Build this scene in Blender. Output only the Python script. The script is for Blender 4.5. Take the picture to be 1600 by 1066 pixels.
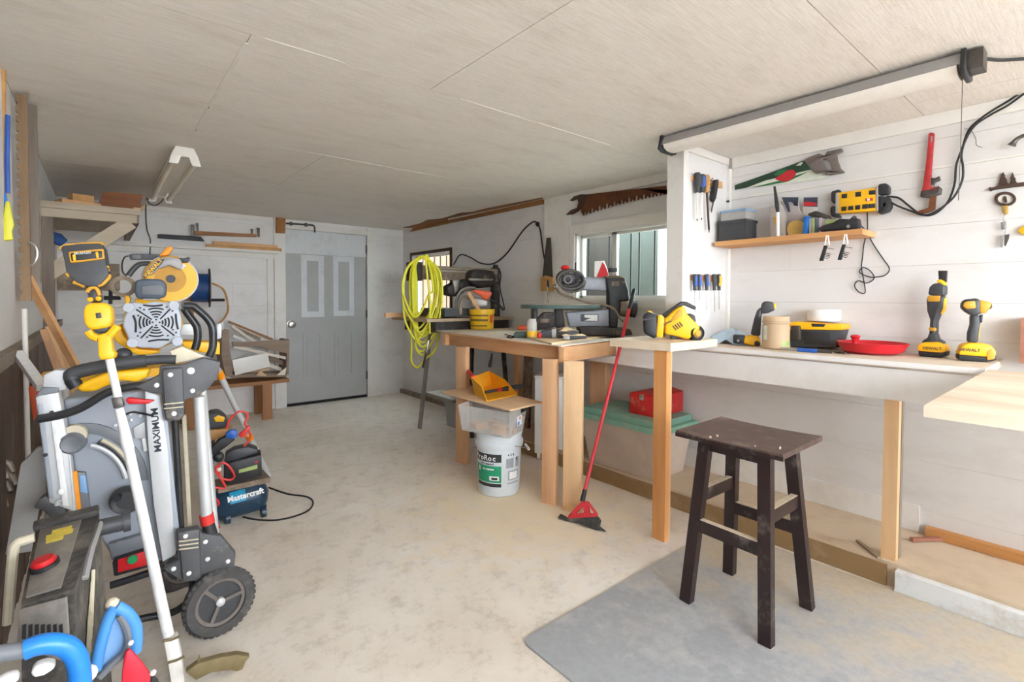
import bpy, bmesh, math, random
from mathutils import Vector, Matrix
random.seed(7)
for _o in list(bpy.data.objects): bpy.data.objects.remove(_o)
SC = bpy.context.scene
COL = SC.collection
# ---------------------------------------------------------------- camera
YAW, PITCH, ROLL, FPX, CX, CY = math.radians(39.70), math.radians(1.56), math.radians(.20), 777.6, 800., 487.8
CAM = Vector((0, 0, 1.25))
_F = Vector((math.sin(YAW)*math.cos(PITCH), math.cos(YAW)*math.cos(PITCH), -math.sin(PITCH)))
_R = Vector((math.cos(YAW), -math.sin(YAW), 0)); _U = _R.cross(_F)
_R, _U = _R*math.cos(ROLL)+_U*math.sin(ROLL), -_R*math.sin(ROLL)+_U*math.cos(ROLL)
cd = bpy.data.cameras.new('camera'); cam = bpy.data.objects.new('camera', cd); COL.objects.link(cam)
cd.sensor_width = 36; cd.sensor_fit = 'HORIZONTAL'; cd.lens = FPX/1600*36
cd.shift_y = -(533-CY)/1600; cd.clip_start = .02
cam.matrix_world = Matrix(((_R.x, _U.x, -_F.x, CAM.x), (_R.y, _U.y, -_F.y, CAM.y), (_R.z, _U.z, -_F.z, CAM.z), (0, 0, 0, 1)))
SC.camera = cam
SC.cycles.max_bounces = 12; SC.cycles.diffuse_bounces = 8
# ---------------------------------------------------------------- daylight
w = bpy.data.worlds.new('overcast_sky'); SC.world = w; w.use_nodes = True
w.node_tree.nodes['Background'].inputs[0].default_value = (.90, .965, 1.06, 1)
w.node_tree.nodes['Background'].inputs[1].default_value = 9.6
vs = SC.view_settings; vs.view_transform = 'Standard'; vs.look = 'None'; vs.gamma = 1; vs.exposure = 0.82; vs.use_curve_mapping = False
# ---------------------------------------------------------------- unprojection of a pixel onto a real plane
def ray(x, y): return _F + _R*((x-CX)/FPX) - _U*((y-CY)/FPX)
def W(x, y, pl):
    d = ray(x, y)
    if isinstance(pl[0], str):
        i = 'xyz'.index(pl[0]); t = (pl[1]-CAM[i])/d[i]
    else:
        n = Vector(pl[1]); t = (Vector(pl[0])-CAM).dot(n)/d.dot(n)
    return CAM + d*t
def WS(pts, pl): return [W(x, y, pl) for x, y in pts]
# ---------------------------------------------------------------- materials
def lin(c):
    return tuple(((v/255)/12.92 if v/255 <= .04045 else ((v/255+.055)/1.055)**2.4) for v in c)
MATS = {}
def _base(name):
    m = bpy.data.materials.new(name); m.use_nodes = True
    nt = m.node_tree; b = nt.nodes['Principled BSDF']; MATS[name] = m
    return m, nt, b
def _nd(nt, t, **k):
    n = nt.nodes.new(t)
    for a, v in k.items():
        if a.startswith('i_'): n.inputs[int(a[2:])].default_value = v
        else: setattr(n, a, v)
    return n
def _noise(nt, scale, detail=4, map_scale=(1, 1, 1), rough=.6, coord='Object'):
    tc = nt.nodes.new('ShaderNodeTexCoord'); mp = nt.nodes.new('ShaderNodeMapping'); mp.inputs['Scale'].default_value = map_scale
    nt.links.new(tc.outputs[coord], mp.inputs[0])
    n = nt.nodes.new('ShaderNodeTexNoise'); n.inputs['Scale'].default_value = scale; n.inputs['Detail'].default_value = detail; n.inputs['Roughness'].default_value = rough
    nt.links.new(mp.outputs[0], n.inputs[0])
    return n
def _ramp(nt, src, stops):
    r = nt.nodes.new('ShaderNodeValToRGB'); e = r.color_ramp.elements
    while len(e) < len(stops): e.new(.5)
    for i, (p, c) in enumerate(stops):
        e[i].position = p; e[i].color = (*c, 1) if len(c) == 3 else c
    nt.links.new(src, r.inputs[0]); return r
def _bump(nt, b, src, strength, dist=.01):
    n = nt.nodes.new('ShaderNodeBump'); n.inputs['Strength'].default_value = strength; n.inputs['Distance'].default_value = dist
    nt.links.new(src, n.inputs['Height']); nt.links.new(n.outputs[0], b.inputs['Normal'])
def mat(name, col, rough=.5, metal=0., var=.10, scale=25, bump=0., dust=0., dcol=(196, 180, 152), spec=.5, trans=0., ms=(1, 1, 1), alpha=1., emit=0):
    if name in MATS: return MATS[name]
    m, nt, b = _base(name)
    c = lin(col); n = _noise(nt, scale, 5, ms)
    r = _ramp(nt, n.outputs[0], [(.3, tuple(max(0, v*(1-var)) for v in c)), (.7, tuple(min(1, v*(1+var)) for v in c))])
    out = r.outputs[0]
    if dust:
        n2 = _noise(nt, 9, 6, (1, 1, 1), .7)
        r2 = _ramp(nt, n2.outputs[0], [(.62-dust*.5, (0, 0, 0)), (.95-dust*.3, (1, 1, 1))])
        mx = _nd(nt, 'ShaderNodeMix', data_type='RGBA'); nt.links.new(r2.outputs[0], mx.inputs[0]); nt.links.new(out, mx.inputs[6]); mx.inputs[7].default_value = (*lin(dcol), 1)
        out = mx.outputs[2]
    nt.links.new(out, b.inputs['Base Color'])
    b.inputs['Roughness'].default_value = rough; b.inputs['Metallic'].default_value = metal
    b.inputs['Specular IOR Level'].default_value = spec
    if trans: b.inputs['Transmission Weight'].default_value = trans; b.inputs['IOR'].default_value = 1.15
    if alpha < 1: b.inputs['Alpha'].default_value = alpha
    if bump: _bump(nt, b, n.outputs[0], bump)
    return m
def wood(name, c1, c2, axis='z', scale=14, rough=.7, c3=None, stretch=12):
    if name in MATS: return MATS[name]
    m, nt, b = _base(name)
    ms = [1, 1, 1]; ms['xyz'.index(axis)] = 1/stretch
    n = _noise(nt, scale, 6, ms, .65)
    st = [(.3, lin(c1)), (.62, lin(c2))]
    if c3: st.append((.8, lin(c3)))
    r = _ramp(nt, n.outputs[0], st)
    n2 = _noise(nt, 3, 3); mx = _nd(nt, 'ShaderNodeMix', data_type='RGBA', blend_type='MULTIPLY'); mx.inputs[0].default_value = .35
    r2 = _ramp(nt, n2.outputs[0], [(.3, (.72, .72, .72)), (.7, (1, 1, 1))])
    nt.links.new(r.outputs[0], mx.inputs[6]); nt.links.new(r2.outputs[0], mx.inputs[7])
    nt.links.new(mx.outputs[2], b.inputs['Base Color']); b.inputs['Roughness'].default_value = rough
    _bump(nt, b, n.outputs[0], .15, .003)
    return m
def paint(name, col, stain=(150, 135, 115), amt=.35, scale=3., ms=(1, 1, 1), rough=.75, bump=.12, streak=0, scol=None):
    """worn paint: a colour with stains of a shape of their own"""
    m, nt, b = _base(name)
    n = _noise(nt, scale, 8, ms, .7); f = _noise(nt, 60, 4, ms)
    r = _ramp(nt, n.outputs[0], [(.5, (0, 0, 0)), (.8, (amt, amt, amt))])
    mx = _nd(nt, 'ShaderNodeMix', data_type='RGBA'); nt.links.new(r.outputs[0], mx.inputs[0])
    mx.inputs[6].default_value = (*lin(col), 1); mx.inputs[7].default_value = (*lin(stain), 1)
    out = mx.outputs[2]
    if streak:
        s = _noise(nt, 7, 7, (ms[0]*1, ms[1]*9, ms[2]), .75)
        r3 = _ramp(nt, s.outputs[0], [(.42, lin(scol or stain)), (.55, (1, 1, 1))])
        m2 = _nd(nt, 'ShaderNodeMix', data_type='RGBA', blend_type='MULTIPLY'); m2.inputs[0].default_value = streak
        nt.links.new(out, m2.inputs[6]); nt.links.new(r3.outputs[0], m2.inputs[7]); out = m2.outputs[2]
    nt.links.new(out, b.inputs['Base Color']); b.inputs['Roughness'].default_value = rough
    if bump: _bump(nt, b, f.outputs[0], bump, .004)
    return m
# ---------------------------------------------------------------- mesh builder
def frame(o, x=(1, 0, 0), z=(0, 0, 1)):
    """world-from-local matrix: origin o, local x direction, local z as near to z as possible"""
    x = Vector(x).normalized(); z = Vector(z); y = z.cross(x).normalized(); z = x.cross(y)
    return Matrix(((x.x, y.x, z.x, o[0]), (x.y, y.y, z.y, o[1]), (x.z, y.z, z.z, o[2]), (0, 0, 0, 1)))
def cat(pts, sub=5, closed=False):
    P = [Vector(p) for p in pts]; n = len(P)
    if n < 3: return P
    out = []
    for i in range(n if closed else n-1):
        p1, p2 = P[i], P[(i+1) % n]
        p0 = P[i-1] if (closed or i > 0) else p1*2-p2
        p3 = P[(i+2) % n] if (closed or i+2 < n) else p2*2-p1
        for k in range(sub):
            t = k/sub
            out.append(.5*((2*p1)+(p2-p0)*t+(2*p0-5*p1+4*p2-p3)*t*t+(3*p1-p0-3*p2+p3)*t**3))
    if not closed: out.append(P[-1])
    return out
class G:
    def __init__(s, m=None): s.bm = bmesh.new(); s.m = m
    def _merge(s, t, bev=0, seg=2, ang=.5):
        if bev:
            es = [e for e in t.edges if len(e.link_faces) == 2 and e.calc_face_angle(0) > ang]
            if es: bmesh.ops.bevel(t, geom=es, offset=bev, segments=seg, affect='EDGES', clamp_overlap=True, profile=.5)
        bmesh.ops.recalc_face_normals(t, faces=t.faces)
        t.verts.index_update(); mp = []
        for v in t.verts: mp.append(s.bm.verts.new(s.m @ v.co if s.m else v.co))
        for f in t.faces:
            try: s.bm.faces.new([mp[v.index] for v in f.verts])
            except ValueError: pass
        t.free(); return s
    def raw(s, vs, fs, bev=0, seg=2):
        t = bmesh.new(); v = [t.verts.new(p) for p in vs]
        for f in fs:
            try: t.faces.new([v[i] for i in f])
            except ValueError: pass
        return s._merge(t, bev, seg)
    def box(s, lo, hi, bev=0, seg=2):
        x0, y0, z0 = lo; x1, y1, z1 = hi
        return s.raw([(x0, y0, z0), (x1, y0, z0), (x1, y1, z0), (x0, y1, z0), (x0, y0, z1), (x1, y0, z1), (x1, y1, z1), (x0, y1, z1)],
                     [(0, 3, 2, 1), (4, 5, 6, 7), (0, 1, 5, 4), (1, 2, 6, 5), (2, 3, 7, 6), (3, 0, 4, 7)], bev, seg)
    def cb(s, c, d, bev=0, seg=2):
        return s.box([c[i]-d[i]/2 for i in range(3)], [c[i]+d[i]/2 for i in range(3)], bev, seg)
    def beam(s, p0, p1, w, h, up=(0, 0, 1), bev=0, w1=None, h1=None):
        """bar from p0 to p1, w across, h along up"""
        p0, p1 = Vector(p0), Vector(p1); d = (p1-p0).normalized(); u = Vector(up)
        if abs(d.dot(u.normalized())) > .98: u = Vector((1, 0, 0))
        a = d.cross(u).normalized(); u = a.cross(d).normalized()
        w1 = w if w1 is None else w1; h1 = h if h1 is None else h1
        q = [p0-a*w/2-u*h/2, p0+a*w/2-u*h/2, p0+a*w/2+u*h/2, p0-a*w/2+u*h/2, p1-a*w1/2-u*h1/2, p1+a*w1/2-u*h1/2, p1+a*w1/2+u*h1/2, p1-a*w1/2+u*h1/2]
        return s.raw(q, [(0, 1, 2, 3), (7, 6, 5, 4), (0, 4, 5, 1), (1, 5, 6, 2), (2, 6, 7, 3), (3, 7, 4, 0)], bev)
    def prism(s, pts, vec, bev=0, holes=(), seg=2):
        """outline (3-D points, flat) pushed along vec; holes are further outlines"""
        vec = Vector(vec); t = bmesh.new()
        if not holes:
            t.faces.new([t.verts.new(p) for p in pts])
        else:
            from mathutils.geometry import tessellate_polygon
            L = [[Vector(p) for p in lp] for lp in (pts, *holes)]; v = [t.verts.new(p) for lp in L for p in lp]
            for a, b, c in tessellate_polygon(L):
                try: t.faces.new((v[a], v[b], v[c]))
                except ValueError: pass
        r = bmesh.ops.extrude_face_region(t, geom=t.faces[:])
        bmesh.ops.translate(t, vec=vec, verts=[e for e in r['geom'] if isinstance(e, bmesh.types.BMVert)])
        return s._merge(t, bev, seg)
    def tube(s, pts, r, n=8, sub=5, closed=False, cap=True, flat=1.):
        P = cat(pts, sub, closed) if sub > 1 else [Vector(p) for p in pts]
        P = [p for i, p in enumerate(P) if i == 0 or (p-P[i-1]).length > 1e-6]
        N = len(P); vs, fs = [], []
        tan = [((P[(i+1) % N] if closed or i < N-1 else P[i])-(P[i-1] if closed or i > 0 else P[i])).normalized() for i in range(N)]
        a = tan[0].orthogonal().normalized()
        for i in range(N):
            a = (a-tan[i]*a.dot(tan[i])).normalized(); b = tan[i].cross(a)
            rr = r if not isinstance(r, (list, tuple)) else r[min(len(r)-1, int(i/(N-1)*(len(r)-1)+.5))]
            if isinstance(r, (list, tuple)):
                u = i/(N-1)*(len(r)-1); k = min(int(u), len(r)-2); rr = r[k]*(1-(u-k))+r[k+1]*(u-k)
            for j in range(n):
                th = 2*math.pi*j/n; vs.append(P[i]+a*rr*math.cos(th)+b*rr*math.sin(th)*flat)
        for i in range(N if closed else N-1):
            for j in range(n):
                k = (i+1) % N; fs.append((i*n+j, i*n+(j+1) % n, k*n+(j+1) % n, k*n+j))
        if cap and not closed: fs += [tuple(range(n))[::-1], tuple(range((N-1)*n, N*n))]
        return s.raw(vs, fs)
    def cyl(s, p0, p1, r0, r1=None, n=20, bev=0):
        p0, p1 = Vector(p0), Vector(p1); d = (p1-p0).normalized(); a = d.orthogonal().normalized(); b = d.cross(a); r1 = r0 if r1 is None else r1
        vs = [p0+(a*math.cos(2*math.pi*j/n)+b*math.sin(2*math.pi*j/n))*r0 for j in range(n)]+[p1+(a*math.cos(2*math.pi*j/n)+b*math.sin(2*math.pi*j/n))*r1 for j in range(n)]
        return s.raw(vs, [tuple(range(n))[::-1], tuple(range(n, 2*n))]+[(j, (j+1) % n, n+(j+1) % n, n+j) for j in range(n)], bev)
    def lathe(s, prof, base=(0, 0, 0), axis=(0, 0, 1), n=28, closed=False):
        ax = Vector(axis).normalized(); a = ax.orthogonal().normalized(); b = ax.cross(a); base = Vector(base); vs, fs, rings = [], [], []
        for r, h in prof:
            if r < 1e-6: vs.append(base+ax*h); rings.append((len(vs)-1,))
            else:
                rings.append(tuple(range(len(vs), len(vs)+n)))
                vs += [base+ax*h+(a*math.cos(2*math.pi*j/n)+b*math.sin(2*math.pi*j/n))*r for j in range(n)]
        prs = list(zip(rings, rings[1:]+rings[:1])) if closed else list(zip(rings, rings[1:]))
        for A, Bq in prs:
            for j in range(n):
                k = (j+1) % n
                if len(A) == 1 and len(Bq) == 1: continue
                if len(A) == 1: fs.append((A[0], Bq[j], Bq[k]))
                elif len(Bq) == 1: fs.append((A[j], A[k], Bq[0]))
                else: fs.append((A[j], A[k], Bq[k], Bq[j]))
        return s.raw(vs, fs)
    def sph(s, c, r, n=16, R=None):
        r = (r, r, r) if not isinstance(r, (list, tuple)) else r; vs, fs = [], []; m = n//2; c = Vector(c)
        for i in range(m+1):
            for j in range(n):
                th = math.pi*i/m; ph = 2*math.pi*j/n
                v = Vector((r[0]*math.sin(th)*math.cos(ph), r[1]*math.sin(th)*math.sin(ph), r[2]*math.cos(th)))
                vs.append(c+(R @ v if R else v))
        for i in range(m):
            for j in range(n): fs.append((i*n+j, (i+1)*n+j, (i+1)*n+(j+1) % n, i*n+(j+1) % n))
        t = bmesh.new(); v = [t.verts.new(p) for p in vs]
        for f in fs: t.faces.new([v[i] for i in f])
        bmesh.ops.remove_doubles(t, verts=t.verts, dist=1e-6)
        return s._merge(t)
    def text(s, body, size, o, x, up, depth=.001, align='CENTER', bold=0, xs=1.):
        """lettering as a thin mesh; o = anchor, x = reading direction, up = letter-up"""
        c = bpy.data.curves.new('t', 'FONT'); c.body = body; c.size = size; c.align_x = align; c.align_y = 'CENTER'; c.extrude = depth; c.offset = bold; c.resolution_u = 3
        ob = bpy.data.objects.new('t', c); COL.objects.link(ob)
        dg = bpy.context.evaluated_depsgraph_get(); me = bpy.data.meshes.new_from_object(ob.evaluated_get(dg))
        x = Vector(x).normalized(); z = x.cross(Vector(up)).normalized(); y = z.cross(x)
        q = Matrix(((x.x*xs, y.x, z.x, o[0]), (x.y*xs, y.y, z.y, o[1]), (x.z*xs, y.z, z.z, o[2]), (0, 0, 0, 1)))
        t = bmesh.new(); t.from_mesh(me); bmesh.ops.transform(t, matrix=q, verts=t.verts); s._merge(t)
        bpy.data.objects.remove(ob); bpy.data.curves.remove(c); bpy.data.meshes.remove(me); return s
OFF = {}
def _mesh(g, name, m, off, smooth):
    if isinstance(m, str): m = MATS[m]
    me = bpy.data.meshes.new(name); bmesh.ops.translate(g.bm, vec=-off, verts=g.bm.verts); g.bm.to_mesh(me); g.bm.free()
    me.materials.append(m)
    if smooth:
        me.polygons.foreach_set('use_smooth', [True]*len(me.polygons)); me.set_sharp_from_angle(angle=math.radians(smooth))
    o = bpy.data.objects.new(name, me); COL.objects.link(o); return o
def thing(name, label, cat_, loc=(0, 0, 0), group=None):
    o = bpy.data.objects.new(name, None); COL.objects.link(o); o.empty_display_size = .05; o.location = loc; OFF[o.name] = Vector(loc)
    o['label'] = label; o['category'] = cat_
    if group: o['group'] = group
    return o
def part(g, name, m, root, label=None, smooth=35, kind=None):
    off = OFF[root.name]; o = _mesh(g, name, m, off, smooth); o.parent = root; OFF[o.name] = off
    if label: o['label'] = label
    if kind: o['kind'] = kind
    return o
def solo(g, name, m, label, cat_, group=None, smooth=35):
    g.bm.verts.ensure_lookup_table(); xs = [v.co for v in g.bm.verts]
    off = Vector(((min(v.x for v in xs)+max(v.x for v in xs))/2, (min(v.y for v in xs)+max(v.y for v in xs))/2, min(v.z for v in xs)))
    o = _mesh(g, name, m, off, smooth); o.location = off; OFF[o.name] = off
    o['label'] = label; o['category'] = cat_
    if group: o['group'] = group
    return o
def struct(g, name, m, label=None, smooth=0):
    o = _mesh(g, name, m, Vector((0, 0, 0)), smooth); OFF[o.name] = Vector((0, 0, 0)); o['kind'] = 'structure'
    if label: o['label'] = label
    return o
def dup(root, delta, label=None, group=None):
    def cp(o, par):
        c = o.copy(); COL.objects.link(c); c.parent = par
        for ch in o.children: cp(ch, c)
        return c
    kids = list(root.children); r = root.copy(); COL.objects.link(r); r.location = root.location+Vector(delta); OFF[r.name] = r.location.copy()
    for k in kids: cp(k, r)
    if label: r['label'] = label
    if group: r['group'] = group
    return r
X, Y, Z = Vector((1, 0, 0)), Vector((0, 1, 0)), Vector((0, 0, 1))
# ================================================================ THE ROOM
XR, YB, XL, ZC, YF = 3.10, 5.99, -.28, 2.14, -1.75
paint('wall_white', (221, 219, 216), (172, 160, 144), .34, 2.2, (1, 1, 2.5))
paint('wall_white_back', (232, 230, 227), (178, 170, 158), .35, 2.2, (1.5, 1, 3))
paint('trim_white', (230, 227, 221), (176, 162, 144), .4, 3)
paint('ceiling_paint', (237, 232, 225), (208, 199, 187), .55, 2.4, (1, 3, 1), .8, .5, .30, (208, 199, 188))
wood('raw_brown_wood', (120, 78, 42), (164, 112, 62), 'y', 10)
wood('old_brown_boards', (70, 56, 48), (112, 92, 80), 'z', 12)
wood('old_board_grey', (110, 98, 88), (150, 136, 122), 'z', 12)
def concrete():
    m, nt, b = _base('concrete')
    n1 = _noise(nt, 1.1, 8, (1, 1, 1), .65); n2 = _noise(nt, 9, 12, (1, 1, 1), .8); n3 = _noise(nt, 90, 3)
    r1 = _ramp(nt, n1.outputs[0], [(.30, lin((218, 206, 190))), (.5, lin((233, 225, 213))), (.7, lin((243, 238, 230)))])
    r2 = _ramp(nt, n2.outputs[0], [(.34, lin((188, 181, 172))), (.5, (1, 1, 1))])
    mx = _nd(nt, 'ShaderNodeMix', data_type='RGBA', blend_type='MULTIPLY'); mx.inputs[0].default_value = .5
    nt.links.new(r1.outputs[0], mx.inputs[6]); nt.links.new(r2.outputs[0], mx.inputs[7])
    # sawdust that has drifted under the tables
    tc = nt.nodes.new('ShaderNodeTexCoord'); sd = None
    vm = _nd(nt, 'ShaderNodeVectorMath', operation='DISTANCE'); nt.links.new(tc.outputs['Object'], vm.inputs[0]); vm.inputs[1].default_value = (2.0, 2.25, 0)
    mr = _nd(nt, 'ShaderNodeMapRange'); mr.inputs[1].default_value = .1; mr.inputs[2].default_value = 1.5; mr.inputs[3].default_value = .35; mr.inputs[4].default_value = -.25
    nt.links.new(vm.outputs['Value'], mr.inputs[0])
    ad = _nd(nt, 'ShaderNodeMath', operation='ADD'); nt.links.new(mr.outputs[0], ad.inputs[0]); n4 = _noise(nt, 6, 8, (1, 1, 1), .8); nt.links.new(n4.outputs[0], ad.inputs[1])
    r4 = _ramp(nt, ad.outputs[0], [(.52, (0, 0, 0)), (.78, (.85, .85, .85))])
    m2 = _nd(nt, 'ShaderNodeMix', data_type='RGBA'); nt.links.new(r4.outputs[0], m2.inputs[0]); nt.links.new(mx.outputs[2], m2.inputs[6]); m2.inputs[7].default_value = (*lin((240, 222, 190)), 1)
    nt.links.new(m2.outputs[2], b.inputs['Base Color']); b.inputs['Roughness'].default_value = .82
    _bump(nt, b, n3.outputs[0], .12, .004)
concrete()
mat('glass', (225, 238, 232), .03, 0, 0, trans=1.0)
mat('black_iron', (38, 36, 34), .6, .3)
wood('fence_warm', (84, 52, 30), (112, 72, 44), 'z', 8)
wood('cladding_brown', (58, 51, 45), (72, 64, 57), 'z', 9)
mat('driveway', (150, 148, 142), .9, 0, .12, 6)
# floor
g = G(); g.box((XL-.1, YF, -.12), (XR+.1, YB+.1, 0)); FLOOR = struct(g, 'floor', 'concrete', 'worn beige concrete floor with sawdust')
g = G(); g.box((-14, -22, -.16), (16, YF-.001, -.01)); struct(g, 'driveway', 'driveway', 'grey paved ground outside the open end')
g = G(); g.box((XR+.101, YF, -.2), (9, 12, -.05)); struct(g, 'outside_ground', 'driveway')
# ceiling of painted plywood sheets
g = G(); g.box((XL-.1, YF, ZC+.012), (XR+.1, YB+.1, ZC+.08)); CEIL = struct(g, 'ceiling', 'old_board_grey', 'painted plywood sheet ceiling')
for k, (y0, y1, cuts) in enumerate([(YF, -.68, (1.1,)), (-.68, .6, (.41, 2.85)), (.6, 1.88, (1.1,)), (1.88, 3.16, (.41, 2.85)), (3.16, 4.44, (1.1,)), (4.44, YB, (.41, 2.85))]):
    xs = [XL, *cuts, XR]
    for a, b in zip(xs, xs[1:]):
        g = G(); g.box((a+.0015, y0+.0015, ZC), (b-.0015, y1-.0015, ZC+.0125), .001, 1); part(g, 'panel', 'ceiling_paint', CEIL, smooth=0)
for (a, b) in (((.45, 1.8805), (.72, 1.8805)), ((1.25, 1.8805), (1.62, 1.8805)), ((1.72, 1.8805), (2.3, 1.8805)), ((.41, 1.95), (.41, 2.7)), ((.41, 2.75), (.41, 3.1)), ((1.0, 3.1605), (1.5, 3.1605)), ((1.62, 3.1605), (1.9, 3.1605))):
    g = G(); w_ = .007; g.box((a[0]-(w_ if a[0] == b[0] else 0), a[1]-(0 if a[0] == b[0] else w_), ZC-.0016), (b[0]+(w_ if a[0] == b[0] else 0), b[1]+(0 if a[0] == b[0] else w_), ZC+.001), .001, 1); part(g, 'seam_filler', 'trim_white', CEIL)
# walls: solid backing with openings + boards
def wall(name, m, axis, pos, thick, u0, u1, z0, z1, holes, rows, joints, label, bm='wall_white', proud=.012, gap=.0005):
    """axis 'x': wall plane x=pos, running along y. holes: (u0,u1,z0,z1)"""
    def bx(g, a, b, c, d, p0, p1, bev=0):
        if axis == 'x': g.box((min(p0, p1), a, c), (max(p0, p1), b, d), bev, 1)
        else: g.box((a, min(p0, p1), c), (b, max(p0, p1), d), bev, 1)
    def spans(a, b, c, d):
        out = [(a, b)]
        for h in holes:
            if h[2] < d-1e-4 and h[3] > c+1e-4:
                nw = []
                for p, q in out:
                    if h[1] <= p or h[0] >= q: nw.append((p, q)); continue
                    if h[0] > p: nw.append((p, h[0]))
                    if h[1] < q: nw.append((h[1], q))
                out = nw
        return out
    g = G(); zs = sorted({z0, z1, *[h[2] for h in holes], *[h[3] for h in holes]})
    for c, d in zip(zs, zs[1:]):
        for p, q in spans(u0, u1, c, d): bx(g, p, q, c, d, pos+thick*(proud/abs(thick)), pos+thick)
    root = struct(g, name, m, label)
    for i, (c, d) in enumerate(zip(rows, rows[1:])):
        for p, q in spans(u0, u1, c, d):
            js = [p]+[j for j in joints[i % len(joints)] if p+.15 < j < q-.15]+[q]
            for a, b in zip(js, js[1:]):
                o = random.uniform(0, .0012)
                g = G(); bx(g, a+gap, b-gap, c+gap, d-gap, pos+(o if thick > 0 else -o), pos+thick*(proud/abs(thick)), .0009); part(g, 'board', bm, root, smooth=0)
    return root
W1 = (1.75, 2.90, 1.235, 1.80); W2 = (4.83, 5.75, .90, 1.80)
WR = wall('wall_right', 'old_board_grey', 'x', XR, .12, YF, YB, 0, ZC, [W1, W2],
          [0, .22, .46, .70, .90, 1.06, 1.235, 1.42, 1.61, 1.80, 1.885, 2.02, ZC], [(3.1, .1), (4.4, 1.2), (2.2, 5.0, -.4)], 'white painted horizontal board wall on the right')
DX0, DX1, DZ = 1.62, 2.60, 2.045
WBk = wall('wall_back', 'old_board_grey', 'y', YB, .12, XL-.1, XR+.1, 0, ZC, [(DX0, DX1, 0, DZ)],
           [0, .24, .47, .70, .93, 1.16, 1.40, 1.72, DZ, ZC], [(.55, 2.9), (1.1,)], 'white painted back wall', 'wall_white_back')
g = G(); g.box((XL-.15, YF, 1.02), (XL, YB, ZC)); WL = struct(g, 'wall_left', 'wall_white', 'white painted wall on the left above dark planks')
g = G(); g.box((XL-.15, YF, 0), (XL-.012, YB, 1.02)); part(g, 'wainscot_backing', 'old_brown_boards', WL, smooth=0)
y = 2.4
while y < 5.9:
    wd = random.uniform(.13, .19); g = G(); g.box((XL-.012, y+.002, .0), (XL+random.uniform(.003, .009), min(y+wd, YB)-.002, 1.0), .002, 1); part(g, 'plank', 'old_brown_boards', WL, smooth=0); y += wd
g = G(); g.box((XL, 2.3, 1.0), (XL+.03, YB, 1.05), .003); part(g, 'cap_rail', 'old_board_grey', WL)
g = G(); g.box((XL-.15, YF-.1, 0), (XR+.12, YF, .9)); g.box((XL-.15, YF-.1, 2.06), (XR+.12, YF, ZC+.08)); struct(g, 'daylight_baffle', 'wall_white', 'unseen half wall added to raise the daylight above bench height')  # unseen wall added so daylight enters above bench height and undersides stay shaded
# outside, seen through the two windows
g = G(); 
FEN = struct(G().box((3.98, 4.2, -.05), (4.0, 12, .02)), 'fence_footing', 'driveway')
for k in range(34):
    g = G(); g.box((3.98, 5.2+k*.16, 0), (4.0, 5.2+k*.16+.15, 2.2)); part(g, 'fence_board', 'fence_warm', FEN, smooth=0)
OUT = struct(G().box((3.82, 3.0, -.05), (3.92, 5.0, 2.7)), 'neighbour_wall', 'cladding_brown', 'grey brown boarded wall outside the window')
for k in range(8):
    g = G(); g.box((3.80, 3.0+k*.25, 0), (3.82, 3.0+k*.25+.249, 2.6), .002, 1); part(g, 'cladding_board', 'cladding_brown', OUT, smooth=0)
mat('pale_green_panel', (92, 97, 92), .5, 0, .08, 3); SHD = struct(G().box((3.80, 2.56, -.05), (3.9, 2.995, 2.7)), 'shed_panel', 'pale_green_panel', 'pale green panel outside the window')
g = G(); g.box((3.79, 2.50, -.05), (3.91, 2.56, 2.7), .003); part(g, 'corner_post', 'trim_white', SHD)
# raised slab along the right wall
def slabmat():
    m = paint('slab_dusty', (205, 186, 160), (170, 148, 120), .7, 4, (1, 1, 1), .9, .3)
slabmat(); paint('slab_edge', (150, 122, 84), (196, 176, 146), .9, 7, (1, 1, 1), .9, .5); paint('board_white_chipped', (226, 230, 230), (170, 140, 105), .8, 9, (1, 1, 1), .7, .3)
g = G(); g.box((2.64, YF, 0), (XR+.002, 3.35, .105), .006); SLAB = struct(g, 'raised_floor', 'slab_dusty', 'dusty raised slab along the right wall')
g = G(); g.box((2.628, .60, 0), (2.641, 3.35, .092)); part(g, 'slab_face', 'slab_edge', SLAB)
g = G(); g.box((2.60, YF, 0), (2.64, .565, .09), .004); struct(g, 'trim_1', 'board_white_chipped', 'chipped white board along the raised slab edge')
g = G(); g.box((XR-.012, .58, .107), (XR-.001, 1.9, .235), .002); struct(g, 'baseboard_right', 'trim_white', 'white baseboard under the bench')
wood('plate_wood', (186, 128, 72), (206, 152, 92), 'y', 10)
g = G(); g.box((XR-.045, YF, .107), (XR-.001, .55, .15), .003); struct(g, 'trim_2', 'plate_wood', 'bare wooden sole plate at foot of right wall')
g = G(); g.box((XR-.05, 3.36, 0), (XR-.001, YB-.001, .05), .004); struct(g, 'trim_3', 'old_board_grey', 'brown strip at the far foot of right wall')
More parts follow.
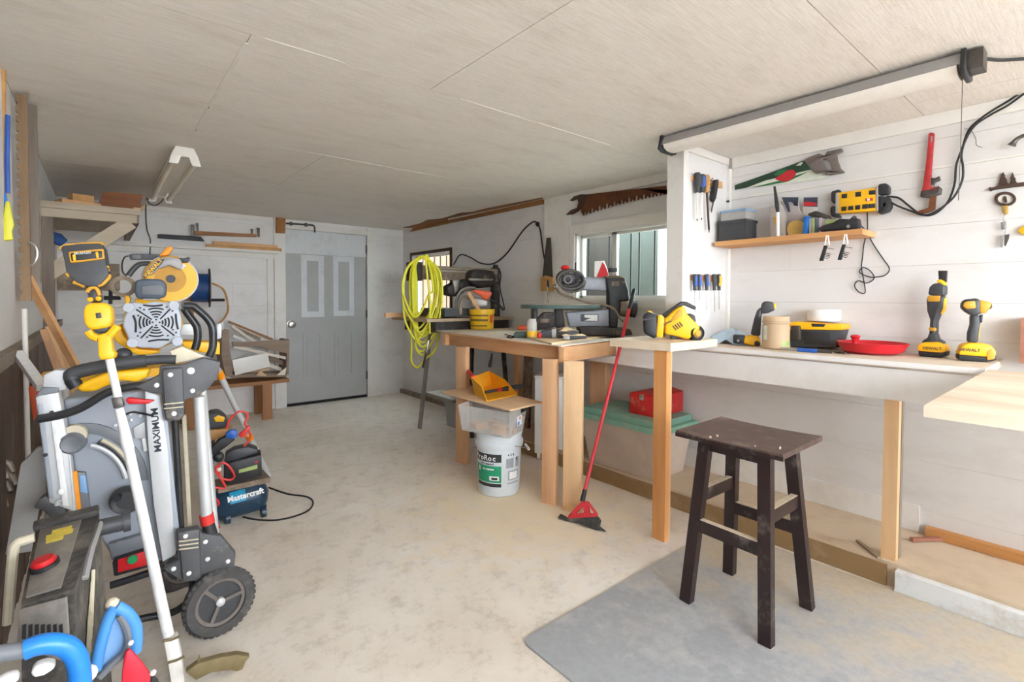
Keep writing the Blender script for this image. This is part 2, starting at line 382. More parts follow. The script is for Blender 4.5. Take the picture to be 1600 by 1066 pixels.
# ceiling trims
g = G(); g.box((XR-.02, YF, ZC-.065), (XR-.001, 1.545, ZC-.001), .003); struct(g, 'trim_4', 'trim_white', 'white strip under ceiling above the bench')
g = G(); g.box((XR-.02, 1.66, ZC-.06), (XR-.001, 2.95, ZC-.001), .003); struct(g, 'trim_5', 'trim_white', 'white strip under ceiling above the window')
g = G(); g.box((XL+.001, YB-.02, ZC-.05), (DX0-.12, YB-.001, ZC-.001), .003); struct(g, 'trim_6', 'trim_white', 'white strip under ceiling on back wall')
g = G(); g.box((XR-.022, 2.955, .80), (XR-.001, 3.26, ZC-.001), .003); struct(g, 'trim_7', 'trim_white', 'wide white upright board left of the window')
g = G(); g.box((XR-.03, 1.553, 1.862), (XR-.001, 1.90, 1.876)); g.box((XR-.012, YF, 1.878), (XR-.001, 1.55, 1.886), .002); struct(g, 'trim_8', 'trim_white', 'thin white ledge across the bench wall')
# torn ceiling edge with raw wood showing
g = G()
g.prism(WS([(629, 356), (655, 350), (668, 344), (690, 342), (720, 333), (760, 330), (800, 321), (848, 311), (848, 309), (760, 326), (700, 341), (700, 349), (655, 357)], ('z', ZC-.004)), (0, 0, .003))
g.prism(WS([(640, 362), (700, 349), (848, 318.5), (848, 309), (760, 330), (690, 347), (648, 355)], ('x', XR-.02)), (.018, 0, 0))
struct(g, 'trim_9', 'raw_brown_wood', 'torn raw plywood strip between ceiling and right wall')
# partition beside the bench
g = G(); g.box((2.56, 1.575, .99), (XR-.001, 1.640, ZC-.001)); PT = struct(g, 'wall_partition', 'wall_white', 'short white partition between window and bench')
g = G(); g.box((2.535, 1.55, .99), (2.56, 1.655, ZC-.002), .003); part(g, 'end_board', 'trim_white', PT)
g = G(); g.box((2.561, 1.558, 1.0), (2.60, 1.575, ZC-.002), .002); part(g, 'edge_batten', 'trim_white', PT)
g = G(); g.box((2.60, 1.560, ZC-.045), (XR-.03, 1.575, ZC-.002), .002); part(g, 'top_batten', 'trim_white', PT)
g = G(); g.box((XR-.03, 1.555, 1.0), (XR-.001, 1.575, ZC-.067), .002); part(g, 'corner_batten', 'trim_white', PT)
# windows
def window(name, h, label, bars, mull, barmat='black_iron'):
    y0, y1, z0, z1 = h
    g = G()
    for a, b, c, d in ((y0, y1, z1-.02, z1), (y0, y1, z0, z0+.02), (y0, y0+.02, z0, z1), (y1-.02, y1, z0, z1)): g.box((XR-.004, a, c), (XR+.115, b, d))
    r = struct(g, name, 'trim_white', label)
    ys = [y0+.02, *sorted(mull), y1-.02]
    for a, b in zip(ys, ys[1:]):
        g = G(); w_ = .022
        for p, q, c, d in ((a, b, z0+.02, z0+.02+w_), (a, b, z1-.02-w_, z1-.02), (a, a+w_, z0+.02, z1-.02), (b-w_, b, z0+.02, z1-.02)): g.box((XR+.045, p, c), (XR+.075, q, d), .002, 1)
        s = part(g, 'sash', 'trim_white', r)
        g = G(); g.box((XR+.058, a+w_, z0+.02+w_), (XR+.062, b-w_, z1-.02-w_)); part(g, 'pane', 'glass', s)
    for yb in bars:
        g = G(); g.cyl((XR+.095, yb, z0), (XR+.095, yb, z1), .006, n=8); part(g, 'bar', barmat, r)
    return r
yw = lambda px, py=410: W(px, py, ('x', XR+.095)).y
window('window_1', W1, 'white sliding window with upright black bars', [yw(920), yw(952), yw(986), yw(999), yw(1023)], [yw(966, 410)])
g = G(); g.box((XR-.02, 1.657, W1[3]), (XR-.001, W1[1]+.05, W1[3]+.065), .003); g.box((XR-.018, W1[1], W1[2]-.06), (XR-.001, W1[1]+.05, W1[3]), .003); g.box((XR-.03, 1.657, W1[2]-.05), (XR-.001, W1[1]+.05, W1[2]), .003)
struct(g, 'trim_10', 'trim_white', 'white casing around the sliding window')
wood('dark_frame', (60, 46, 36), (88, 66, 50), 'y')
window('window_2', W2, 'dark barred window behind the yellow hose', [4.83+.1+k*.14 for k in range(6)], [])
g = G()
for a, b, c, d in ((W2[0]-.03, W2[1]+.03, W2[3]-.005, W2[3]+.03), (W2[1]-.01, W2[1]+.03, W2[2], W2[3]), (W2[0]-.03, W2[0]+.01, W2[2], W2[3])): g.box((XR-.012, a, c), (XR-.001, b, d), .002)
struct(g, 'trim_11', 'dark_frame', 'dark frame of the barred window')
# ---------------------------------------------------------------- door
mat('door_grey', (176, 177, 176), .55, 0, .05, 4); paint('door_white', (214, 217, 219), (168, 170, 172), .6, 5, (1, 1, 1), .6, .1)
mat('nickel', (190, 188, 184), .25, .9, .05); mat('rubber_black', (28, 27, 26), .8)
mat('hinge_steel', (120, 118, 114), .4, .8)
dy = YB-.005
g = G(); g.box((DX0+.012, dy, .035), (DX1-.012, dy+.04, DZ-.015), .003); DOOR = struct(g, 'door_1', 'door_grey', 'grey panelled door with patchy white paint')
wd = lambda x, y: W(x, y, ('y', dy))
def rect_ring(px, ins, dep, m, nm, y_off):
    a, b = wd(px[0], px[3]), wd(px[2], px[1]); g = G()
    x0, z0, x1, z1 = a.x, a.z, b.x, b.z
    for p in ((x0, z0, x1, z0+ins), (x0, z1-ins, x1, z1), (x0, z0+ins, x0+ins, z1-ins), (x1-ins, z0+ins, x1, z1-ins)): g.box((p[0], dy-y_off, p[1]), (p[2], dy+.001, p[3]), .0015, 1)
    return part(g, nm, m, DOOR)
for px in ((474, 520, 502, 594), (523, 518, 551, 588), (475, 371, 503, 384), (525, 374, 550, 386)):
    rect_ring(px, .018, .006, 'door_grey' if px[1] > 400 else 'door_white', 'panel_moulding', .006)
    a, b = wd(px[0]+5, px[3]-5), wd(px[2]-5, px[1]+5); g = G(); 
    if b.z-a.z > .1: g.box((a.x, dy-.004, a.z), (b.x, dy+.001, b.z), .003); part(g, 'panel', 'door_grey', DOOR)
a, b = wd(447, 398), wd(573, 360); g = G(); g.box((DX0+.013, dy-.0012, a.z+.02), (DX1-.013, dy+.001, DZ-.016)); part(g, 'paint_patch', 'door_white', DOOR, 'white brushed paint across the top')
rect_ring((471, 400, 506, 496), .065, 0, 'door_white', 'paint_patch', .0015); rect_ring((521, 402, 553, 494), .062, 0, 'door_white', 'paint_patch', .0015)
g = G(); c = wd(454.5, 507); g.lathe([(.0, -.0), (.044, 0), (.044, .008), (.016, .012), (.016, .034), (.034, .042), (.042, .058), (.034, .074), (.0, .080)], (c.x, dy, c.z), (0, -1, 0), 20); part(g, 'knob', 'nickel', DOOR, 'brushed metal door knob')
for zz in (.28, 1.05, 1.86):
    g = G(); g.cyl((DX1-.006, dy-.008, zz-.05), (DX1-.006, dy-.008, zz+.05), .008, n=10); g.box((DX1-.02, dy-.004, zz-.05), (DX1+.004, dy, zz+.05)); part(g, 'hinge', 'hinge_steel', DOOR)
g = G(); g.box((DX0+.012, dy-.004, .006), (DX1-.012, dy+.035, .036)); part(g, 'sweep', 'rubber_black', DOOR, 'black bottom sweep')
g = G(); g.box((DX0-.11, YB-.025, 0), (DX0+.008, YB+.02, ZC-.001), .003); g.box((DX1-.004, YB-.022, 0), (DX1+.095, YB+.02, ZC-.03), .003); g.box((DX0+.008, YB-.018, DZ-.012), (DX1-.004, YB+.02, DZ+.055), .003); struct(g, 'trim_12', 'trim_white', 'white door casing')
g = G(); g.box((DX0, YB+.04, -.01), (DX1, YB+.3, .0)); g.box((DX0, YB+.06, 0), (DX1, YB+.12, DZ)); struct(g, 'door_stop_backing', 'rubber_black')
# back wall ledge shelf and panel strips
a, b = W(200, 379, ('y', YB-.1)), W(438.5, 394, ('y', YB-.1))
g = G(); g.box((XL+.001, YB-.10, 1.737), (1.545, YB-.001, 1.765), .002); g.box((XL+.001, YB-.02, 1.68), (1.52, YB-.001, 1.737), .002); struct(g, 'trim_13', 'trim_white', 'white ledge running along the back wall')
g = G(); g.box((1.44, YB-.014, .0), (1.505, YB-.001, 1.68), .002); struct(g, 'trim_14', 'trim_white', 'white upright strip beside the door')
# ================================================================ BENCHES AND WHAT STANDS UNDER THEM
wood('pine_z', (222, 176, 126), (240, 204, 158), 'z', 9); wood('pine_y', (206, 150, 98), (230, 182, 130), 'y', 9); wood('pine_x', (206, 150, 98), (230, 182, 130), 'x', 9)
wood('fir_z', (206, 156, 114), (230, 186, 142), 'z', 9); wood('fir_y', (202, 148, 102), (226, 178, 130), 'y', 9); wood('fir_x', (206, 152, 106), (230, 184, 136), 'x', 9)
wood('orange_fir_z', (206, 138, 78), (232, 170, 106), 'z', 8)
wood('ply_pale', (222, 190, 146), (240, 214, 174), 'y', 8); wood('ply_worn', (204, 182, 154), (238, 222, 198), 'y', 4, c3=(172, 164, 152), stretch=4)
wood('pale_plank', (226, 204, 172), (242, 226, 200), 'x', 8); wood('pale_plank_y', (226, 204, 172), (242, 226, 200), 'y', 8)
paint('bench_white', (229, 226, 222), (186, 172, 152), .4, 4, (1, 1, 1), .6, .05)
paint('bench_top', (214, 200, 180), (176, 154, 124), .8, 4, (1, 1, 1), .8, .15)
paint('hardboard_white', (228, 218, 202), (196, 170, 136), .6, 5, (1, 1, 1), .7, .1)
ZB = .985
# long white bench
WB = thing('workbench', 'long white workbench along right wall with bare wooden legs', 'workbench', (2.66, .9, 0))
g = G(); g.box((2.64, .305, ZB-.03), (XR-.002, 2.10, ZB), .004); part(g, 'tabletop', 'bench_top', WB)
g = G(); g.box((2.622, .305, ZB-.022), (2.642, 2.10, ZB-.001), .003); part(g, 'edge_strip', 'bench_white', WB)
g = G(); g.box((2.645, .305, .815), (2.665, 2.10, ZB-.034), .002); g.box((2.645, 2.0999, .815), (2.665, 2.36, .864), .002); part(g, 'apron', 'bench_white', WB)
g = G(); g.box((2.666, .578, .0), (2.705, .632, ZB-.03), .003); part(g, 'leg', 'pine_z', WB)
g = G(); g.box((2.706, .575, .105), (2.735, .60, ZB-.03), .002); part(g, 'leg_backing', 'old_board_grey', WB)
g = G(); g.box((XR-.045, 1.66, ZB), (XR-.002, 2.10, ZB+.03), .003); part(g, 'back_cleat', 'pine_y', WB)
# plywood return bench running out of frame
RB = thing('workbench', 'worn pale plywood bench end at right edge of frame', 'workbench', (2.2, -.3, 0))
g = G(); g.box((1.60, -1.3, ZB-.03), (2.63, .297, ZB-.001), .009, 3); part(g, 'tabletop', 'ply_worn', RB)
g = G(); g.box((1.66, -1.2, ZB-.11), (1.70, -.05, ZB-.03)); part(g, 'rail', 'pine_y', RB)
for x_, y_ in ((1.66, -1.2), (2.56, -1.2)):
    g = G(); g.box((x_, y_, 0 if x_ < 2.5 else 0), (x_+.04, y_+.07, ZB-.11 if x_ < 2.5 else ZB-.03)); part(g, 'leg', 'pine_z', RB)
# plank on a stud
PS = thing('plank_stand', 'thick pine plank on a single upright stud', 'stand', (2.24, 1.48, 0))
g = G(); g.box((2.20, 1.405, ZB+.001), (2.66, 1.54, ZB+.043), .003); part(g, 'plank', 'pale_plank', PS)
g = G(); g.box((2.20, 1.54, ZB+.001), (2.53, 1.79, ZB+.043), .003); part(g, 'plank', 'pale_plank_y', PS)
g = G(); g.box((2.215, 1.437, 0), (2.252, 1.512, ZB), .003); part(g, 'leg', 'orange_fir_z', PS)
g = G(); g.box((2.253, 1.442, .02), (2.272, 1.50, ZB), .002); part(g, 'leg_backing', 'fir_z', PS)
# hardboard-topped work table
zt = .975
WT = thing('work_table', 'bare timber work table with white hardboard top', 'table', (2.4, 2.7, 0))
A, Bp, D = W(877, 540, ('z', zt)), W(978, 528, ('z', zt)), W(682, 516.5, ('z', zt))
g = G(); g.prism([A, Bp, Vector((3.0, 2.33, zt)), Vector((3.03, 3.6, zt)), Vector((D.x, D.y, zt))], (0, 0, -.008), .001); part(g, 'hardboard_top', 'hardboard_white', WT)
ex = (Bp-A).normalized(); ey = Vector((.03, 1, 0)).normalized(); A0 = Vector((2.125, 2.075, 0))
def brd(p, q, z0, z1, t, m, nm, root, bev=.003):
    g = G(); p, q = Vector(p), Vector(q); d = (q-p).normalized(); n = Vector((-d.y, d.x, 0))*t
    g.prism([p+Z*z0, q+Z*z0, q+n+Z*z0, p+n+Z*z0], (0, 0, z1-z0), bev); return part(g, nm, m, root)
e0, e1 = A0, A0+ex*.80
brd(e0, e1, .868, .962, .04, 'fir_x', 'rail', WT)
brd(A0+ex*.04+ey*1.38, A0+ex*0.04+ey*.045, .868, .962, .04, 'fir_y', 'rail', WT)
brd(A0+ex*.0+ey*1.38, A0+ex*.80+ey*1.38, .868, .962, .04, 'fir_x', 'rail', WT)
brd(A0+ey*.0-ex*.02, A0+ey*1.40-ex*.02, .962, .967, -.02, 'fir_y', 'edge_strip', WT)
g = G(); g.prism([A0+ey*.02+Z*.95+ex*.02, A0+ex*.79+Z*.95+ey*.02, A0+ex*.79+ey*1.37+Z*.95, A0+ey*1.37+Z*.95+ex*.02], (0, 0, .0165)); part(g, 'sheathing', 'fir_y', WT)
def leg(px0, px1, py, ztop, m, dx=.04):
    a, b = W(px0, py, ('z', 0)), W(px1, py+5, ('z', 0)); g = G(); d = (b-a); d.z = 0; n = Vector((-d.y, d.x, 0)).normalized()*dx
    g.prism([a, b, b+n, a+n], (0, 0, ztop), .003); return part(g, 'leg', m, WT)
leg(879, 908, 797, .884, 'pine_z', .045); leg(846, 868, 786, .886, 'fir_z'); leg(712, 728, 722, .886, 'fir_z')
a = W(922, 600, ('x', 2.98)); b = W(944, 600, ('x', 2.98)); g = G(); g.box((2.98, b.y, .107), (3.05, a.y, .868), .003); part(g, 'leg', 'fir_z', WT)
g = G(); g.box((2.86, 3.36, 0), (2.91, 3.42, .868), .003); part(g, 'leg', 'fir_z', WT)
# ---------------------------------------------------------------- stool
mat('stool_paint', (42, 28, 28), .36, 0, .3, 14, .1, dust=.10, dcol=(150, 140, 130)); mat('bare_worn', (222, 206, 180), .8, 0, .15, 30); mat('stool_seat', (88, 69, 62), .5, 0, .2, 10, .1, dust=.22, dcol=(150, 138, 128))
ST = thing('stool', 'dark brown wooden stool with chipped saddle seat', 'stool', (2.0, .92, .009)); z0 = .009
g = G(); N = 10; sx0, sx1, sy0, sy1 = 1.815, 2.185, .715, 1.13; vs, fs = [], []
for i in range(N+1):
    t = i/N; yy = sy0+(sy1-sy0)*t; sag = .005*(2*t-1)**2
    for x_, zz in ((sx0, .69), (sx1, .69), (sx1, .708+sag), (sx0, .708+sag)): vs.append((x_, yy, zz+(sag*.6 if zz < .7 else 0)))
for i in range(N):
    for k in range(4): fs.append((i*4+k, i*4+(k+1) % 4, (i+1)*4+(k+1) % 4, (i+1)*4+k))
fs += [(3, 2, 1, 0), tuple(range(N*4, N*4+4))]
g.raw(vs, fs, .004); SEAT = part(g, 'seat', 'stool_seat', ST)
g = G(); g.box((sx0-.0015, sy0-.002, .688), (sx0+.002, sy1+.002, .704)); part(g, 'edge', 'stool_paint', SEAT)
for px, py, r in ((1110, 683, .009), (1121, 681, .008), (1180, 697, .006), (1219, 700, .010)):
    c = W(px, py, ('x', sx0)) if px < 1200 else W(px, py, ('y', sy0)); g = G(); g.sph(c, (.002, r*.6, r*.55) if px < 1200 else (r*.6, .002, r*.55), 8); part(g, 'chip', 'bare_worn', SEAT)
ft = {'A': (1.845, 1.09), 'B': (2.185, 1.08), 'C': (1.83, .765), 'D': (2.18, .755)}; tp = {'A': (1.885, 1.035), 'B': (2.10, 1.03), 'C': (1.88, .80), 'D': (2.10, .80)}
for k in ft:
    g = G(); g.beam((*ft[k], z0), (*tp[k], .692), .046, .036, (1, 0, 0), .003); part(g, 'leg', 'stool_paint', ST)
def lp(k, z): f, t = ft[k], tp[k]; u = (z-z0)/(.692-z0); return Vector((f[0]+(t[0]-f[0])*u, f[1]+(t[1]-f[1])*u, z))
for a, b, z in (('A', 'C', .335), ('B', 'D', .335), ('A', 'B', .452), ('C', 'D', .452)):
    g = G(); g.beam(lp(a, z), lp(b, z), .026, .05, (0, 0, 1), .002); s = part(g, 'stretcher', 'stool_paint', ST)
    g = G(); d = (lp(b, z)-lp(a, z)).normalized()*.02; g.beam(lp(a, z)+d+Z*.0255, lp(b, z)-d+Z*.0255, .024, .003); part(g, 'worn_edge', 'bare_worn', s, 'bare worn wood on top')
for a, b in (('A', 'C'), ('B', 'D')):
    g = G(); g.beam(lp(a, .665), lp(b, .665), .02, .045, (0, 0, 1), .002); part(g, 'apron', 'stool_paint', ST)
# ---------------------------------------------------------------- mat
def matmat():
    m, nt, b = _base('mat_grey'); n1 = _noise(nt, 3.2, 9, (1, 1, 1), .72); n2 = _noise(nt, 40, 4)
    tc = nt.nodes.new('ShaderNodeTexCoord'); sp_ = nt.nodes.new('ShaderNodeSeparateXYZ'); nt.links.new(tc.outputs['Object'], sp_.inputs[0])
    sm = _nd(nt, 'ShaderNodeMath', operation='MULTIPLY_ADD'); nt.links.new(sp_.outputs[0], sm.inputs[0]); sm.inputs[1].default_value = .30; nt.links.new(n1.outputs[0], sm.inputs[2])
    r = _ramp(nt, sm.outputs[0], [(.40, lin((176, 180, 184))), (.50, lin((194, 196, 197))), (.60, lin((208, 203, 192))), (.74, lin((216, 203, 180)))])
    r2 = _ramp(nt, n2.outputs[0], [(.3, (.8, .8, .8)), (.6, (1, 1, 1))]); mx = _nd(nt, 'ShaderNodeMix', data_type='RGBA', blend_type='MULTIPLY'); mx.inputs[0].default_value = .5
    nt.links.new(r.outputs[0], mx.inputs[6]); nt.links.new(r2.outputs[0], mx.inputs[7]); nt.links.new(mx.outputs[2], b.inputs['Base Color']); b.inputs['Roughness'].default_value = .95; _bump(nt, b, n2.outputs[0], .4, .004)
matmat()
g = G(); pts = []
for cx_, cy_, a0 in ((2.56, 1.31, 0), (1.20, 1.31, 90), (1.20, -.9, 180), (2.56, -.9, 270)):
    for k in range(5): th = math.radians(a0+k*22.5); pts.append((cx_+.035*math.cos(th), cy_+.035*math.sin(th), .0))
g.prism(pts, (0, 0, .009), .002); solo(g, 'floor_mat', 'mat_grey', 'grey rubber floor mat dusted with sawdust under the stool', 'mat')
# ---------------------------------------------------------------- joint compound bucket
mat('bucket_plastic', (206, 214, 218), .4, 0, .04, 8); mat('label_black', (44, 46, 50), .5); mat('label_green', (30, 150, 108), .5); mat('label_white', (238, 240, 240), .5); mat('label_grey', (150, 156, 164), .5)
bc = Vector((1.995, 2.53, 0)); BK = thing('bucket', 'pale plastic pail with black and green label under the work table', 'bucket', bc)
g = G(); g.lathe([(0, .002), (.128, .002), (.133, .008), (.143, .26), (.143, .300), (.153, .302), (.157, .312), (.157, .336), (.150, .345), (.147, .346), (.148, .385), (.154, .388), (.154, .402), (.145, .402), (.142, .30), (.126, .015), (0, .015)], bc, n=40); part(g, 'body', 'bucket_plastic', BK)
ct = math.atan2(-bc.y, -bc.x)   # towards the camera
def wrap(a0, a1, z0, z1, m, nm, dr=.0012, n=14):
    g = G(); vs = []; fs = []
    for i in range(n+1):
        a = ct+math.radians(a0+(a1-a0)*i/n)
        for z in (z0, z1):
            r = .133+(z-.008)*(.010/.252)+dr
            vs += [(bc.x+r*math.cos(a), bc.y+r*math.sin(a), z), (bc.x+(r-.002)*math.cos(a), bc.y+(r-.002)*math.sin(a), z)]
    for i in range(n):
        p = i*4; q = p+4
        fs += [(p, q, q+2, p+2), (p+1, p+3, q+3, q+1), (p, p+1, q+1, q), (p+2, q+2, q+3, p+3)]
    g.raw(vs, fs); return part(g, nm, m, BK, smooth=60)
# image left = clockwise seen from above -> negative angle
wrap(-72, 6, .225, .275, 'label_black', 'label'); wrap(-72, 6, .095, .200, 'label_green', 'label'); wrap(-72, 6, .067, .088, 'label_black', 'label')
def wtext(s, a0, z, size, m, dr=.0022):
    """letters set one by one round the pail"""
    r = .133+(z-.008)*(.010/.252)+dr; a = a0
    for ch in s:
        wdt = size*(.36 if ch in 'il1 ' else .62); am = ct+math.radians(a)
        if ch != ' ':
            n = Vector((math.cos(am), math.sin(am), 0)); t = Vector((-math.sin(am), math.cos(am), 0)); g = G()
            g.text(ch, size, bc+n*r+Z*z, t, Z, .0005, bold=.0008); part(g, 'letter', m, BK, smooth=0)
        a += math.degrees(wdt/r)*1.02
wtext('ProRoc', -70, .248, .046, 'label_white'); wtext('joint compound', -52, .212, .012, 'label_black'); wtext('ALL PURPOSE', -44, .178, .012, 'label_white')
wrap(-26, 0, .108, .135, 'label_white', 'label', .002, 6); wrap(-62, -56, .160, .190, 'label_white', 'label', .002, 4); wrap(-20, -4, .113, .128, 'label_black', 'label', .0028, 5)
wrap(18, 40, .185, .245, 'label_grey', 'label'); wrap(47, 60, .185, .245, 'label_grey', 'label'); wrap(24, 58, .105, .165, 'label_grey', 'label'); wrap(28, 54, .112, .158, 'label_white', 'label', .002); wrap(22, 60, .083, .090, 'label_grey', 'label')
wtext('4 2 8', 24, .268, .018, 'label_black'); wtext('5', 50, .235, .03, 'label_black', .0028)
g = G(); a = ct+math.radians(98); hp = bc+Vector((math.cos(a), math.sin(a), 0))*.15
tn = Vector((-math.sin(a), math.cos(a), 0)); nn = Vector((math.cos(a), math.sin(a), 0))
e0, e1 = bc+Vector((math.cos(a-1.05), math.sin(a-1.05), 0))*.16, bc+Vector((math.cos(a+1.05), math.sin(a+1.05), 0))*.16
g.tube([e0+Z*.325, hp-tn*.07+nn*.03+Z*.285, hp+nn*.045+Z*.262, hp+tn*.07+nn*.03+Z*.285, e1+Z*.325], .0025, 6); part(g, 'bail', 'nickel', BK)
g = G(); g.tube([hp-tn*.06+nn*.034+Z*.28, hp+nn*.045+Z*.262, hp+tn*.05+nn*.034+Z*.277], .009, 10); part(g, 'grip', 'label_white', BK, 'white plastic grip')
# ---------------------------------------------------------------- clear tote on the bucket
mat('clear_plastic', (232, 232, 230), .25, 0, .04, 6, trans=.35, alpha=.42); mat('tote_label', (226, 232, 240), .5); mat('label_blue', (40, 120, 200), .5); mat('handle_black', (36, 36, 38), .5)
def hull(bot, top, t=.003):
    """open-topped box from four bottom and four top corners with wall thickness"""
    g = G(); cb_ = sum(bot, Vector())/4; ct_ = sum(top, Vector())/4
    ib = [p+(cb_-p).normalized()*t+Z*t for p in bot]; it = [p+(ct_-p).normalized()*t*1.4 for p in top]
    v = bot+top+it+ib; fs = [(3, 2, 1, 0), (12, 13, 14, 15)]
    for i in range(4):
        j = (i+1) % 4; fs += [(i, j, 4+j, 4+i), (4+i, 4+j, 8+j, 8+i), (8+i, 8+j, 12+j, 12+i)]
    g.raw(v, fs); return g
zb0 = .404; fb = W(795, 686, ('z', zb0)); u1 = Vector((-.30, .954, 0)); u2 = Vector((.90, .436, 0))
bot = [fb, fb+u2*.22, fb+u2*.22+u1*.36, fb+u1*.36]
fo = fb-u1*.02-u2*.02; top = [fo+Z*.165, fo+u2*.26+Z*.165, fo+u2*.26+u1*.40+Z*.165, fo+u1*.40+Z*.165]
TT = thing('storage_tote', 'small clear plastic tote of wood scraps resting on the pail', 'storage box', fb)
part(hull(bot, top), 'body', 'clear_plastic', TT)
g = G(); q = fo+u2*.20+Z*.155-u1*.001; g.prism([q-u2*.045-Z*.02, q+u2*.045-Z*.02, q+u2*.045+Z*.008, q-u2*.045+Z*.008], -u1*.012, .003); part(g, 'latch', 'handle_black', TT, 'black clip latch')
g = G(); q = fb+u2*.13+Z*.085-u1*.0125; g.prism([q-u2*.035-Z*.03, q+u2*.035-Z*.03, q+u2*.035+Z*.03, q-u2*.035+Z*.03], -u1*.002); part(g, 'label', 'tote_label', TT)
g = G(); q -= u1*.0025; g.prism([q-u2*.03-Z*.024, q-u2*.005-Z*.026, q-u2*.002-Z*.004, q-u2*.027-Z*.008], -u1*.001); part(g, 'label', 'label_blue', TT)
g = G(); q += u2*.006+Z*.014; g.prism([q-u2*.012-Z*.01, q+u2*.014-Z*.01, q+u2*.012+Z*.01, q-u2*.01+Z*.01], -u1*.001); part(g, 'label', 'pine_x', TT)
for k, (a, b, h) in enumerate(((.05, .10, .055), (.13, .05, .03), (.08, .25, .04), (.15, .2, .045), (.1, .31, .03))):
    o = bot[0]+u2*a+u1*b+Z*.005; d1 = (u1*math.cos(k)+u2*math.sin(k)*.5).normalized(); d2 = Vector((-d1.y, d1.x, 0)); L = .045
    g = G(); g.prism([o-d1*L-d2*.02, o+d1*L-d2*.02, o+d1*L+d2*.02, o-d1*L+d2*.02], (0, 0, h), .003)
    solo(g, 'wood_offcut', 'pine_x', 'short pine offcut inside the clear tote on the pail', 'wood scrap', 'offcuts in the clear tote')
zp = zb0+.166
wood('ply_board', (212, 176, 134), (232, 200, 160), 'y', 7)
p0, p1, p2 = W(688, 612, ('z', zp+.012)), W(797, 640.5, ('z', zp+.012)), W(849, 628, ('z', zp+.012)); p3 = p0+p2-p1
g = G(); g.prism([p0, p1, p2, p3], (0, 0, -.011), .001); solo(g, 'plywood_offcut', 'ply_board', 'rough plywood sheet lying on the clear tote', 'board')
# dustpan and brush
mat('dustpan_yellow', (242, 178, 40), .4, 0, .06, 12, dust=.06); mat('tool_red', (206, 34, 40), .4, 0, .08); mat('brush_black', (48, 48, 50), .6)
zd = zp+.0135; FL, FR, BL = W(760, 628, ('z', zd)), W(829, 613, ('z', zd)), W(742, 616, ('z', zd)); FR = FL+(FR-FL).normalized()*.30
BR = BL+(FR-FL)*.82+(BL-FL).normalized()*.16; BL2 = BL; n_ = (BL-FL); 
up = lambda p, h: p+Z*h
DP = thing('dustpan', 'yellow dustpan with red handle on the plywood sheet', 'dustpan', (FL+BR)/2)
th = .006; back = (BR-BL).normalized(); inn = Vector((-back.y, back.x, 0)); 
if inn.dot(FL-BL) < 0: inn = -inn
BLt, BRt = up(BL, .115)-inn*.03, up(BR, .115)-inn*.03
g = G(); g.prism([FL, FR, BR, BL], (0, 0, th)); part(g, 'floor_plate', 'dustpan_yellow', DP)
g = G(); g.prism([BL, BR, BRt, BLt], inn*th); part(g, 'back_wall', 'dustpan_yellow', DP)
for a, b, c in ((BL, BLt, FL), (BR, BRt, FR)):
    m3 = a.lerp(c, .55)+Z*.08; g = G(); nn = (b-a).cross(c-a).normalized()*th; g.prism([a, b, m3, c+Z*.012, c], nn if nn.dot(back)*(1 if a is BL else -1) > 0 else -nn); part(g, 'side_wall', 'dustpan_yellow', DP)
h0 = BLt.lerp(BRt, .12)+Z*-.01; h1 = W(725, 575, ('z', zd+.115)); g = G(); g.tube([h0, h0.lerp(h1, .5)+Z*.006, h1], [.019, .018, .022], 12); part(g, 'handle', 'tool_red', DP, 'red handle')
b0, b1 = W(758, 613, ('z', zd+.02)), W(818, 603, ('z', zd+.032)); BH = thing('hand_brush', 'black and red hand brush lying in the dustpan', 'brush', b0.lerp(b1, .5)-Z*.012)
g = G(); g.tube([b0, b0.lerp(b1, .12), b0.lerp(b1, .3)], [.009, .011, .010], 10); part(g, 'grip_end', 'brush_black', BH)
g = G(); g.tube([b0.lerp(b1, .3), b0.lerp(b1, .36), b0.lerp(b1, .42)], [.010, .012, .011], 10); part(g, 'collar', 'tool_red', BH)
g = G(); g.tube([b0.lerp(b1, .41), b0.lerp(b1, .6), b0.lerp(b1, .85), b1], [.012, .018, .017, .010], 10); part(g, 'handle', 'brush_black', BH)
# ---------------------------------------------------------------- green-lidded tote and red toolbox under the bench
mat('tote_frosted', (222, 206, 190), .35, 0, .10, 5, trans=.15, dust=.1, alpha=.8); mat('lid_green', (124, 172, 152), .45, 0, .12, 6, dust=.22, dcol=(176, 172, 150)); mat('toolbox_red', (196, 40, 38), .45, 0, .12, 14, dust=.08)
V = Vector
LT = thing('storage_tote', 'large frosted tote with dusty green lid on the raised slab', 'storage box', (2.83, 2.06, .106))
bot = [V((2.66, 1.80, .107)), V((2.98, 1.80, .107)), V((2.98, 2.34, .107)), V((2.66, 2.34, .107))]; top = [V((2.635, 1.755, .43)), V((3.02, 1.755, .43)), V((3.02, 2.40, .43)), V((2.635, 2.40, .43))]
part(hull(bot, top, .005), 'body', 'tote_frosted', LT)
g = G(); g.box((2.632, 1.752, .405), (3.023, 2.403, .432), .006); part(g, 'rim', 'tote_frosted', LT)
g = G(); g.box((2.612, 1.73, .412), (3.045, 2.425, .448), .010); g.box((2.635, 1.765, .448), (3.02, 2.39, .488), .030, 3); part(g, 'lid', 'lid_green', LT, 'dusty green lid')
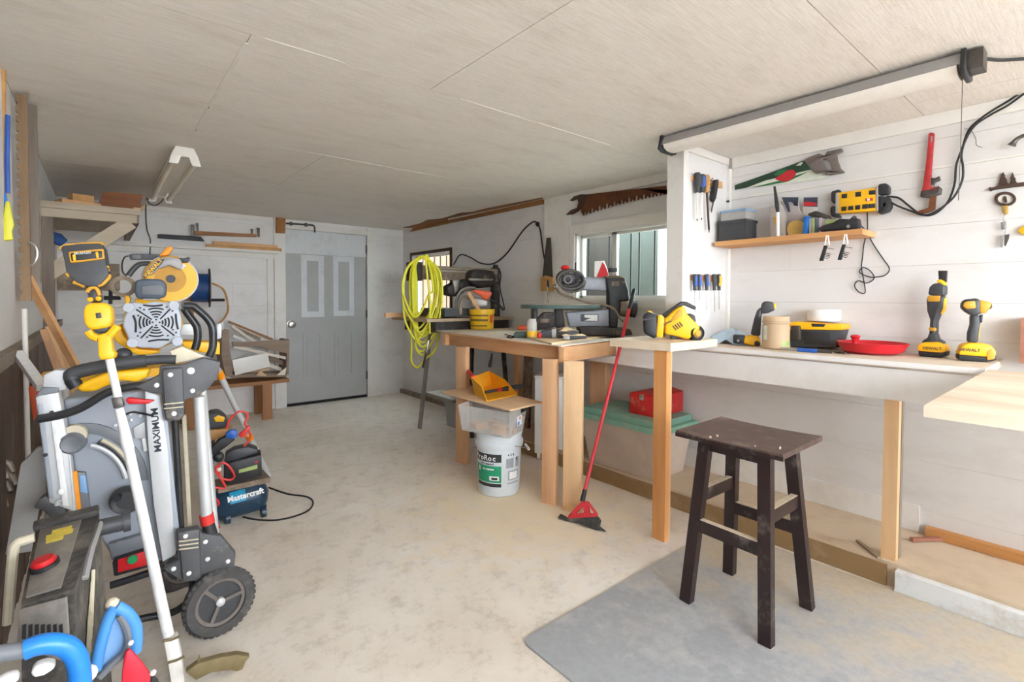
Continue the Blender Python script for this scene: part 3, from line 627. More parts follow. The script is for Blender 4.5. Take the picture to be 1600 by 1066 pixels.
for k, (cx_, cy_, rx, rz, m) in enumerate(((2.74, 1.95, .07, .08, 'pine_x'), (2.76, 2.12, .08, .10, 'ply_worn'), (2.75, 2.25, .06, .09, 'toolbox_red'), (2.88, 2.0, .08, .12, 'hardboard_white'))):
    g = G(); g.sph((cx_, cy_, .115+rz), (rx*.9, rx, rz), 10); solo(g, 'stored_bundle', m, 'bundle of odds and ends inside the frosted tote', 'bundle', 'contents of the frosted tote')
zl = .489; b0 = V((2.72, 1.845, zl)); u, v, LW = V((0, 1, 0)), V((1, 0, 0)), .20
TB = thing('toolbox', 'dusty red metal toolbox on the green tote lid', 'toolbox', b0)
p = [b0, b0+v*.33, b0+v*.33+u*LW, b0+u*LW]
g = G(); g.prism(p, (0, 0, .135), .006); part(g, 'body', 'toolbox_red', TB)
g = G(); q = [x_+Z*.137 for x_ in p]; r1, r2 = (q[0]+q[3])/2+Z*.018, (q[1]+q[2])/2+Z*.018; g.raw(q+[r1, r2], [(0, 1, 5, 4), (3, 4, 5, 2), (0, 4, 3), (1, 2, 5), (3, 2, 1, 0)], .002); part(g, 'lid', 'toolbox_red', TB)
g = G(); 
for z_ in (.02, .105): g.prism([p[0]+Z*z_-v*.002, p[3]+Z*z_-v*.002, p[3]+Z*(z_+.006)-v*.002, p[0]+Z*(z_+.006)-v*.002], v*.004)
part(g, 'ridge', 'toolbox_red', TB)
g = G(); g.prism([p[0]+u*LW*.42+Z*.1-v*.006, p[0]+u*LW*.58+Z*.1-v*.006, p[0]+u*LW*.58+Z*.14-v*.006, p[0]+u*LW*.42+Z*.14-v*.006], v*.006, .001); part(g, 'clasp', 'nickel', TB)
# ---------------------------------------------------------------- broom
mat('broom_red', (208, 52, 62), .35, 0, .08); mat('bristle', (64, 62, 60), .9, 0, .35, 60, .8, dust=.12)
top_ = W(991, 452, ('x', 2.70)); low = W(911, 778, ('z', .135))
BR_ = thing('broom', 'angle broom with red handle leaning against the bench', 'broom', low)
d = (top_-low).normalized(); g = G(); g.tube([low, low.lerp(top_, .9)], .0105, 12, 1); part(g, 'handle', 'broom_red', BR_)
g = G(); g.tube([low.lerp(top_, .89), top_-d*.01, top_], [.0125, .0125, .008], 12, 1); part(g, 'grip', 'handle_black', BR_, 'black end grip')
g = G(); g.cyl(low-d*.02, low+d*.045, .014, .012, 12); part(g, 'socket', 'handle_black', BR_)
pa_, pb_ = W(871, 813, ('z', .0)), W(946, 833, ('z', .0)); pl = (low, (pb_-pa_).cross(low-pa_).normalized()); pl = pl if pl[1].y < 0 else (low, -pl[1])
o1 = WS([(909, 783), (918, 783), (933, 803), (932, 808), (888, 811), (887, 806)], pl); i1 = WS([(910, 790), (912, 801), (899, 803)], pl); i2 = WS([(919, 790), (928, 802), (921, 802)], pl)
g = G(); nrm = Vector(pl[1]).normalized(); g.prism(o1, -nrm*.022, .003, [i1, i2]); part(g, 'head', 'broom_red', BR_, 'red open triangular head')
q0 = WS([(886, 810), (933, 807), (937, 813), (935, 822), (946, 831), (929, 830), (905, 819), (871, 810), (875, 803)], pl)
q0 = [Vector((p.x, p.y, max(p.z, .002))) for p in q0]; g = G(); g.prism(q0, -nrm*.03, .003); part(g, 'bristles', 'bristle', BR_, 'dusty black bristles')
# offcuts lying on the slab
wood('stick_red', (150, 96, 76), (178, 122, 100), 'y', 10); wood('stick_grey', (150, 128, 104), (180, 158, 132), 'y', 10)
a, b = W(1424, 843, ('z', .118)), W(1494, 841, ('z', .118)); g = G(); g.beam(a, b, .02, .014, (0, 0, 1), .001); solo(g, 'wood_strip', 'stick_red', 'reddish wooden strip lying on the slab near the sole plate', 'wood scrap')
a, b = W(1340, 845, ('z', .113)), W(1374, 872, ('z', .113)); g = G(); g.beam(a, b, .016, .010, (0, 0, 1), .001); solo(g, 'wood_strip', 'stick_grey', 'grey wooden strip lying beside the white bench leg', 'wood scrap')
mat('grey_stain', (128, 126, 124), .9)
# ================================================================ ON THE RIGHT WALL AND THE BENCH
def C(x0, y0, s): return lambda *p: [(x0+a*s, y0+b*s) for a, b in p]
def ex(px, pl, t, m, name, root, bev=.003, holes=(), back=.5, label=None, seg=2, smooth=40):
    """outline traced on plane pl given thickness t; back = share of the thickness behind the plane"""
    n = Vector((1, 0, 0)) if pl[0] == 'x' else Vector((0, 1, 0)) if pl[0] == 'y' else Vector((0, 0, 1)) if pl[0] == 'z' else Vector(pl[1]).normalized()
    P = WS(px, pl)
    if n.dot(P[0]-CAM) < 0: n = -n
    g = G(); o = -n*t*(1-back); g.prism([p+o for p in P], n*t, bev, [[p+o for p in WS(h, pl)] for h in holes], seg)
    return part(g, name, m, root, label, smooth)
def wtub(px, pl, r, m, name, root, n=8, sub=4, label=None, closed=False):
    g = G(); g.tube(WS(px, pl), r, n, sub, closed); return part(g, name, m, root, label)
def facing(p, turn=0):
    """vertical plane through p that faces the camera, turned by some degrees"""
    n = (CAM-Vector(p)); n.z = 0; n.normalize(); n = Matrix.Rotation(math.radians(turn), 3, 'Z') @ n
    return (Vector(p), n)
mat('plastic_black', (40, 41, 43), .5, 0, .15, 30); mat('plastic_dark', (62, 64, 67), .5, 0, .12, 30); mat('tool_yellow', (246, 186, 22), .42, 0, .05, 12); mat('tool_yellow_dull', (205, 150, 40), .5, 0, .1, 20)
mat('steel', (176, 176, 174), .32, .85, .1, 20); mat('steel_dark', (96, 92, 88), .45, .8, .2, 20); mat('rust', (104, 62, 36), .8, .2, .35, 18, .2); mat('cable_black', (34, 33, 33), .6); mat('cable_grey', (84, 80, 76), .6)
mat('handle_blue', (44, 92, 176), .4); mat('wood_handle', (198, 148, 88), .55, 0, .2, 14); mat('saw_green', (26, 62, 42), .4); mat('saw_pale', (212, 218, 202), .35); mat('decal_red', (190, 38, 44), .5); mat('decal_green', (44, 112, 70), .5); mat('grey_brown', (112, 104, 98), .6)
mat('white_plastic', (236, 234, 228), .4, 0, .03); mat('brass', (196, 164, 96), .35, .8); mat('iron_brown', (74, 54, 44), .6, .3); mat('wrench_red', (176, 44, 46), .45, 0, .2, 25)
wallp = ('x', XR-.012)
# two-man crosscut saw
k = C(820, 280, .15); XS = thing('crosscut_saw', 'rusty two-man crosscut saw hung above the window', 'saw', W(960, 320, wallp))
top_e = [(640, 160), (900, 130), (1200, 98), (1472, 68)]; n_t = 22; bot_e = []
for i in range(n_t+1):
    t = i/n_t; x_ = 1472+(625-1472)*t; yb = 160+(375-160)*t-34*math.sin(math.pi*t)*.55
    dpt = 48 if i % 4 in (0, 2) else 18
    bot_e += [(x_+12, yb), (x_+9, yb-dpt), (x_-8, yb-dpt+2), (x_-11, yb+2)]
ex(k(*top_e, *bot_e[:-2], (615, 383), (585, 340), (600, 250)), ('x', XR-.030), .004, 'rust', 'blade', XS, 0)
ex(k((680, 160), (590, 158), (515, 180), (468, 224), (500, 230), (550, 205), (560, 245), (545, 300), (480, 322), (428, 374), (500, 368), (560, 335), (600, 300), (640, 200)), ('x', XR-.033), .008, 'iron_brown', 'end_fork', XS, .001)
# hand saw with wooden handle
k = C(790, 370, .2125); hp = ('x', XR-.048); HS = thing('hand_saw', 'dark hand saw hanging point-up beside the window', 'saw', W(852, 455, hp))
ex(k((302, 8), (332, 6), (348, 330), (268, 318)), hp, .003, 'steel_dark', 'blade', HS, 0)
ex(k((262, 300), (300, 285), (352, 300), (352, 402), (262, 400)), hp, .022, 'wood_handle', 'handle', HS, .004, [k((300, 320), (335, 330), (330, 375), (300, 370))], label='worn wooden handle')
# green hand saw
k = C(1060, 220, .2439); GS = thing('hand_saw', 'green-bladed hand saw with grey handle on the bench wall', 'saw', W(1235, 275, wallp))
ex(k((362, 285), (590, 205), (805, 125), (850, 185), (560, 255), (440, 300), (362, 315)), ('x', XR-.010), .003, 'saw_green', 'blade', GS, 0)
ex(k((440, 300), (560, 255), (850, 185), (962, 228), (950, 242), (700, 275)), ('x', XR-.0098), .003, 'saw_pale', 'blade_face', GS, 0)
ex(k((470, 300), (640, 258), (840, 195), (700, 262), (560, 288)), ('x', XR-.0118), .0015, 'decal_green', 'stripe', GS, 0)
ex(k((620, 245), (640, 225), (700, 190), (740, 185), (755, 210), (735, 240), (690, 262), (640, 255)), ('x', XR-.014), .001, 'decal_red', 'decal', GS, 0, label='red printed mark')
ex(k((610, 215), (640, 190), (700, 180), (665, 215), (625, 225)), ('x', XR-.0145), .001, 'decal_green', 'decal', GS, 0)
ex(k((752, 160), (780, 140), (800, 135), (785, 158)), ('x', XR-.013), .002, 'saw_pale', 'decal', GS, 0)
ex(k((800, 130), (845, 105), (905, 83), (940, 98), (955, 70), (1050, 50), (1055, 72), (1015, 92), (1022, 130), (1042, 180), (1068, 200), (1055, 208), (965, 222), (930, 200), (880, 212), (855, 190), (845, 150)), ('x', XR-.018), .022, 'grey_brown', 'handle', GS, .004, [k((930, 118), (950, 115), (975, 140), (988, 185), (975, 200), (950, 185), (930, 145))], label='grey plastic handle')
# pipe wrench
k = C(1380, 140, .2625); PW = thing('pipe_wrench', 'red pipe wrench hanging on the bench wall', 'wrench', W(1455, 300, wallp)); pp = ('x', XR-.02)
ex(k((270, 300), (272, 262), (285, 256), (308, 262), (302, 320), (290, 470), (285, 600), (222, 640), (240, 560), (258, 420)), pp, .016, 'wrench_red', 'handle', PW, .003, [k((283, 275), (296, 275), (292, 315), (282, 315))])
ex(k((222, 640), (228, 605), (285, 598), (330, 575), (350, 590), (345, 625), (270, 645)), pp, .024, 'steel_dark', 'heel_jaw', PW, .003)
ex(k((282, 620), (318, 615), (310, 715), (275, 730), (200, 745), (192, 730), (270, 705)), pp, .018, 'rust', 'hook_jaw', PW, .002)
ex(k((285, 525), (310, 530), (335, 515), (342, 540), (310, 555), (300, 575), (285, 560)), pp, .02, 'steel_dark', 'jaw_tip', PW, .003)
g = G(); c_ = W(1380+305*.2625, 140+598*.2625, ('x', XR-.032)); g.cyl(c_, c_+X*.02, .016, n=14); part(g, 'nut', 'wrench_red', PW)
# wall shelf
wood('shelf_wood', (194, 138, 84), (220, 168, 112), 'y', 8)
SHZ = 1.60; g = G(); g.box((2.89, .79, SHZ-.028), (XR-.001, 1.553, SHZ), .004, 3); solo(g, 'wall_shelf', 'shelf_wood', 'varnished wooden shelf on the bench wall', 'shelf')
def onshelf(px): return W(px, 365, ('x', 2.97)).y
# black bin with clear container
a, b = onshelf(1172), onshelf(1128); BX = thing('storage_box', 'black lidded bin with small clear tub on top on the shelf', 'storage box', (2.97, (a+b)/2, SHZ))
g = G(); g.box((2.925, a+.004, SHZ+.001), (3.06, b-.004, SHZ+.12), .006); part(g, 'bin', 'plastic_dark', BX)
g = G(); g.box((2.918, a, SHZ+.108), (3.067, b, SHZ+.124), .004); part(g, 'rim', 'plastic_dark', BX)
mat('clear_tub', (222, 220, 216), .2, 0, .03, trans=.5); mat('lid_blue', (140, 178, 214), .35, trans=.2)
g = G(); g.box((2.935, a+.01, SHZ+.125), (3.05, b-.01, SHZ+.175), .008); part(g, 'clear_tub', 'clear_tub', BX)
g = G(); g.box((2.93, a+.006, SHZ+.175), (3.055, b-.006, SHZ+.186), .004); part(g, 'tub_lid', 'lid_blue', BX, 'pale blue lid')
# packs and boxes on the shelf
mat('card_grey', (168, 160, 156), .5, 0, .08); mat('card_clear', (214, 208, 200), .25, 0, .05, trans=.35); mat('disc_yellow', (214, 178, 96), .6, 0, .1, 30); mat('box_blue', (26, 104, 180), .45); mat('card_navy', (54, 62, 82), .5); mat('box_slate', (84, 96, 110), .5); mat('label_lime', (160, 178, 110), .5)
k = C(1190, 280, .12195)
def shelf_solo(px, xd, t, m, name, label, cat_, bev=.002, floor=True):
    P = WS(px, ('x', xd)); zmin = min(p.z for p in P); dz = SHZ+.001-zmin if floor else 0
    g = G(); g.prism([p+Z*dz for p in P], (t, 0, 0), bev); return solo(g, name, m, label, cat_)
shelf_solo(k((110, 330), (240, 300), (300, 430), (310, 715), (110, 745)), 3.01, .03, 'card_clear', 'plastic_pack', 'clear plastic pack standing on the shelf beside the black bin', 'pack')
s_ = shelf_solo(k((150, 500), (190, 470), (215, 520), (205, 580), (170, 590)), 3.0, .006, 'tool_yellow_dull', 'drill_disc', 'small orange disc in the clear pack on the shelf', 'disc', floor=False)
MK = thing('jigsaw_blade_pack', 'tall white and black marker standing on the shelf', 'marker', W(1216, 366, ('x', 2.96)))
P0 = W(1190+210*.122, 280+718*.122, ('x', 2.96)); P0.z = SHZ+.002; P1 = W(1190+208*.122, 280+425*.122, ('x', 2.96)); P2 = W(1190+165*.122, 280+95*.122, ('x', 2.98))
g = G(); g.cyl(P0, P1, .009, n=12); part(g, 'barrel', 'white_plastic', MK); g = G(); g.tube([P1, P1.lerp(P2, .3), P2], [.008, .011, .006], 10); part(g, 'cap', 'plastic_black', MK, 'black end')
MK.name = 'marker'; 
shelf_solo(k((240, 235), (470, 232), (475, 350), (560, 440), (560, 690), (310, 715), (290, 420)), 3.04, .02, 'card_grey', 'blade_card', 'grey hang card leaning at the back of the shelf', 'card')
g = G(); P = WS(k((255, 232), (470, 232), (465, 345), (420, 340), (395, 300), (340, 290), (365, 420), (340, 420)), ('x', 3.036)); g.prism(P, (.003, 0, 0)); solo(g, 'blade_card', 'card_navy', 'dark printed header of the hang card on the shelf', 'card')
c_ = W(1190+438*.122, 280+560*.122, ('x', 3.0)); g = G(); c_.z = SHZ+.0475; g.cyl(c_, c_+X*.014, .046, n=28, bev=.002); solo(g, 'sanding_discs', 'disc_yellow', 'stack of round yellow sanding discs on the shelf', 'sanding discs')
shelf_solo(k((540, 460), (600, 460), (575, 695), (515, 700)), 2.945, .10, 'box_blue', 'bit_case', 'slim blue case standing on the shelf', 'case', .004)
BL_ = thing('blister_pack', 'red and navy blister pack standing at back of the shelf', 'pack', W(1267, 330, ('x', 3.05)))
ex(k((540, 235), (718, 232), (715, 355), (540, 350)), ('x', 3.05), .003, 'card_navy', 'header', BL_, 0); ex(k((540, 300), (600, 285), (700, 310), (712, 340), (540, 345)), ('x', 3.047), .002, 'decal_red', 'print', BL_, 0); ex(k((530, 350), (715, 355), (720, 600), (530, 640)), ('x', 3.05), .004, 'card_clear', 'blister', BL_, .001)
for i, (px0, px1, m, lb) in enumerate(((605, 640, 'card_grey', 'grey slim box beside the blue case on the shelf'), (642, 680, 'label_lime', 'lime labelled slim box on the shelf'), (684, 725, 'box_slate', 'slate blue slim box on the shelf'), (728, 770, 'card_grey', 'slim box with grey label beside the black tool'))):
    shelf_solo(k((px0, 470), (px1, 470), (px1, 675), (px0, 680)), 2.96, .08, m, 'small_box', lb, 'box')
g = G(); P = WS(k((590, 440), (690, 405), (830, 455), (850, 500), (700, 480), (600, 470)), ('x', 2.97)); g.prism(P, (.06, 0, 0), .004); solo(g, 'spring_clamp', 'steel_dark', 'grey metal clamp lying across the slim boxes', 'clamp')
HG = thing('oscillating_tool', 'black power tool with cord lying on shelf end', 'power tool', W(1310, 360, ('x', 2.96)))
ex(k((740, 640), (800, 600), (950, 570), (1010, 510), (1150, 520), (1250, 500), (1270, 600), (1250, 640), (1080, 655), (760, 668)), ('x', 2.955), .055, 'plastic_black', 'body', HG, .010)
ex(k((1130, 520), (1195, 465), (1215, 485), (1150, 555), (1120, 560)), ('x', 2.95), .03, 'plastic_dark', 'lever', HG, .004); ex(k((820, 540), (900, 520), (985, 525), (940, 560), (830, 585)), ('x', 2.965), .03, 'label_lime', 'sanding_pad', HG, .004, label='pale pad')
g = G(); c_ = W(1190+1108*.122, 280+605*.122, ('x', 2.922)); g.cyl(c_, c_+X*.01, .008, n=12); part(g, 'screw', 'steel', HG)
# yellow power strip
PSp = thing('power_strip', 'yellow power strip with black end caps on bench wall', 'power strip', W(1345, 312, ('x', XR-.03))); k = C(1285, 270, .1875)
ps = ('x', XR-.028)
ex(k((135, 170), (460, 130), (468, 320), (135, 345)), ps, .05, 'tool_yellow', 'body', PSp, .006)
ex(k((122, 175), (150, 168), (150, 340), (122, 345)), ps, .054, 'card_grey', 'end_plate', PSp, .003); ex(k((455, 125), (475, 122), (478, 320), (458, 322)), ps, .054, 'card_grey', 'end_plate', PSp, .003)
ex(k((82, 160), (150, 140), (150, 175), (124, 185), (124, 265), (102, 255), (80, 240)), ps, .045, 'plastic_black', 'end_cap', PSp, .008); ex(k((75, 290), (105, 278), (124, 290), (124, 350), (150, 350), (155, 380), (80, 365)), ps, .045, 'plastic_black', 'end_cap', PSp, .008)
ex(k((474, 100), (540, 90), (565, 120), (562, 180), (474, 190)), ps, .05, 'plastic_black', 'end_cap', PSp, .008); ex(k((474, 200), (560, 205), (582, 270), (560, 325), (485, 350), (474, 330)), ps, .05, 'plastic_black', 'end_cap', PSp, .008, [k((510, 262), (530, 260), (532, 280), (512, 282))])
for q in ((160, 175, 205, 212), (275, 158, 322, 200), (388, 145, 440, 182), (158, 282, 200, 318), (215, 277, 257, 312), (273, 270, 315, 307), (333, 262, 378, 300), (382, 258, 440, 295)):
    ex(k((q[0], q[1]+3), (q[2], q[1]-2), (q[2], q[3]-2), (q[0], q[3]+2)), ('x', XR-.0535), .004, 'plastic_black', 'outlet', PSp, .001)
ex(k((358, 215), (418, 208), (420, 232), (360, 238)), ('x', XR-.054), .004, 'decal_red', 'switch', PSp, .001, label='red switch'); ex(k((372, 216), (395, 214), (396, 232), (374, 235)), ('x', XR-.056), .004, 'white_plastic', 'switch_label', PSp, 0)
# cords
def cord(px, pl, r, m, name, label, cat_='cord', n=8, sub=5):
    g = G(); g.tube(WS(px, pl) if not isinstance(pl, list) else [W(*p, q) for p, q in zip(px, pl)], r, n, sub); return solo(g, name, m, label, cat_)
cord(k((372, 295), (375, 400), (373, 480), (345, 600), (335, 700), (325, 790), (345, 900), (355, 1000), (300, 990), (268, 940), (300, 900), (370, 920), (430, 880), (400, 820), (340, 790), (310, 830), (380, 865), (440, 870), (520, 855), (558, 800), (500, 710), (420, 590), (375, 500), (320, 440)), ('x', XR-.012), .0028, 'cable_black', 'extension_cable', 'tangled black cord dangling below the yellow power strip')
k = C(1380, 140, .2625)
cord(k((20, 635), (90, 645), (150, 690), (210, 735), (270, 750), (330, 725), (390, 660), (425, 560), (435, 450), (470, 350), (500, 260), (540, 205), (640, 130), (740, 70), (838, 5), (870, -20)), ('x', XR-.02), .0045, 'cable_black', 'extension_cable', 'black cable looping left under the red pipe wrench')
cord(k((20, 655), (80, 690), (170, 725), (250, 748), (330, 715), (420, 640), (470, 540), (475, 460), (465, 390), (490, 300), (545, 215), (640, 150), (740, 95), (838, 25), (870, 0)), ('x', XR-.03), .0045, 'cable_black', 'extension_cable', 'second black cable beside the loop under the pipe wrench')
g = G(); g.tube(WS(k((485, 235), (520, 240), (550, 290), (555, 330), (590, 345)), ('x', XR-.006)), .0012, 5); solo(g, 'cable_tie', 'cable_grey', 'thin grey tie holding black cables to the wall', 'cable tie')
# hex keys on clips
k = C(1190, 280, .12195)
for i, (dx, lb) in enumerate(((0, 'left folding hex key set clipped under the shelf'), (235, 'right folding hex key set clipped under the shelf'))):
    hx = ('x', 2.885); HK = thing('hex_key_set', lb, 'hex keys', W(1190+(830+dx)*.122, 280+900*.122, hx), 'hex key sets under the shelf'); sh = -14 if dx else 0
    f = lambda *p: k(*[(a+dx, b+sh) for a, b in p])
    ex(f((800, 850), (845, 850), (790, 1050), (738, 1048)), hx, .012, 'plastic_black', 'holder', HK, .003)
    for j, (yy, L) in enumerate(((880, 100), (945, 80), (965, 70), (985, 75), (1005, 60))):
        o = (835-(yy-850)*.27, yy); g = G(); g.tube(WS(f(o, (o[0]+L, o[1]+18)), hx), .0016+.0004*(j % 3), 6, 1); part(g, 'key', 'steel_dark', HK)
    for x1, x2 in ((812, 832), (868, 850)):
        g = G(); g.tube(WS(f((x1, 845), (x2, 720)), ('x', 2.886)), .0035, 6, 1); part(g, 'clip', 'white_plastic', HK)
# key rack
k = C(1540, 190, .19672); kp = ('x', XR-.008); KR = thing('key_rack', 'dark iron key rack with pine trees and oval on wall', 'key rack', W(1572, 300, kp))
ex(k((22, 530), (40, 520), (50, 528), (100, 510), (200, 492), (330, 480), (330, 510), (200, 525), (60, 545), (40, 556)), kp, .01, 'iron_brown', 'bar', KR, .001)
ex(k((100, 505), (112, 470), (108, 468), (125, 430), (122, 428), (138, 400), (155, 428), (150, 432), (172, 465), (165, 470), (185, 495)), kp, .008, 'iron_brown', 'tree', KR, 0); ex(k((192, 490), (200, 460), (195, 455), (205, 425), (212, 400), (225, 425), (222, 430), (240, 455), (235, 462), (248, 485)), kp, .008, 'iron_brown', 'tree', KR, 0)
oc = (157, 615); ov = lambda rx, ry: [(oc[0]+rx*math.cos(t*math.pi/10), oc[1]+ry*math.sin(t*math.pi/10)) for t in range(20)]
ex(k(*ov(86, 58)), kp, .01, 'iron_brown', 'ring', KR, .001, [k(*ov(62, 38))]); ex(k((150, 590), (165, 600), (172, 640), (150, 648), (138, 620)), kp, .006, 'iron_brown', 'figure', KR, 0); ex(k(*ov(60, 36)), ('x', XR-.003), .002, 'white_plastic', 'backing', KR, 0)
KY = thing('key_bunch', 'bunch of keys hanging from the iron key rack', 'keys', W(1569, 360, kp)); kp2 = ('x', XR-.016)
ex(k((128, 670), (178, 665), (182, 730), (150, 745), (130, 720)), kp2, .004, 'brass', 'tag', KY, .001); ex(k((120, 800), (165, 790), (170, 850), (125, 860)), kp2, .004, 'steel', 'key', KY, .001); ex(k((112, 905), (145, 900), (135, 1000), (115, 1000)), kp2, .003, 'steel', 'key', KY, 0); ex(k((150, 900), (190, 895), (185, 930), (160, 990), (148, 985)), kp2, .003, 'steel_dark', 'key', KY, 0)
wtub(k((150, 735), (140, 770), (150, 800), (160, 860), (150, 900)), kp2, .0018, 'steel', 'chain', KY, 6)
g = G(); g.tube(WS(k((205, 190), (225, 165), (255, 135), (300, 112), (330, 108)), ('x', XR-.03)), [.016, .010, .008, .008, .008], 8); solo(g, 'wall_hook', 'steel_dark', 'grey metal hook arm at right edge of wall', 'hook')
g = G(); g.prism(WS(k((255, 870), (275, 845), (330, 815), (330, 900), (290, 895)), ('x', XR-.02)), (.018, 0, 0), .002); solo(g, 'tape_roll', 'tool_yellow', 'yellow tool hanging at right edge of wall', 'tool')
g = G(); a = W(1596, 500, ('x', 3.0)); g.box((2.98, a.y-.3, ZB+.001), (XR-.004, a.y, ZB+.19), .004); solo(g, 'storage_box', 'stick_red', 'brown wooden box on the bench at right edge', 'box')
# screwdrivers on the partition
py_ = 1.575; k = C(1070, 255, .13127)
g = G(); g.prism(WS(k((82, 150), (450, 220), (452, 300), (430, 300), (82, 205)), ('y', py_-.008)), (0, .0075, 0), .002); solo(g, 'tool_rack', 'pine_x', 'upper wooden tool strip on the partition', 'rack')
def driver(k, hx0, hy0, hx1, hy1, hw, sx1, sy1, m1, m2, ms, label, sr=.004, nm='screwdriver', group=None):
    pl = ('y', py_-.028); a, b, c = W(*k((hx0, hy0))[0], pl), W(*k((hx1, hy1))[0], pl), W(*k((sx1, sy1))[0], pl); d = (b-a)
    r = thing(nm, label, nm.replace('_', ' '), c, group); g = G(); g.tube([a, a+d*.08, a+d*.5, a+d*.85, b], [hw*.7, hw, hw, hw*.75, hw*.85], 12, 3); part(g, 'handle', m1, r)
    g = G(); g.tube([a+d*.1-Y*hw*.4, a+d*.72-Y*hw*.4], hw*.8, 10, 1); part(g, 'grip_insert', m2, r)
    if ms:
        g = G(); g.cyl(b, c+(b-c)*.08, sr, n=10); s = part(g, 'shaft', ms, r); g = G(); g.cyl(c+(b-c)*.08, c, sr*.7, sr*.3, 8); part(g, 'tip', 'steel_dark', s)
    return r
driver(k, 150, 115, 150, 350, .019, 148, 690, 'plastic_dark', 'plastic_dark', 'white_plastic', 'dark-handled screwdriver, leftmost in the upper rack', .006); driver(k, 205, 135, 205, 350, .019, 200, 680, 'plastic_dark', 'handle_blue', 'white_plastic', 'blue-handled screwdriver with white shaft in the upper rack', .006)
RS = driver(k, 262, 140, 262, 350, .016, 290, 828, 'wood_handle', 'wood_handle', 'iron_brown', 'wooden-handled rusty file in the upper rack', .006, 'file')
SP = thing('spiral_bit', 'black coil auger bit in the upper rack', 'drill bit', W(*k((318, 330))[0], ('y', py_-.02)))
g = G(); g.tube([W(*k((318+14*math.cos(t*.9), 180+t*7))[0], ('y', py_-.02+.006*math.sin(t*.9))) for t in range(28)], .003, 6, 2); part(g, 'spiral', 'plastic_black', SP); wtub(k((318, 370), (316, 440)), ('y', py_-.02), .004, 'plastic_black', 'shank', SP, 6, 1)
KN = thing('utility_knife', 'black folding knife in the upper rack', 'knife', W(*k((340, 480))[0], ('y', py_-.02)))
ex(k((345, 200), (390, 195), (388, 260), (360, 420), (335, 470), (310, 440), (335, 330)), ('y', py_-.018), .018, 'plastic_black', 'handle', KN, .004); ex(k((335, 440), (350, 440), (320, 590), (312, 560)), ('y', py_-.018), .003, 'steel_dark', 'blade', KN, 0)
k = C(1060, 420, .225)
g = G(); g.prism(WS(k((92, 38), (305, 48), (305, 92), (92, 82)), ('y', py_-.008)), (0, .0075, 0), .002); solo(g, 'tool_rack', 'pine_x', 'lower wooden tool strip on the partition', 'rack')
for i, (cx_, m2, lb) in enumerate(((113, 'handle_blue', 'blue screwdriver at far left of the lower rack'), (143, 'handle_blue', 'second blue screwdriver from left in the lower rack'), (195, 'handle_blue', 'single blue screwdriver in middle of the lower rack'), (248, 'plastic_dark', 'black screwdriver in the lower rack beside the yellow one'), (280, 'tool_yellow', 'yellow and black screwdriver at right of the lower rack'))):
    driver(k, cx_, 38, cx_+2, 150, .0135, cx_+3, (300, 215, 285, 300, 285)[i], 'plastic_dark', m2, 'steel', lb, .0025)
# ---------------------------------------------------------------- shop light over the bench
mat('light_grey_metal', (164, 162, 160), .45, .1, .05); mat('light_white_metal', (238, 234, 226), .45, 0, .04)
SL = thing('shop_light', 'long grey fluorescent shop light hung over the bench', 'ceiling light', (2.42, .96, ZC))
y0_, y1_ = .36, 1.57; zl_ = ZC-.012
def sec(y): return [(2.37, y, zl_), (2.345, y, zl_-.045), (2.48, y, zl_-.045), (2.46, y, zl_)]
g = G(); g.prism(sec(y0_), (0, y1_-y0_, 0)); part(g, 'housing', 'light_grey_metal', SL, smooth=0)
g = G(); g.prism([(2.347, y0_+.01, zl_-.046), (2.352, y0_+.01, zl_-.062), (2.375, y0_+.01, zl_-.074), (2.41, y0_+.01, zl_-.078), (2.45, y0_+.01, zl_-.074), (2.474, y0_+.01, zl_-.062), (2.478, y0_+.01, zl_-.046)], (0, y1_-y0_-.02, 0)); part(g, 'diffuser', 'light_white_metal', SL, smooth=50)
for yy in (y0_-.014, y1_):
    g = G(); g.prism([(2.35, yy, zl_+.008), (2.33, yy, zl_-.07), (2.36, yy, zl_-.084), (2.46, yy, zl_-.084), (2.495, yy, zl_-.07), (2.475, yy, zl_+.008)], (0, .014, 0), .003); part(g, 'end_cap', 'plastic_black', SL)
g = G(); g.box((2.38, y0_-.055, zl_-.062), (2.46, y0_-.015, zl_+.006), .004); part(g, 'junction_box', 'steel_dark', SL)
g = G(); g.tube([(2.46, y0_+.01, zl_-.06), (2.462, y0_+.01, 1.8), (2.46, y0_+.012, 1.62)], .0012, 5, 1); part(g, 'pull_string', 'cable_grey', SL)
cord([(1528, 90), (1560, 94), (1600, 92), (1640, 90)], ('z', ZC-.012), .006, 'cable_black', 'extension_cable', 'black cable running along ceiling from the shop light')
# ---------------------------------------------------------------- tools on the bench
zs_ = ZB+.001
k = C(1380, 400, .2625)
def base_at(px, py, x): p = W(px, py, ('z', ZB)); f = x/p.x; return Vector((x, p.y*f, ZB))
p0 = base_at(1459, 553, 2.99); pl = facing(p0, -12); DWT = 'tool_yellow'
def standing(px_base, x, turn=0):
    """plane through the tool's foot; px outline is shifted so its foot rests on the bench"""
    p = base_at(*px_base, x); return p, facing(p, turn)
MT = thing('oscillating_multi_tool', 'yellow and black cordless multi-tool standing on its battery', 'power tool', p0)
def foot(px, pl): return min(p.z for p in WS(px, pl))
bat = k((220, 543), (355, 553), (388, 545), (385, 575), (355, 584), (225, 575)); dz = zs_-foot(bat, pl)
def exz(px, pl, t, m, name, root, bev=.006, holes=(), back=.5, label=None, seg=2):
    o = ex(px, pl, t, m, name, root, bev, holes, back, label, seg)
    o.data.transform(Matrix.Translation((0, 0, dz))); return o
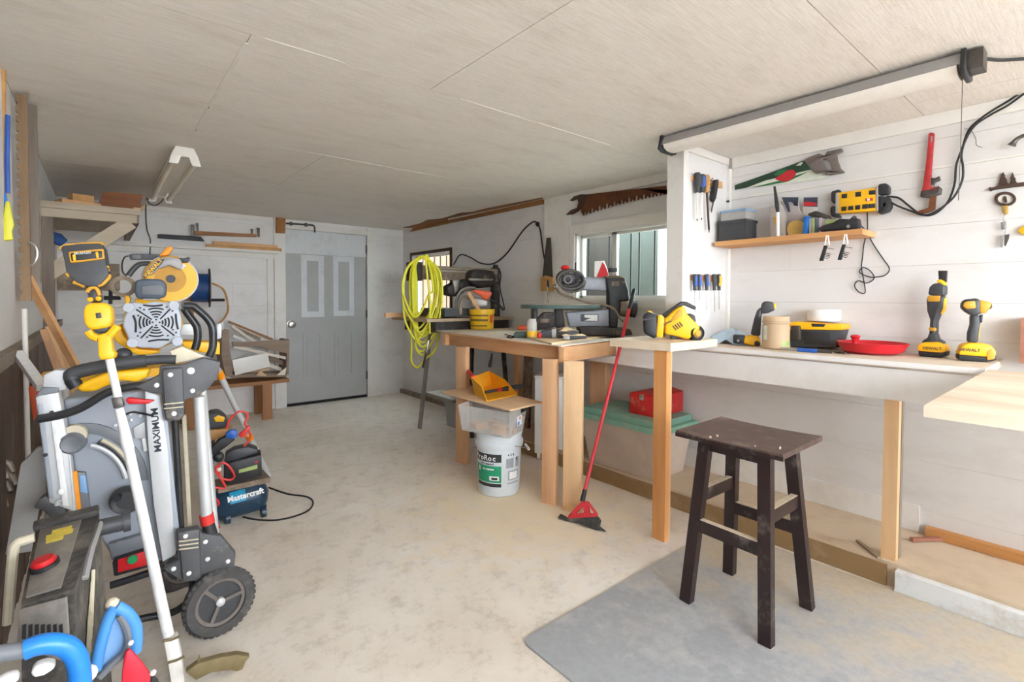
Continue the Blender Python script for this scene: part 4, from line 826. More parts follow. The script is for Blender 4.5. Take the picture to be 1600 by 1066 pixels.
exz(bat, pl, .075, 'plastic_black', 'battery', MT, .006); exz(k((215, 515), (245, 492), (350, 490), (390, 522), (386, 552), (355, 556), (218, 546)), pl, .080, DWT, 'foot', MT, .010)
exz(k((278, 440), (325, 440), (335, 478), (362, 488), (370, 508), (235, 502), (245, 480), (275, 468)), pl, .06, 'plastic_dark', 'collar', MT, .008)
exz(k((262, 225), (375, 215), (370, 300), (345, 330), (328, 370), (325, 470), (278, 470), (285, 360), (268, 310)), pl, .055, 'plastic_dark', 'body', MT, .014, seg=3)
exz(k((278, 398), (326, 402), (326, 432), (278, 430)), pl, .058, 'tool_yellow_dull', 'band', MT, .010)
exz(k((272, 218), (350, 214), (350, 254), (272, 254)), pl, .060, 'tool_yellow_dull', 'badge', MT, .006); exz(k((348, 262), (376, 225), (372, 305), (348, 330)), pl, .045, DWT, 'trigger', MT, .006)
exz(k((275, 212), (284, 168), (305, 146), (350, 140), (378, 160), (376, 214), (350, 222)), pl, .06, 'plastic_dark', 'head', MT, .014, seg=3); exz(k((320, 128), (345, 118), (378, 138), (372, 160), (335, 145)), pl, .045, DWT, 'head_cap', MT, .006)
exz(k((330, 68), (382, 68), (378, 138), (334, 126)), pl, .02, 'plastic_black', 'blade', MT, .002)
p0 = base_at(1527, 563, 2.93); pl = facing(p0, 10); ID = thing('impact_driver', 'yellow and black cordless impact driver standing on the bench', 'power tool', p0)
bat = k((438, 575), (600, 588), (660, 575), (665, 608), (600, 620), (440, 608)); dz = zs_-foot(bat, pl)
exz(bat, pl, .075, 'plastic_black', 'battery', ID, .006); exz(k((440, 565), (460, 520), (510, 505), (590, 512), (630, 520), (662, 560), (656, 582), (600, 590), (440, 577)), pl, .080, DWT, 'foot', ID, .010)
exz(k((600, 560), (630, 535), (655, 570), (650, 600), (605, 610)), pl, .084, 'tool_yellow_dull', 'battery_clip', ID, .004)
exz(k((515, 340), (572, 345), (575, 400), (562, 510), (498, 508), (500, 450), (515, 400)), pl, .042, 'plastic_dark', 'handle', ID, .012, seg=3); exz(k((558, 395), (578, 400), (566, 490), (552, 495)), pl, .030, DWT, 'handle_stripe', ID, .004); exz(k((572, 345), (592, 340), (588, 388), (574, 392)), pl, .02, 'plastic_black', 'trigger', ID, .003)
exz(k((458, 285), (478, 252), (545, 245), (575, 250), (575, 345), (525, 350), (485, 325), (465, 305)), pl, .062, 'plastic_dark', 'head', ID, .016, seg=3); exz(k((466, 280), (482, 262), (540, 258), (545, 305), (490, 310), (470, 298)), pl, .068, 'tool_yellow_dull', 'badge', ID, .010)
exz(k((560, 252), (630, 266), (638, 290), (600, 338), (560, 330)), pl, .056, 'tool_yellow_dull', 'nose', ID, .014, seg=3); exz(k((625, 264), (642, 278), (645, 300), (625, 312)), pl, .04, 'plastic_black', 'chuck', ID, .010)
def badge(root, a, b, size, m='label_black'):
    A_, B_ = a, b; g = G(); g.text('DEWALT', size, A_.lerp(B_, .5), B_-A_, Z, .0004, bold=.0004); part(g, 'lettering', m, root, smooth=0)
for root, c0, c1, t, px_, x_, tr in ((MT, (252, 530), (330, 534), .0408, (1459, 553), 2.99, -12), (ID, (470, 550), (560, 556), .0408, (1527, 563), 2.93, 10)):
    pp_ = base_at(*px_, x_); f_pl = facing(pp_, tr); f_n = f_pl[1].normalized(); q_ = (f_pl[0]+f_n*t, f_pl[1]); bt_ = bat if root is ID else k((220, 543), (355, 553), (388, 545), (385, 575), (355, 584), (225, 575)); dd = Z*(zs_-foot(bt_, f_pl)); badge(root, W(*k(c0)[0], q_)+dd, W(*k(c1)[0], q_)+dd, .017)
# red dish
mat('dish_red', (196, 28, 40), .35, 0, .05)
k = C(1060, 420, .225); c_ = base_at(1362, 543, 2.93); RD = thing('magnetic_tray', 'shallow red dish with a knob on the bench', 'tray', c_)
g = G(); g.lathe([(0, .001), (.095, .001), (.125, .014), (.145, .05), (.148, .056), (.142, .056), (.12, .018), (.092, .006), (0, .006)], (c_.x, c_.y, ZB), n=36); part(g, 'bowl', 'dish_red', RD)
g = G(); q = W(1342, 524, ('x', c_.x)); q = Vector((c_.x+.02, c_.y+.075, ZB)); g.tube([q+Z*.01, q+Z*.05, q+Z*.075], [.02, .014, .018], 10); g.sph(q+Z*.078, (.028, .022, .012), 12); part(g, 'knob', 'dish_red', RD)
# yellow lidded toolbox
q0 = base_at(1278, 545, 2.98); k = C(1130, 460, .125); TBx = thing('toolbox', 'small toolbox with yellow lid and black body on the bench', 'toolbox', q0); pl = facing(q0, -18); dz = 0
b_ = k((855, 395), (1510, 400), (1440, 625), (870, 615)); dz = zs_-foot(b_, pl)
exz(b_, pl, .13, 'plastic_dark', 'body', TBx, .008, back=.7); exz(k((850, 315), (900, 300), (1140, 305), (1320, 322), (1510, 325), (1525, 345), (1515, 402), (850, 395)), pl, .145, 'tool_yellow', 'lid', TBx, .010, back=.68); exz(k((1140, 318), (1320, 324), (1300, 362), (1150, 358)), pl, .15, 'plastic_black', 'latch', TBx, .004, back=.66)
exz(k((1040, 420), (1370, 430), (1365, 590), (1050, 580)), pl, .136, 'plastic_black', 'front_panel', TBx, .003, back=.66)
exz(k((900, 345), (1010, 345), (1025, 520), (990, 530), (900, 520), (890, 440)), pl, .155, 'steel_dark', 'wire_clip', TBx, .004, back=.62)
WBW = W(1130+1220*.125, 460+300*.125, pl)+Z*dz; WBW.x += .045; WBW.z += .004
g = G(); g.lathe([(0, 0), (.072, 0), (.078, .01), (.078, .055), (.072, .062), (0, .062)], WBW, n=32); solo(g, 'plastic_tub', 'white_plastic', 'round frosted white tub on the yellow toolbox lid', 'tub')
# beige jar
mat('jar_beige', (208, 182, 148), .3, 0, .10, 5, trans=.25); q0 = base_at(1212, 546, 2.80); JR = thing('jar', 'big beige plastic jar of sawdust-coloured liquid on the bench', 'jar', q0)
g = G(); g.lathe([(0, .001), (.060, .001), (.066, .008), (.066, .128), (.060, .138), (.064, .140), (.064, .175), (.058, .175), (.058, .14), (.06, .125), (.06, .01), (0, .008)], (q0.x, q0.y, ZB), n=32); part(g, 'body', 'jar_beige', JR)
g = G(); g.lathe([(.0655, .137), (.070, .139), (.070, .146), (.0655, .148)], (q0.x, q0.y, ZB), n=32, closed=True); part(g, 'neck_ring', 'jar_beige', JR)
ca = math.atan2(-q0.y, -q0.x)
for a0, a1, z0_, z1_, m in ((-62, -38, .05, .125, 'saw_pale'), (25, 80, .018, .045, 'label_lime')):
    g = G(); vs = []; 
    for i in range(9):
        a = ca+math.radians(a0+(a1-a0)*i/8)
        vs += [(q0.x+.0668*math.cos(a), q0.y+.0668*math.sin(a), ZB+z0_), (q0.x+.0668*math.cos(a), q0.y+.0668*math.sin(a), ZB+z1_)]
    g.raw(vs, [(2*i, 2*i+2, 2*i+3, 2*i+1) for i in range(8)]); part(g, 'label', m, JR)
# tall black and yellow tool behind the jar
q0 = base_at(1180, 540, 2.88); pl = facing(q0, 0); RA = thing('right_angle_drill', 'black and yellow cordless drill lying beside the blue cloth', 'power tool', q0)
b_ = k((125, 500), (270, 505), (300, 510), (450, 520), (465, 640), (380, 630), (260, 615), (125, 605)); dz = zs_-foot(b_, pl)
exz(k((125, 498), (275, 505), (270, 610), (125, 605)), pl, .07, 'plastic_black', 'battery', RA, .008); exz(k((260, 545), (290, 505), (430, 510), (470, 560), (465, 640), (385, 635), (250, 605)), pl, .075, DWT, 'head', RA, .012, seg=3); exz(k((385, 570), (440, 560), (465, 600), (460, 640), (380, 632)), pl, .08, 'plastic_dark', 'nose', RA, .010)
exz(k((340, 500), (385, 300), (420, 200), (470, 150), (490, 200), (475, 300), (465, 520)), pl, .045, 'plastic_dark', 'handle', RA, .014, seg=3); exz(k((470, 160), (485, 100), (530, 82), (600, 85), (640, 115), (650, 190), (560, 230), (475, 240)), pl, .055, 'plastic_dark', 'top_housing', RA, .014, seg=3); exz(k((610, 130), (640, 95), (665, 130), (660, 175), (630, 200), (610, 180)), pl, .05, DWT, 'cap', RA, .008)
g = G(); q = W(1130+188*.125, 460+578*.125, (pl[0]+pl[1].normalized()*.036, pl[1])); g.sph(q+Z*dz, .008, 10); part(g, 'screw', 'steel', RA)
# blue cloth
mat('cloth_blue', (186, 210, 228), .9, 0, .08, 12, .2); q0 = base_at(1152, 535, 2.93)
g = G(); nx, ny = 18, 14; vs = []; rr = random.Random(3)
for i in range(nx+1):
    for j in range(ny+1):
        u, v_ = i/nx*2-1, j/ny*2-1; h = max(0, 1-(u*u*.9+v_*v_*.9))
        vs.append((q0.x+.085*u+.01*math.sin(5*v_), q0.y+.03+.115*v_+.012*math.cos(4*u), ZB+.002+.095*h**.5*(.72+.28*math.sin(7*u+4*v_)*math.cos(6*v_-2*u)) if h > 0 else ZB+.002))
g.raw(vs, [(i*(ny+1)+j, (i+1)*(ny+1)+j, (i+1)*(ny+1)+j+1, i*(ny+1)+j+1) for i in range(nx) for j in range(ny)]); solo(g, 'cloth', 'cloth_blue', 'crumpled pale blue cloth on the bench', 'cloth', smooth=80)
# knives lying on the bench edge
k2 = lambda px, py: base_at(px, py, 2.76)
def lying(a, b, segs, name, label, cat_):
    r = thing(name, label, cat_, a.lerp(b, .5)); r.location.z = ZB; OFF[r.name] = r.location.copy()
    for s0, s1, r0, r1, m, nm in segs:
        g = G(); g.tube([a.lerp(b, s0), a.lerp(b, (s0+s1)/2), a.lerp(b, s1)], [r0, max(r0, r1), r1], 10, 2, flat=.6); part(g, nm, m, r)
    return r
A_, B_ = W(1220, 544, ('z', ZB+.010)), W(1276, 543, ('z', ZB+.010)); sc = lambda p, x: Vector((x, p.y*x/p.x, ZB+.010)); A_, B_ = sc(A_, 2.735), sc(B_, 2.735)
lying(A_, B_, ((0, .5, .006, .009, 'steel', 'blade_guard'), (.48, 1, .0115, .012, 'handle_blue', 'handle')), 'glass_cutter', 'small blue-handled scraper lying in front of the jar', 'scraper')
A_, B_ = sc(W(1274, 541, ('z', ZB+.010)), 2.76), sc(W(1300, 540, ('z', ZB+.010)), 2.76)
lying(A_, B_, ((0, 1, .011, .009, 'steel_dark', 'body'), (.05, .9, .008, .007, 'tool_yellow', 'inlay')), 'utility_knife', 'yellow and grey utility knife lying in front of the toolbox', 'knife')
A_, B_ = sc(W(1304, 538, ('z', ZB+.012)), 2.80), sc(W(1322, 546, ('z', ZB+.012)), 2.72)
lying(A_, B_, ((0, .5, .012, .008, 'steel_dark', 'jaw'), (.5, 1, .008, .006, 'iron_brown', 'arm')), 'pliers', 'small dark pliers lying beside the red dish', 'pliers')
# leaf blower on the plank
zq = ZB+.0435; q0 = Vector((2.40, 1.61, zq)); pl = facing(q0, 4); k = C(790, 370, .2125); BLW = thing('leaf_blower', 'yellow and black cordless blower on the pine plank', 'power tool', q0)
b_ = k((1010, 560), (1050, 535), (1110, 555), (1120, 700), (1090, 732), (1015, 690)); dz = zq+.001-foot(b_, pl)
exz(b_, pl, .09, 'plastic_black', 'battery', BLW, .012, seg=3); exz(k((1042, 530), (1062, 526), (1085, 540), (1050, 545)), pl, .03, DWT, 'battery_button', BLW, .003)
exz(k((1115, 560), (1150, 558), (1168, 590), (1152, 722), (1102, 716)), pl, .095, DWT, 'battery_mount', BLW, .008)
exz(k((1160, 590), (1230, 525), (1280, 492), (1312, 502), (1322, 545), (1390, 612), (1425, 650), (1335, 737), (1270, 715), (1168, 695)), pl, .11, DWT, 'housing', BLW, .014, seg=3); exz(k((1210, 690), (1240, 680), (1245, 730), (1215, 735)), pl, .06, 'plastic_dark', 'foot', BLW, .004)
exz(k((1140, 562), (1290, 458), (1330, 462), (1402, 500), (1392, 522), (1310, 488), (1270, 500), (1180, 580)), pl, .04, 'plastic_dark', 'handle', BLW, .008, seg=3); exz(k((1320, 570), (1350, 545), (1385, 560), (1395, 605), (1380, 615)), pl, .08, 'plastic_dark', 'vent', BLW, .008)
pfb = (pl[0]+pl[1].normalized()*.056, pl[1])
for s_ in range(4): exz(k((1225+s_*16, 640-s_*9), (1233+s_*16, 636-s_*9), (1258+s_*16, 668-s_*9), (1250+s_*16, 672-s_*9)), pfb, .004, 'plastic_black', 'vent_slot', BLW, 0)
exz(k((1225, 575), (1275, 520), (1300, 520), (1300, 560), (1245, 600)), pfb, .006, 'tool_yellow_dull', 'side_rib', BLW, .002); badge(BLW, W(*k((1172, 628))[0], pfb)+Z*(dz)+pl[1].normalized()*.002, W(*k((1222, 600))[0], pfb)+Z*dz+pl[1].normalized()*.002, .014)
exz(k((1010, 590), (1095, 575), (1098, 585), (1012, 600)), (pl[0]+pl[1].normalized()*.0455, pl[1]), .003, 'plastic_dark', 'battery_groove', BLW, 0)
c_ = W(1086.5, 517, (pl[0]+pl[1].normalized()*.02, pl[1]))+Z*dz; nn = (pl[1].normalized()+Vector((.3, -.5, 0))).normalized()
g = G(); g.lathe([(.0, -.05), (.042, -.05), (.040, .0), (.042, .02), (.036, .03), (.030, .02), (0, .015)], c_, nn, 24); part(g, 'nozzle', 'plastic_black', BLW); g = G(); g.lathe([(0, .016), (.024, .018), (.016, .028), (0, .03)], c_, nn, 20); part(g, 'nozzle_hub', 'tool_yellow_dull', BLW)
# ================================================================ SAWS AND CLUTTER ON THE WORK TABLE
mat('cast_grey', (150, 154, 162), .45, .1, .08, 14, dust=.12); mat('cast_dark', (58, 54, 52), .6, .3, .25, 20, dust=.12); mat('enamel_green', (70, 92, 86), .5); mat('table_steel', (160, 154, 140), .5, .4, .15, 12, dust=.3); mat('hose_yellow', (222, 218, 52), .45, 0, .05, 8); mat('orange_tool', (222, 88, 44), .45, 0, .08); mat('dusty_brown', (120, 104, 88), .8, 0, .3, 14, .2, dust=.3); mat('galv', (150, 146, 138), .4, .6, .12, 12)
mat('sawdust', (236, 210, 168), .95, 0, .15, 60, .5); mat('pail_yellow', (240, 190, 40), .45, 0, .05, 9); mat('print_dark', (120, 96, 30), .6)
# ---------------------------------------------------------------- radial arm saw on its stand
RY = 3.98; ry = ('y', RY); RAS = thing('radial_arm_saw', 'old grey radial arm saw on splayed steel legs by far window', 'radial arm saw', (2.6, RY, 0))
ax0, ax1 = W(645, 423, ry), W(782, 432, ry); az = ax0.z
g = G(); g.box((ax0.x+.02, RY-.05, az-.075), (ax1.x, RY+.05, az+.05), .012, 3); ARM = part(g, 'arm', 'dusty_brown', RAS)
g = G(); g.box((ax0.x+.12, RY-.056, az+.0), (ax1.x-.08, RY-.05, az+.012), .002); g.box((ax0.x+.12, RY-.056, az+.03), (ax1.x-.08, RY-.05, az+.035), .001); part(g, 'arm_rail', 'table_steel', ARM)
g = G(); g.box((ax0.x-.03, RY-.065, az-.09), (ax0.x+.06, RY+.065, az+.075), .02, 3); part(g, 'arm_cap', 'cast_dark', ARM)
g = G(); g.cyl((ax1.x-.06, RY, 1.0), (ax1.x-.06, RY, az+.06), .055, n=20); g.cyl((ax1.x-.06, RY, az+.05), (ax1.x-.06, RY, az+.09), .03, n=14); part(g, 'column', 'cast_dark', RAS)
k = C(615, 380, .1313)
ex(k((860, 350), (920, 310), (1130, 330), (1180, 400), (1150, 520), (950, 540), (860, 470)), ('y', RY-.06), .17, 'cast_dark', 'motor', RAS, .03, seg=3); ex(k((890, 420), (1180, 425), (1175, 445), (900, 448)), ('y', RY-.16), .02, 'table_steel', 'motor_handle', RAS, .004)
ex(k((600, 520), (680, 480), (740, 440), (850, 420), (880, 520), (790, 600), (700, 640), (620, 620)), ('y', RY-.02), .12, 'cast_dark', 'yoke', RAS, .02, seg=3); ex(k((700, 440), (780, 430), (760, 560), (720, 600)), ('y', RY-.09), .03, 'galv', 'yoke_lever', RAS, .008)
g = G(); P = WS(k((760, 830), (745, 700), (790, 590), (870, 545), (960, 545)), ('y', RY-.1)); g.tube(P, .028, 10, 4, flat=.5); part(g, 'blade_guard', 'galv', RAS)
g = G(); c_ = W(*k((850, 800))[0], ('y', RY-.08)); g.cyl(c_-Y*.002, c_+Y*.002, .11, n=32); part(g, 'blade', 'steel', RAS)
tz = 1.075; g = G(); g.box((2.10, RY-.34, tz-.025), (3.05, RY+.30, tz), .003); part(g, 'table_board', 'stick_grey', RAS)
g = G(); g.box((1.98, RY+.18, tz+.001), (3.02, RY+.205, tz+.04), .002); part(g, 'fence', 'fir_x', RAS)
g = G(); g.box((2.22, RY-.28, tz-.12), (3.03, RY+.28, tz-.026), .006); part(g, 'frame', 'cast_dark', RAS)
g = G(); g.box((2.30, RY-.30, 1.09), (2.60, RY+.12, 1.16), .01); part(g, 'tool_tray', 'plastic_dark', RAS)
for (fx, fy), (tx, ty), m in (((2.35, 4.21), (2.44, 4.16), 'galv'), ((2.56, 3.64), (2.56, 3.72), 'cast_dark'), ((3.0, 3.64), (2.96, 3.72), 'cast_dark'), ((3.0, 4.3), (2.96, 4.2), 'cast_dark')):
    g = G(); g.beam((fx, fy, .0), (tx, ty, tz-.12), .035, .028, (1, 0, 0), .002); part(g, 'leg', m, RAS)
g = G(); g.box((2.40, RY-.27, .32), (2.96, RY+.22, .35), .004); part(g, 'tray_shelf', 'galv', RAS)
# ---------------------------------------------------------------- yellow air hose over the arm
hp0 = Vector((ax0.x+.02, RY-.02, az)); hpl = facing(hp0, 0); AH = thing('air_hose', 'coiled yellow air hose hung over the radial saw arm', 'hose', W(660, 575, hpl))
pts = []; rr = random.Random(5); nrm = hpl[1].normalized(); hk = C(615, 380, .1313)
for i, (xl, xr_, xb, yb) in enumerate(((108, 470, 262, 880), (114, 512, 300, 1012), (196, 545, 335, 1120), (218, 562, 345, 1185), (238, 578, 352, 1235), (256, 505, 360, 1105), (272, 484, 330, 1290), (204, 566, 285, 1480), (228, 530, 318, 1060), (120, 556, 280, 1150), (246, 552, 340, 1330))):
    off = .02*(i % 4)-.02; o2 = .03+.012*(i % 3)
    loop = [(290+i*4, 172+rr.uniform(-8, 8), .0), ((xl+250)/2, 270, o2*.6), (xl+(8 if xl < 150 else 0), 430, off+.03), (xl, 600, off+.03), (xl+10, yb-260, off+.03), (xb-70, yb-70, off), (xb, yb, off), (xb+80, yb-90, off), (xr_-50, yb-270, off), (xr_, 560 if yb < 1100 else 640, off), (xr_-25, 360, off+.01), ((xr_+380)/2-20, 230, .02), (350+i*3, 170+rr.uniform(-6, 6), -.02)]
    pts += [W(*hk((a, b))[0], (hp0+nrm*(.10-o), nrm)) for a, b, o in loop]
tail = [(672, 470, -.12), (671, 500, -.13), (672, 522, -.13)]
g = G(); g.tube(pts+[W(a, b, (hp0-nrm*o, nrm)) for a, b, o in tail], .0095, 8, 5); part(g, 'hose', 'hose_yellow', AH)
tl = lambda a, b: W(a, b, (hp0+nrm*.13, nrm))
g = G(); g.tube([tl(672, 520), tl(670, 532)], .009, 8, 1); part(g, 'sleeve', 'plastic_black', AH); g = G(); g.tube([tl(670, 531), tl(668, 541), tl(666, 552)], [.008, .013, .009], 10, 2); part(g, 'coupler', 'steel', AH, 'metal coupler'); g = G(); g.tube([tl(666, 551), tl(661, 575)], .010, 8, 1); part(g, 'end_sleeve', 'plastic_black', AH)
# cable over the wall hook
k = C(600, 330, .2532)
cord(k((430, 330), (470, 270), (530, 285), (600, 322), (680, 322), (760, 258), (850, 130), (900, 80), (935, 66), (962, 110), (975, 200), (985, 270), (1000, 340), (1010, 420), (1012, 520)), ('x', XR-.03), .007, 'cable_black', 'extension_cable', 'thick black cable looped over a wall hook behind the saws')
g = G(); c_ = W(837, 350, ('x', XR-.03)); g.cyl(c_+Z*.0, c_+X*.03, .008, n=10); g.cyl(c_+X*.02, c_+X*.03, .022, n=12); solo(g, 'wall_hook', 'cast_dark', 'dark hook on the right wall holding the black cable', 'hook')
cord(k((680, 330), (720, 380), (715, 470), (735, 560), (745, 610)), ('y', RY-.2), .006, 'cable_black', 'extension_cable', 'black cable hanging down from the radial saw motor')
# ---------------------------------------------------------------- yellow pail of bits
pc = W(753, 515.5, ('z', zt+.001)); pc = pc+Vector((pc.x, pc.y, 0)).normalized()*.10; YP = thing('pail', 'small yellow plastic pail on the work table', 'pail', pc)
g = G(); g.lathe([(0, .001), (.098, .001), (.103, .008), (.107, .135), (.114, .138), (.114, .178), (.108, .178), (.104, .15), (.098, .012), (0, .01)], pc, n=36); part(g, 'body', 'pail_yellow', YP)
ca = math.atan2(-pc.y, -pc.x)
def pwrap(a0, a1, z0, z1, m, nm, root, c, r0, n=10, th=.0012):
    g = G(); vs = []; fs = []
    for i in range(n+1):
        a = ca+math.radians(a0+(a1-a0)*i/n)
        for z in (z0, z1): vs += [(c.x+r0*math.cos(a), c.y+r0*math.sin(a), c.z+z), (c.x+(r0-th)*math.cos(a), c.y+(r0-th)*math.sin(a), c.z+z)]
    for i in range(n):
        p = i*4; q = p+4; fs += [(p, q, q+2, p+2), (p+1, p+3, q+3, q+1), (p, p+1, q+1, q), (p+2, q+2, q+3, p+3)]
    g.raw(vs, fs); return part(g, nm, m, root, smooth=60)
pwrap(-70, 30, .118, .130, 'print_dark', 'print', YP, pc, .1085); pwrap(-70, 30, .074, .092, 'print_dark', 'print', YP, pc, .107); pwrap(-70, 25, .028, .040, 'print_dark', 'print', YP, pc, .1055); pwrap(40, 62, .06, .13, 'orange_tool', 'print', YP, pc, .1085)
AG = thing('angle_grinder', 'orange angle grinder sticking out of the yellow pail', 'power tool', pc+Z*.14); k = C(615, 380, .1313); ap = facing(pc, 0)
ex(k((930, 560), (1010, 555), (1165, 580), (1165, 620), (1110, 685), (1050, 655), (1020, 620), (950, 590)), ap, .05, 'orange_tool', 'body', AG, .012, seg=3); ex(k((920, 650), (1000, 650), (1120, 680), (1120, 760), (920, 770)), ap, .06, 'galv', 'gear_head', AG, .012, seg=3)
wtub(k((1140, 680), (1200, 700), (1260, 740), (1310, 800)), ap, .010, 'plastic_black', 'cord_grip', AG); wtub(k((795, 850), (800, 720), (860, 640), (920, 660)), (ap[0]+ap[1]*.03, ap[1]), .016, 'dusty_brown', 'wheel_guard', AG)
g = G(); a, b = W(*k((890, 585))[0], (ap[0]+ap[1]*.05, ap[1])), W(*k((1000, 770))[0], (ap[0]+ap[1]*.05, ap[1])); g.beam(a, b+(b-a)*.35, .03, .008, ap[1], .001); solo(g, 'wood_stick', 'pine_x', 'flat wooden stick standing in the yellow pail', 'stick')
# ---------------------------------------------------------------- plywood under the scroll saw
k = C(805, 390, .13132); zw = zt+.001
P = [W(825, 527, ('z', zw+.012)), W(862, 536, ('z', zw+.012)), W(968, 521.5, ('z', zw+.012)), Vector((2.96, 2.62, zw+.012)), Vector((2.62, 2.86, zw+.012))]
g = G(); g.prism(P, (0, 0, -.0115), .001); solo(g, 'plywood_offcut', 'ply_pale', 'pale plywood sheet under the scroll saw', 'board'); zw += .0125
# scroll saw
sb = Vector((2.63, 2.47, zw)); sp = facing(sb, 6); SS = thing('scroll_saw', 'grey and black scroll saw with round table on the work table', 'scroll saw', sb)
b_ = k((740, 855), (900, 850), (1330, 880), (1360, 950), (1200, 965), (760, 950)); dz = zw-foot(b_, sp)
exz(b_, sp, .24, 'cast_dark', 'base', SS, .008); exz(k((595, 690), (1105, 650), (1105, 860), (640, 865)), sp, .10, 'cast_grey', 'lower_arm', SS, .012, seg=3)
pf = (sb+sp[1].normalized()*.052, sp[1]); exz(k((778, 712), (992, 710), (990, 800), (778, 800)), pf, .002, 'plastic_dark', 'label', SS, 0); exz(k((825, 722), (982, 720), (980, 795), (820, 790), (905, 760), (825, 752)), (sb+sp[1].normalized()*.0545, sp[1]), .002, 'white_plastic', 'label_print', SS, 0)
exz(k((1060, 282), (1290, 290), (1330, 420), (1345, 555), (1230, 560), (1200, 880), (1110, 870), (1100, 640), (1090, 460), (1080, 420)), sp, .12, 'plastic_black', 'rear_housing', SS, .014, seg=3); exz(k((1050, 262), (1180, 248), (1300, 275), (1300, 315), (1080, 318)), sp, .10, 'dusty_brown', 'rear_cap', SS, .012, seg=3)
exz(k((700, 290), (830, 272), (1075, 288), (1085, 440), (800, 432), (690, 410)), sp, .085, 'cast_grey', 'upper_arm', SS, .016, seg=3)
for q in ((1145, 325, 1235, 380), (1265, 320, 1310, 345)): exz(k((q[0], q[1]), (q[2], q[1]-4), (q[2], q[3]), (q[0], q[3])), (sb+sp[1].normalized()*.06, sp[1]), .01, 'dusty_brown', 'knob', SS, .003)
tc_ = W(*k((550, 610))[0], sp)+Z*dz; e1 = Vector((-sp[1].y, sp[1].x, 0)).normalized(); e1 = e1 if e1.dot(_R) > 0 else -e1; e2 = -sp[1].normalized(); e2.z = 0
def disc(c, a, b, h, n=40): return [c+e1*a*math.cos(2*math.pi*i/n)+e2*b*math.sin(2*math.pi*i/n) for i in range(n)]
L_ = (W(*k((65, 600))[0], sp)-W(*k((1040, 600))[0], sp)).length/2
g = G(); g.prism(disc(tc_+Z*.004, L_, .17, 0), (0, 0, -.026), .004); TB_ = part(g, 'saw_table', 'enamel_green', SS); g = G(); g.prism(disc(tc_+Z*.0045, L_*.985, .165, 0), (0, 0, .003), .001); part(g, 'table_top', 'table_steel', TB_, 'dusty steel top')
exz(k((540, 655), (840, 640), (1040, 650), (1040, 670), (550, 672)), sp, .04, 'dusty_brown', 'table_arm', SS, .004); exz(k((185, 640), (265, 640), (260, 760), (330, 690), (470, 690), (480, 860), (400, 880), (270, 900), (190, 890)), sp, .09, 'cast_dark', 'blade_mechanism', SS, .012); exz(k((470, 630), (560, 640), (590, 860), (480, 880), (460, 760)), sp, .07, 'cast_dark', 'trunnion', SS, .010)
for q in ((215, 690, 250, 880), (300, 770, 420, 810), (330, 700, 440, 730), (390, 740, 470, 860)): exz(k((q[0], q[1]), (q[2], q[1]-8), (q[2], q[3]), (q[0], q[3]+8)), (sb+sp[1].normalized()*.048, sp[1]), .014, 'cast_dark' if q[0] != 300 else 'dusty_brown', 'linkage', SS, .003)
m0, m1 = W(*k((1215, 635))[0], sp)+Z*dz, W(*k((1500, 660))[0], sp)+Z*dz
g = G(); g.lathe([(0, 0), (.055, 0), (.06, .01), (.06, .085), (.05, .09), (.062, .10), (.062, .13), (.035, .14), (0, .14)], m0, m1-m0, 24); part(g, 'motor', 'cast_dark', SS)
g = G(); g.lathe([(.061, .012), (.0625, .012), (.0625, .07), (.061, .07)], m0, m1-m0, 24, True); part(g, 'motor_sleeve', 'dusty_brown', SS)
g = G(); q = [W(*p, sp)+Z*dz for p in k((378, 360), (395, 585))]; g.cyl(q[0], q[1], .0035, n=8); part(g, 'blade', 'steel_dark', SS)
g = G(); q = W(*k((470, 385))[0], sp)+Z*dz; g.sph(q, .018, 12); part(g, 'blade_clamp', 'nickel', SS)
g = G(); g.tube([W(*p, (sb+sp[1].normalized()*.06, sp[1]))+Z*dz for p in k((490, 410), (540, 470), (700, 525), (880, 580), (1050, 605), (1170, 650), (1240, 750), (1290, 800))], .008, 8); part(g, 'blower_tube', 'dusty_brown', SS)
# corded tool lying on the arm
ct = facing(sb-e2*.06, 6); CT = thing('router', 'round black router wound with its cord on the scroll saw arm', 'power tool', W(*k((640, 440))[0], ct)+Z*dz); k_c = W(*k((650, 290))[0], ct)+Z*dz
g = G(); R_ = Matrix.Rotation(0, 3, 'Z'); g.sph(k_c, (.085, .075, .062), 18); part(g, 'body', 'plastic_dark', CT)
for i in range(5):
    a_, b_r = .082+.004*(i % 3), .058+.003*i; g = G(); o_ = sp[1].normalized()*(.05+.014*(i % 3))+e1*.006*(i-2); g.tube([k_c+o_-Z*.006*i+e1*a_*math.cos(t*math.pi/8)+Z*b_r*math.sin(t*math.pi/8) for t in range(16)], .009, 7, 2, True); part(g, 'cord_turn', 'cable_black' if i % 2 else 'cable_grey', CT)
for q in ((545, 250, 600, 330), (700, 210, 770, 260), (720, 290, 780, 330), (640, 190, 690, 230)): exz(k((q[0], q[1]+6), (q[2], q[1]), (q[2]+6, q[3]), (q[0]+4, q[3]+8)), (ct[0]+ct[1].normalized()*.062, ct[1]), .03, 'plastic_black' if q[0] != 640 else 'grey_brown', 'vent', CT, .005)
g = G(); q = W(*k((590, 165))[0], ct)+Z*dz+sp[1].normalized()*.03; g.sph(q, (.034, .03, .02), 12); part(g, 'cap', 'tool_red', CT, 'red cap'); g = G(); q = W(*k((720, 150))[0], ct)+Z*dz; g.cyl(q-Z*.03, q+Z*.03, .006, n=8); part(g, 'switch', 'plastic_black', CT)
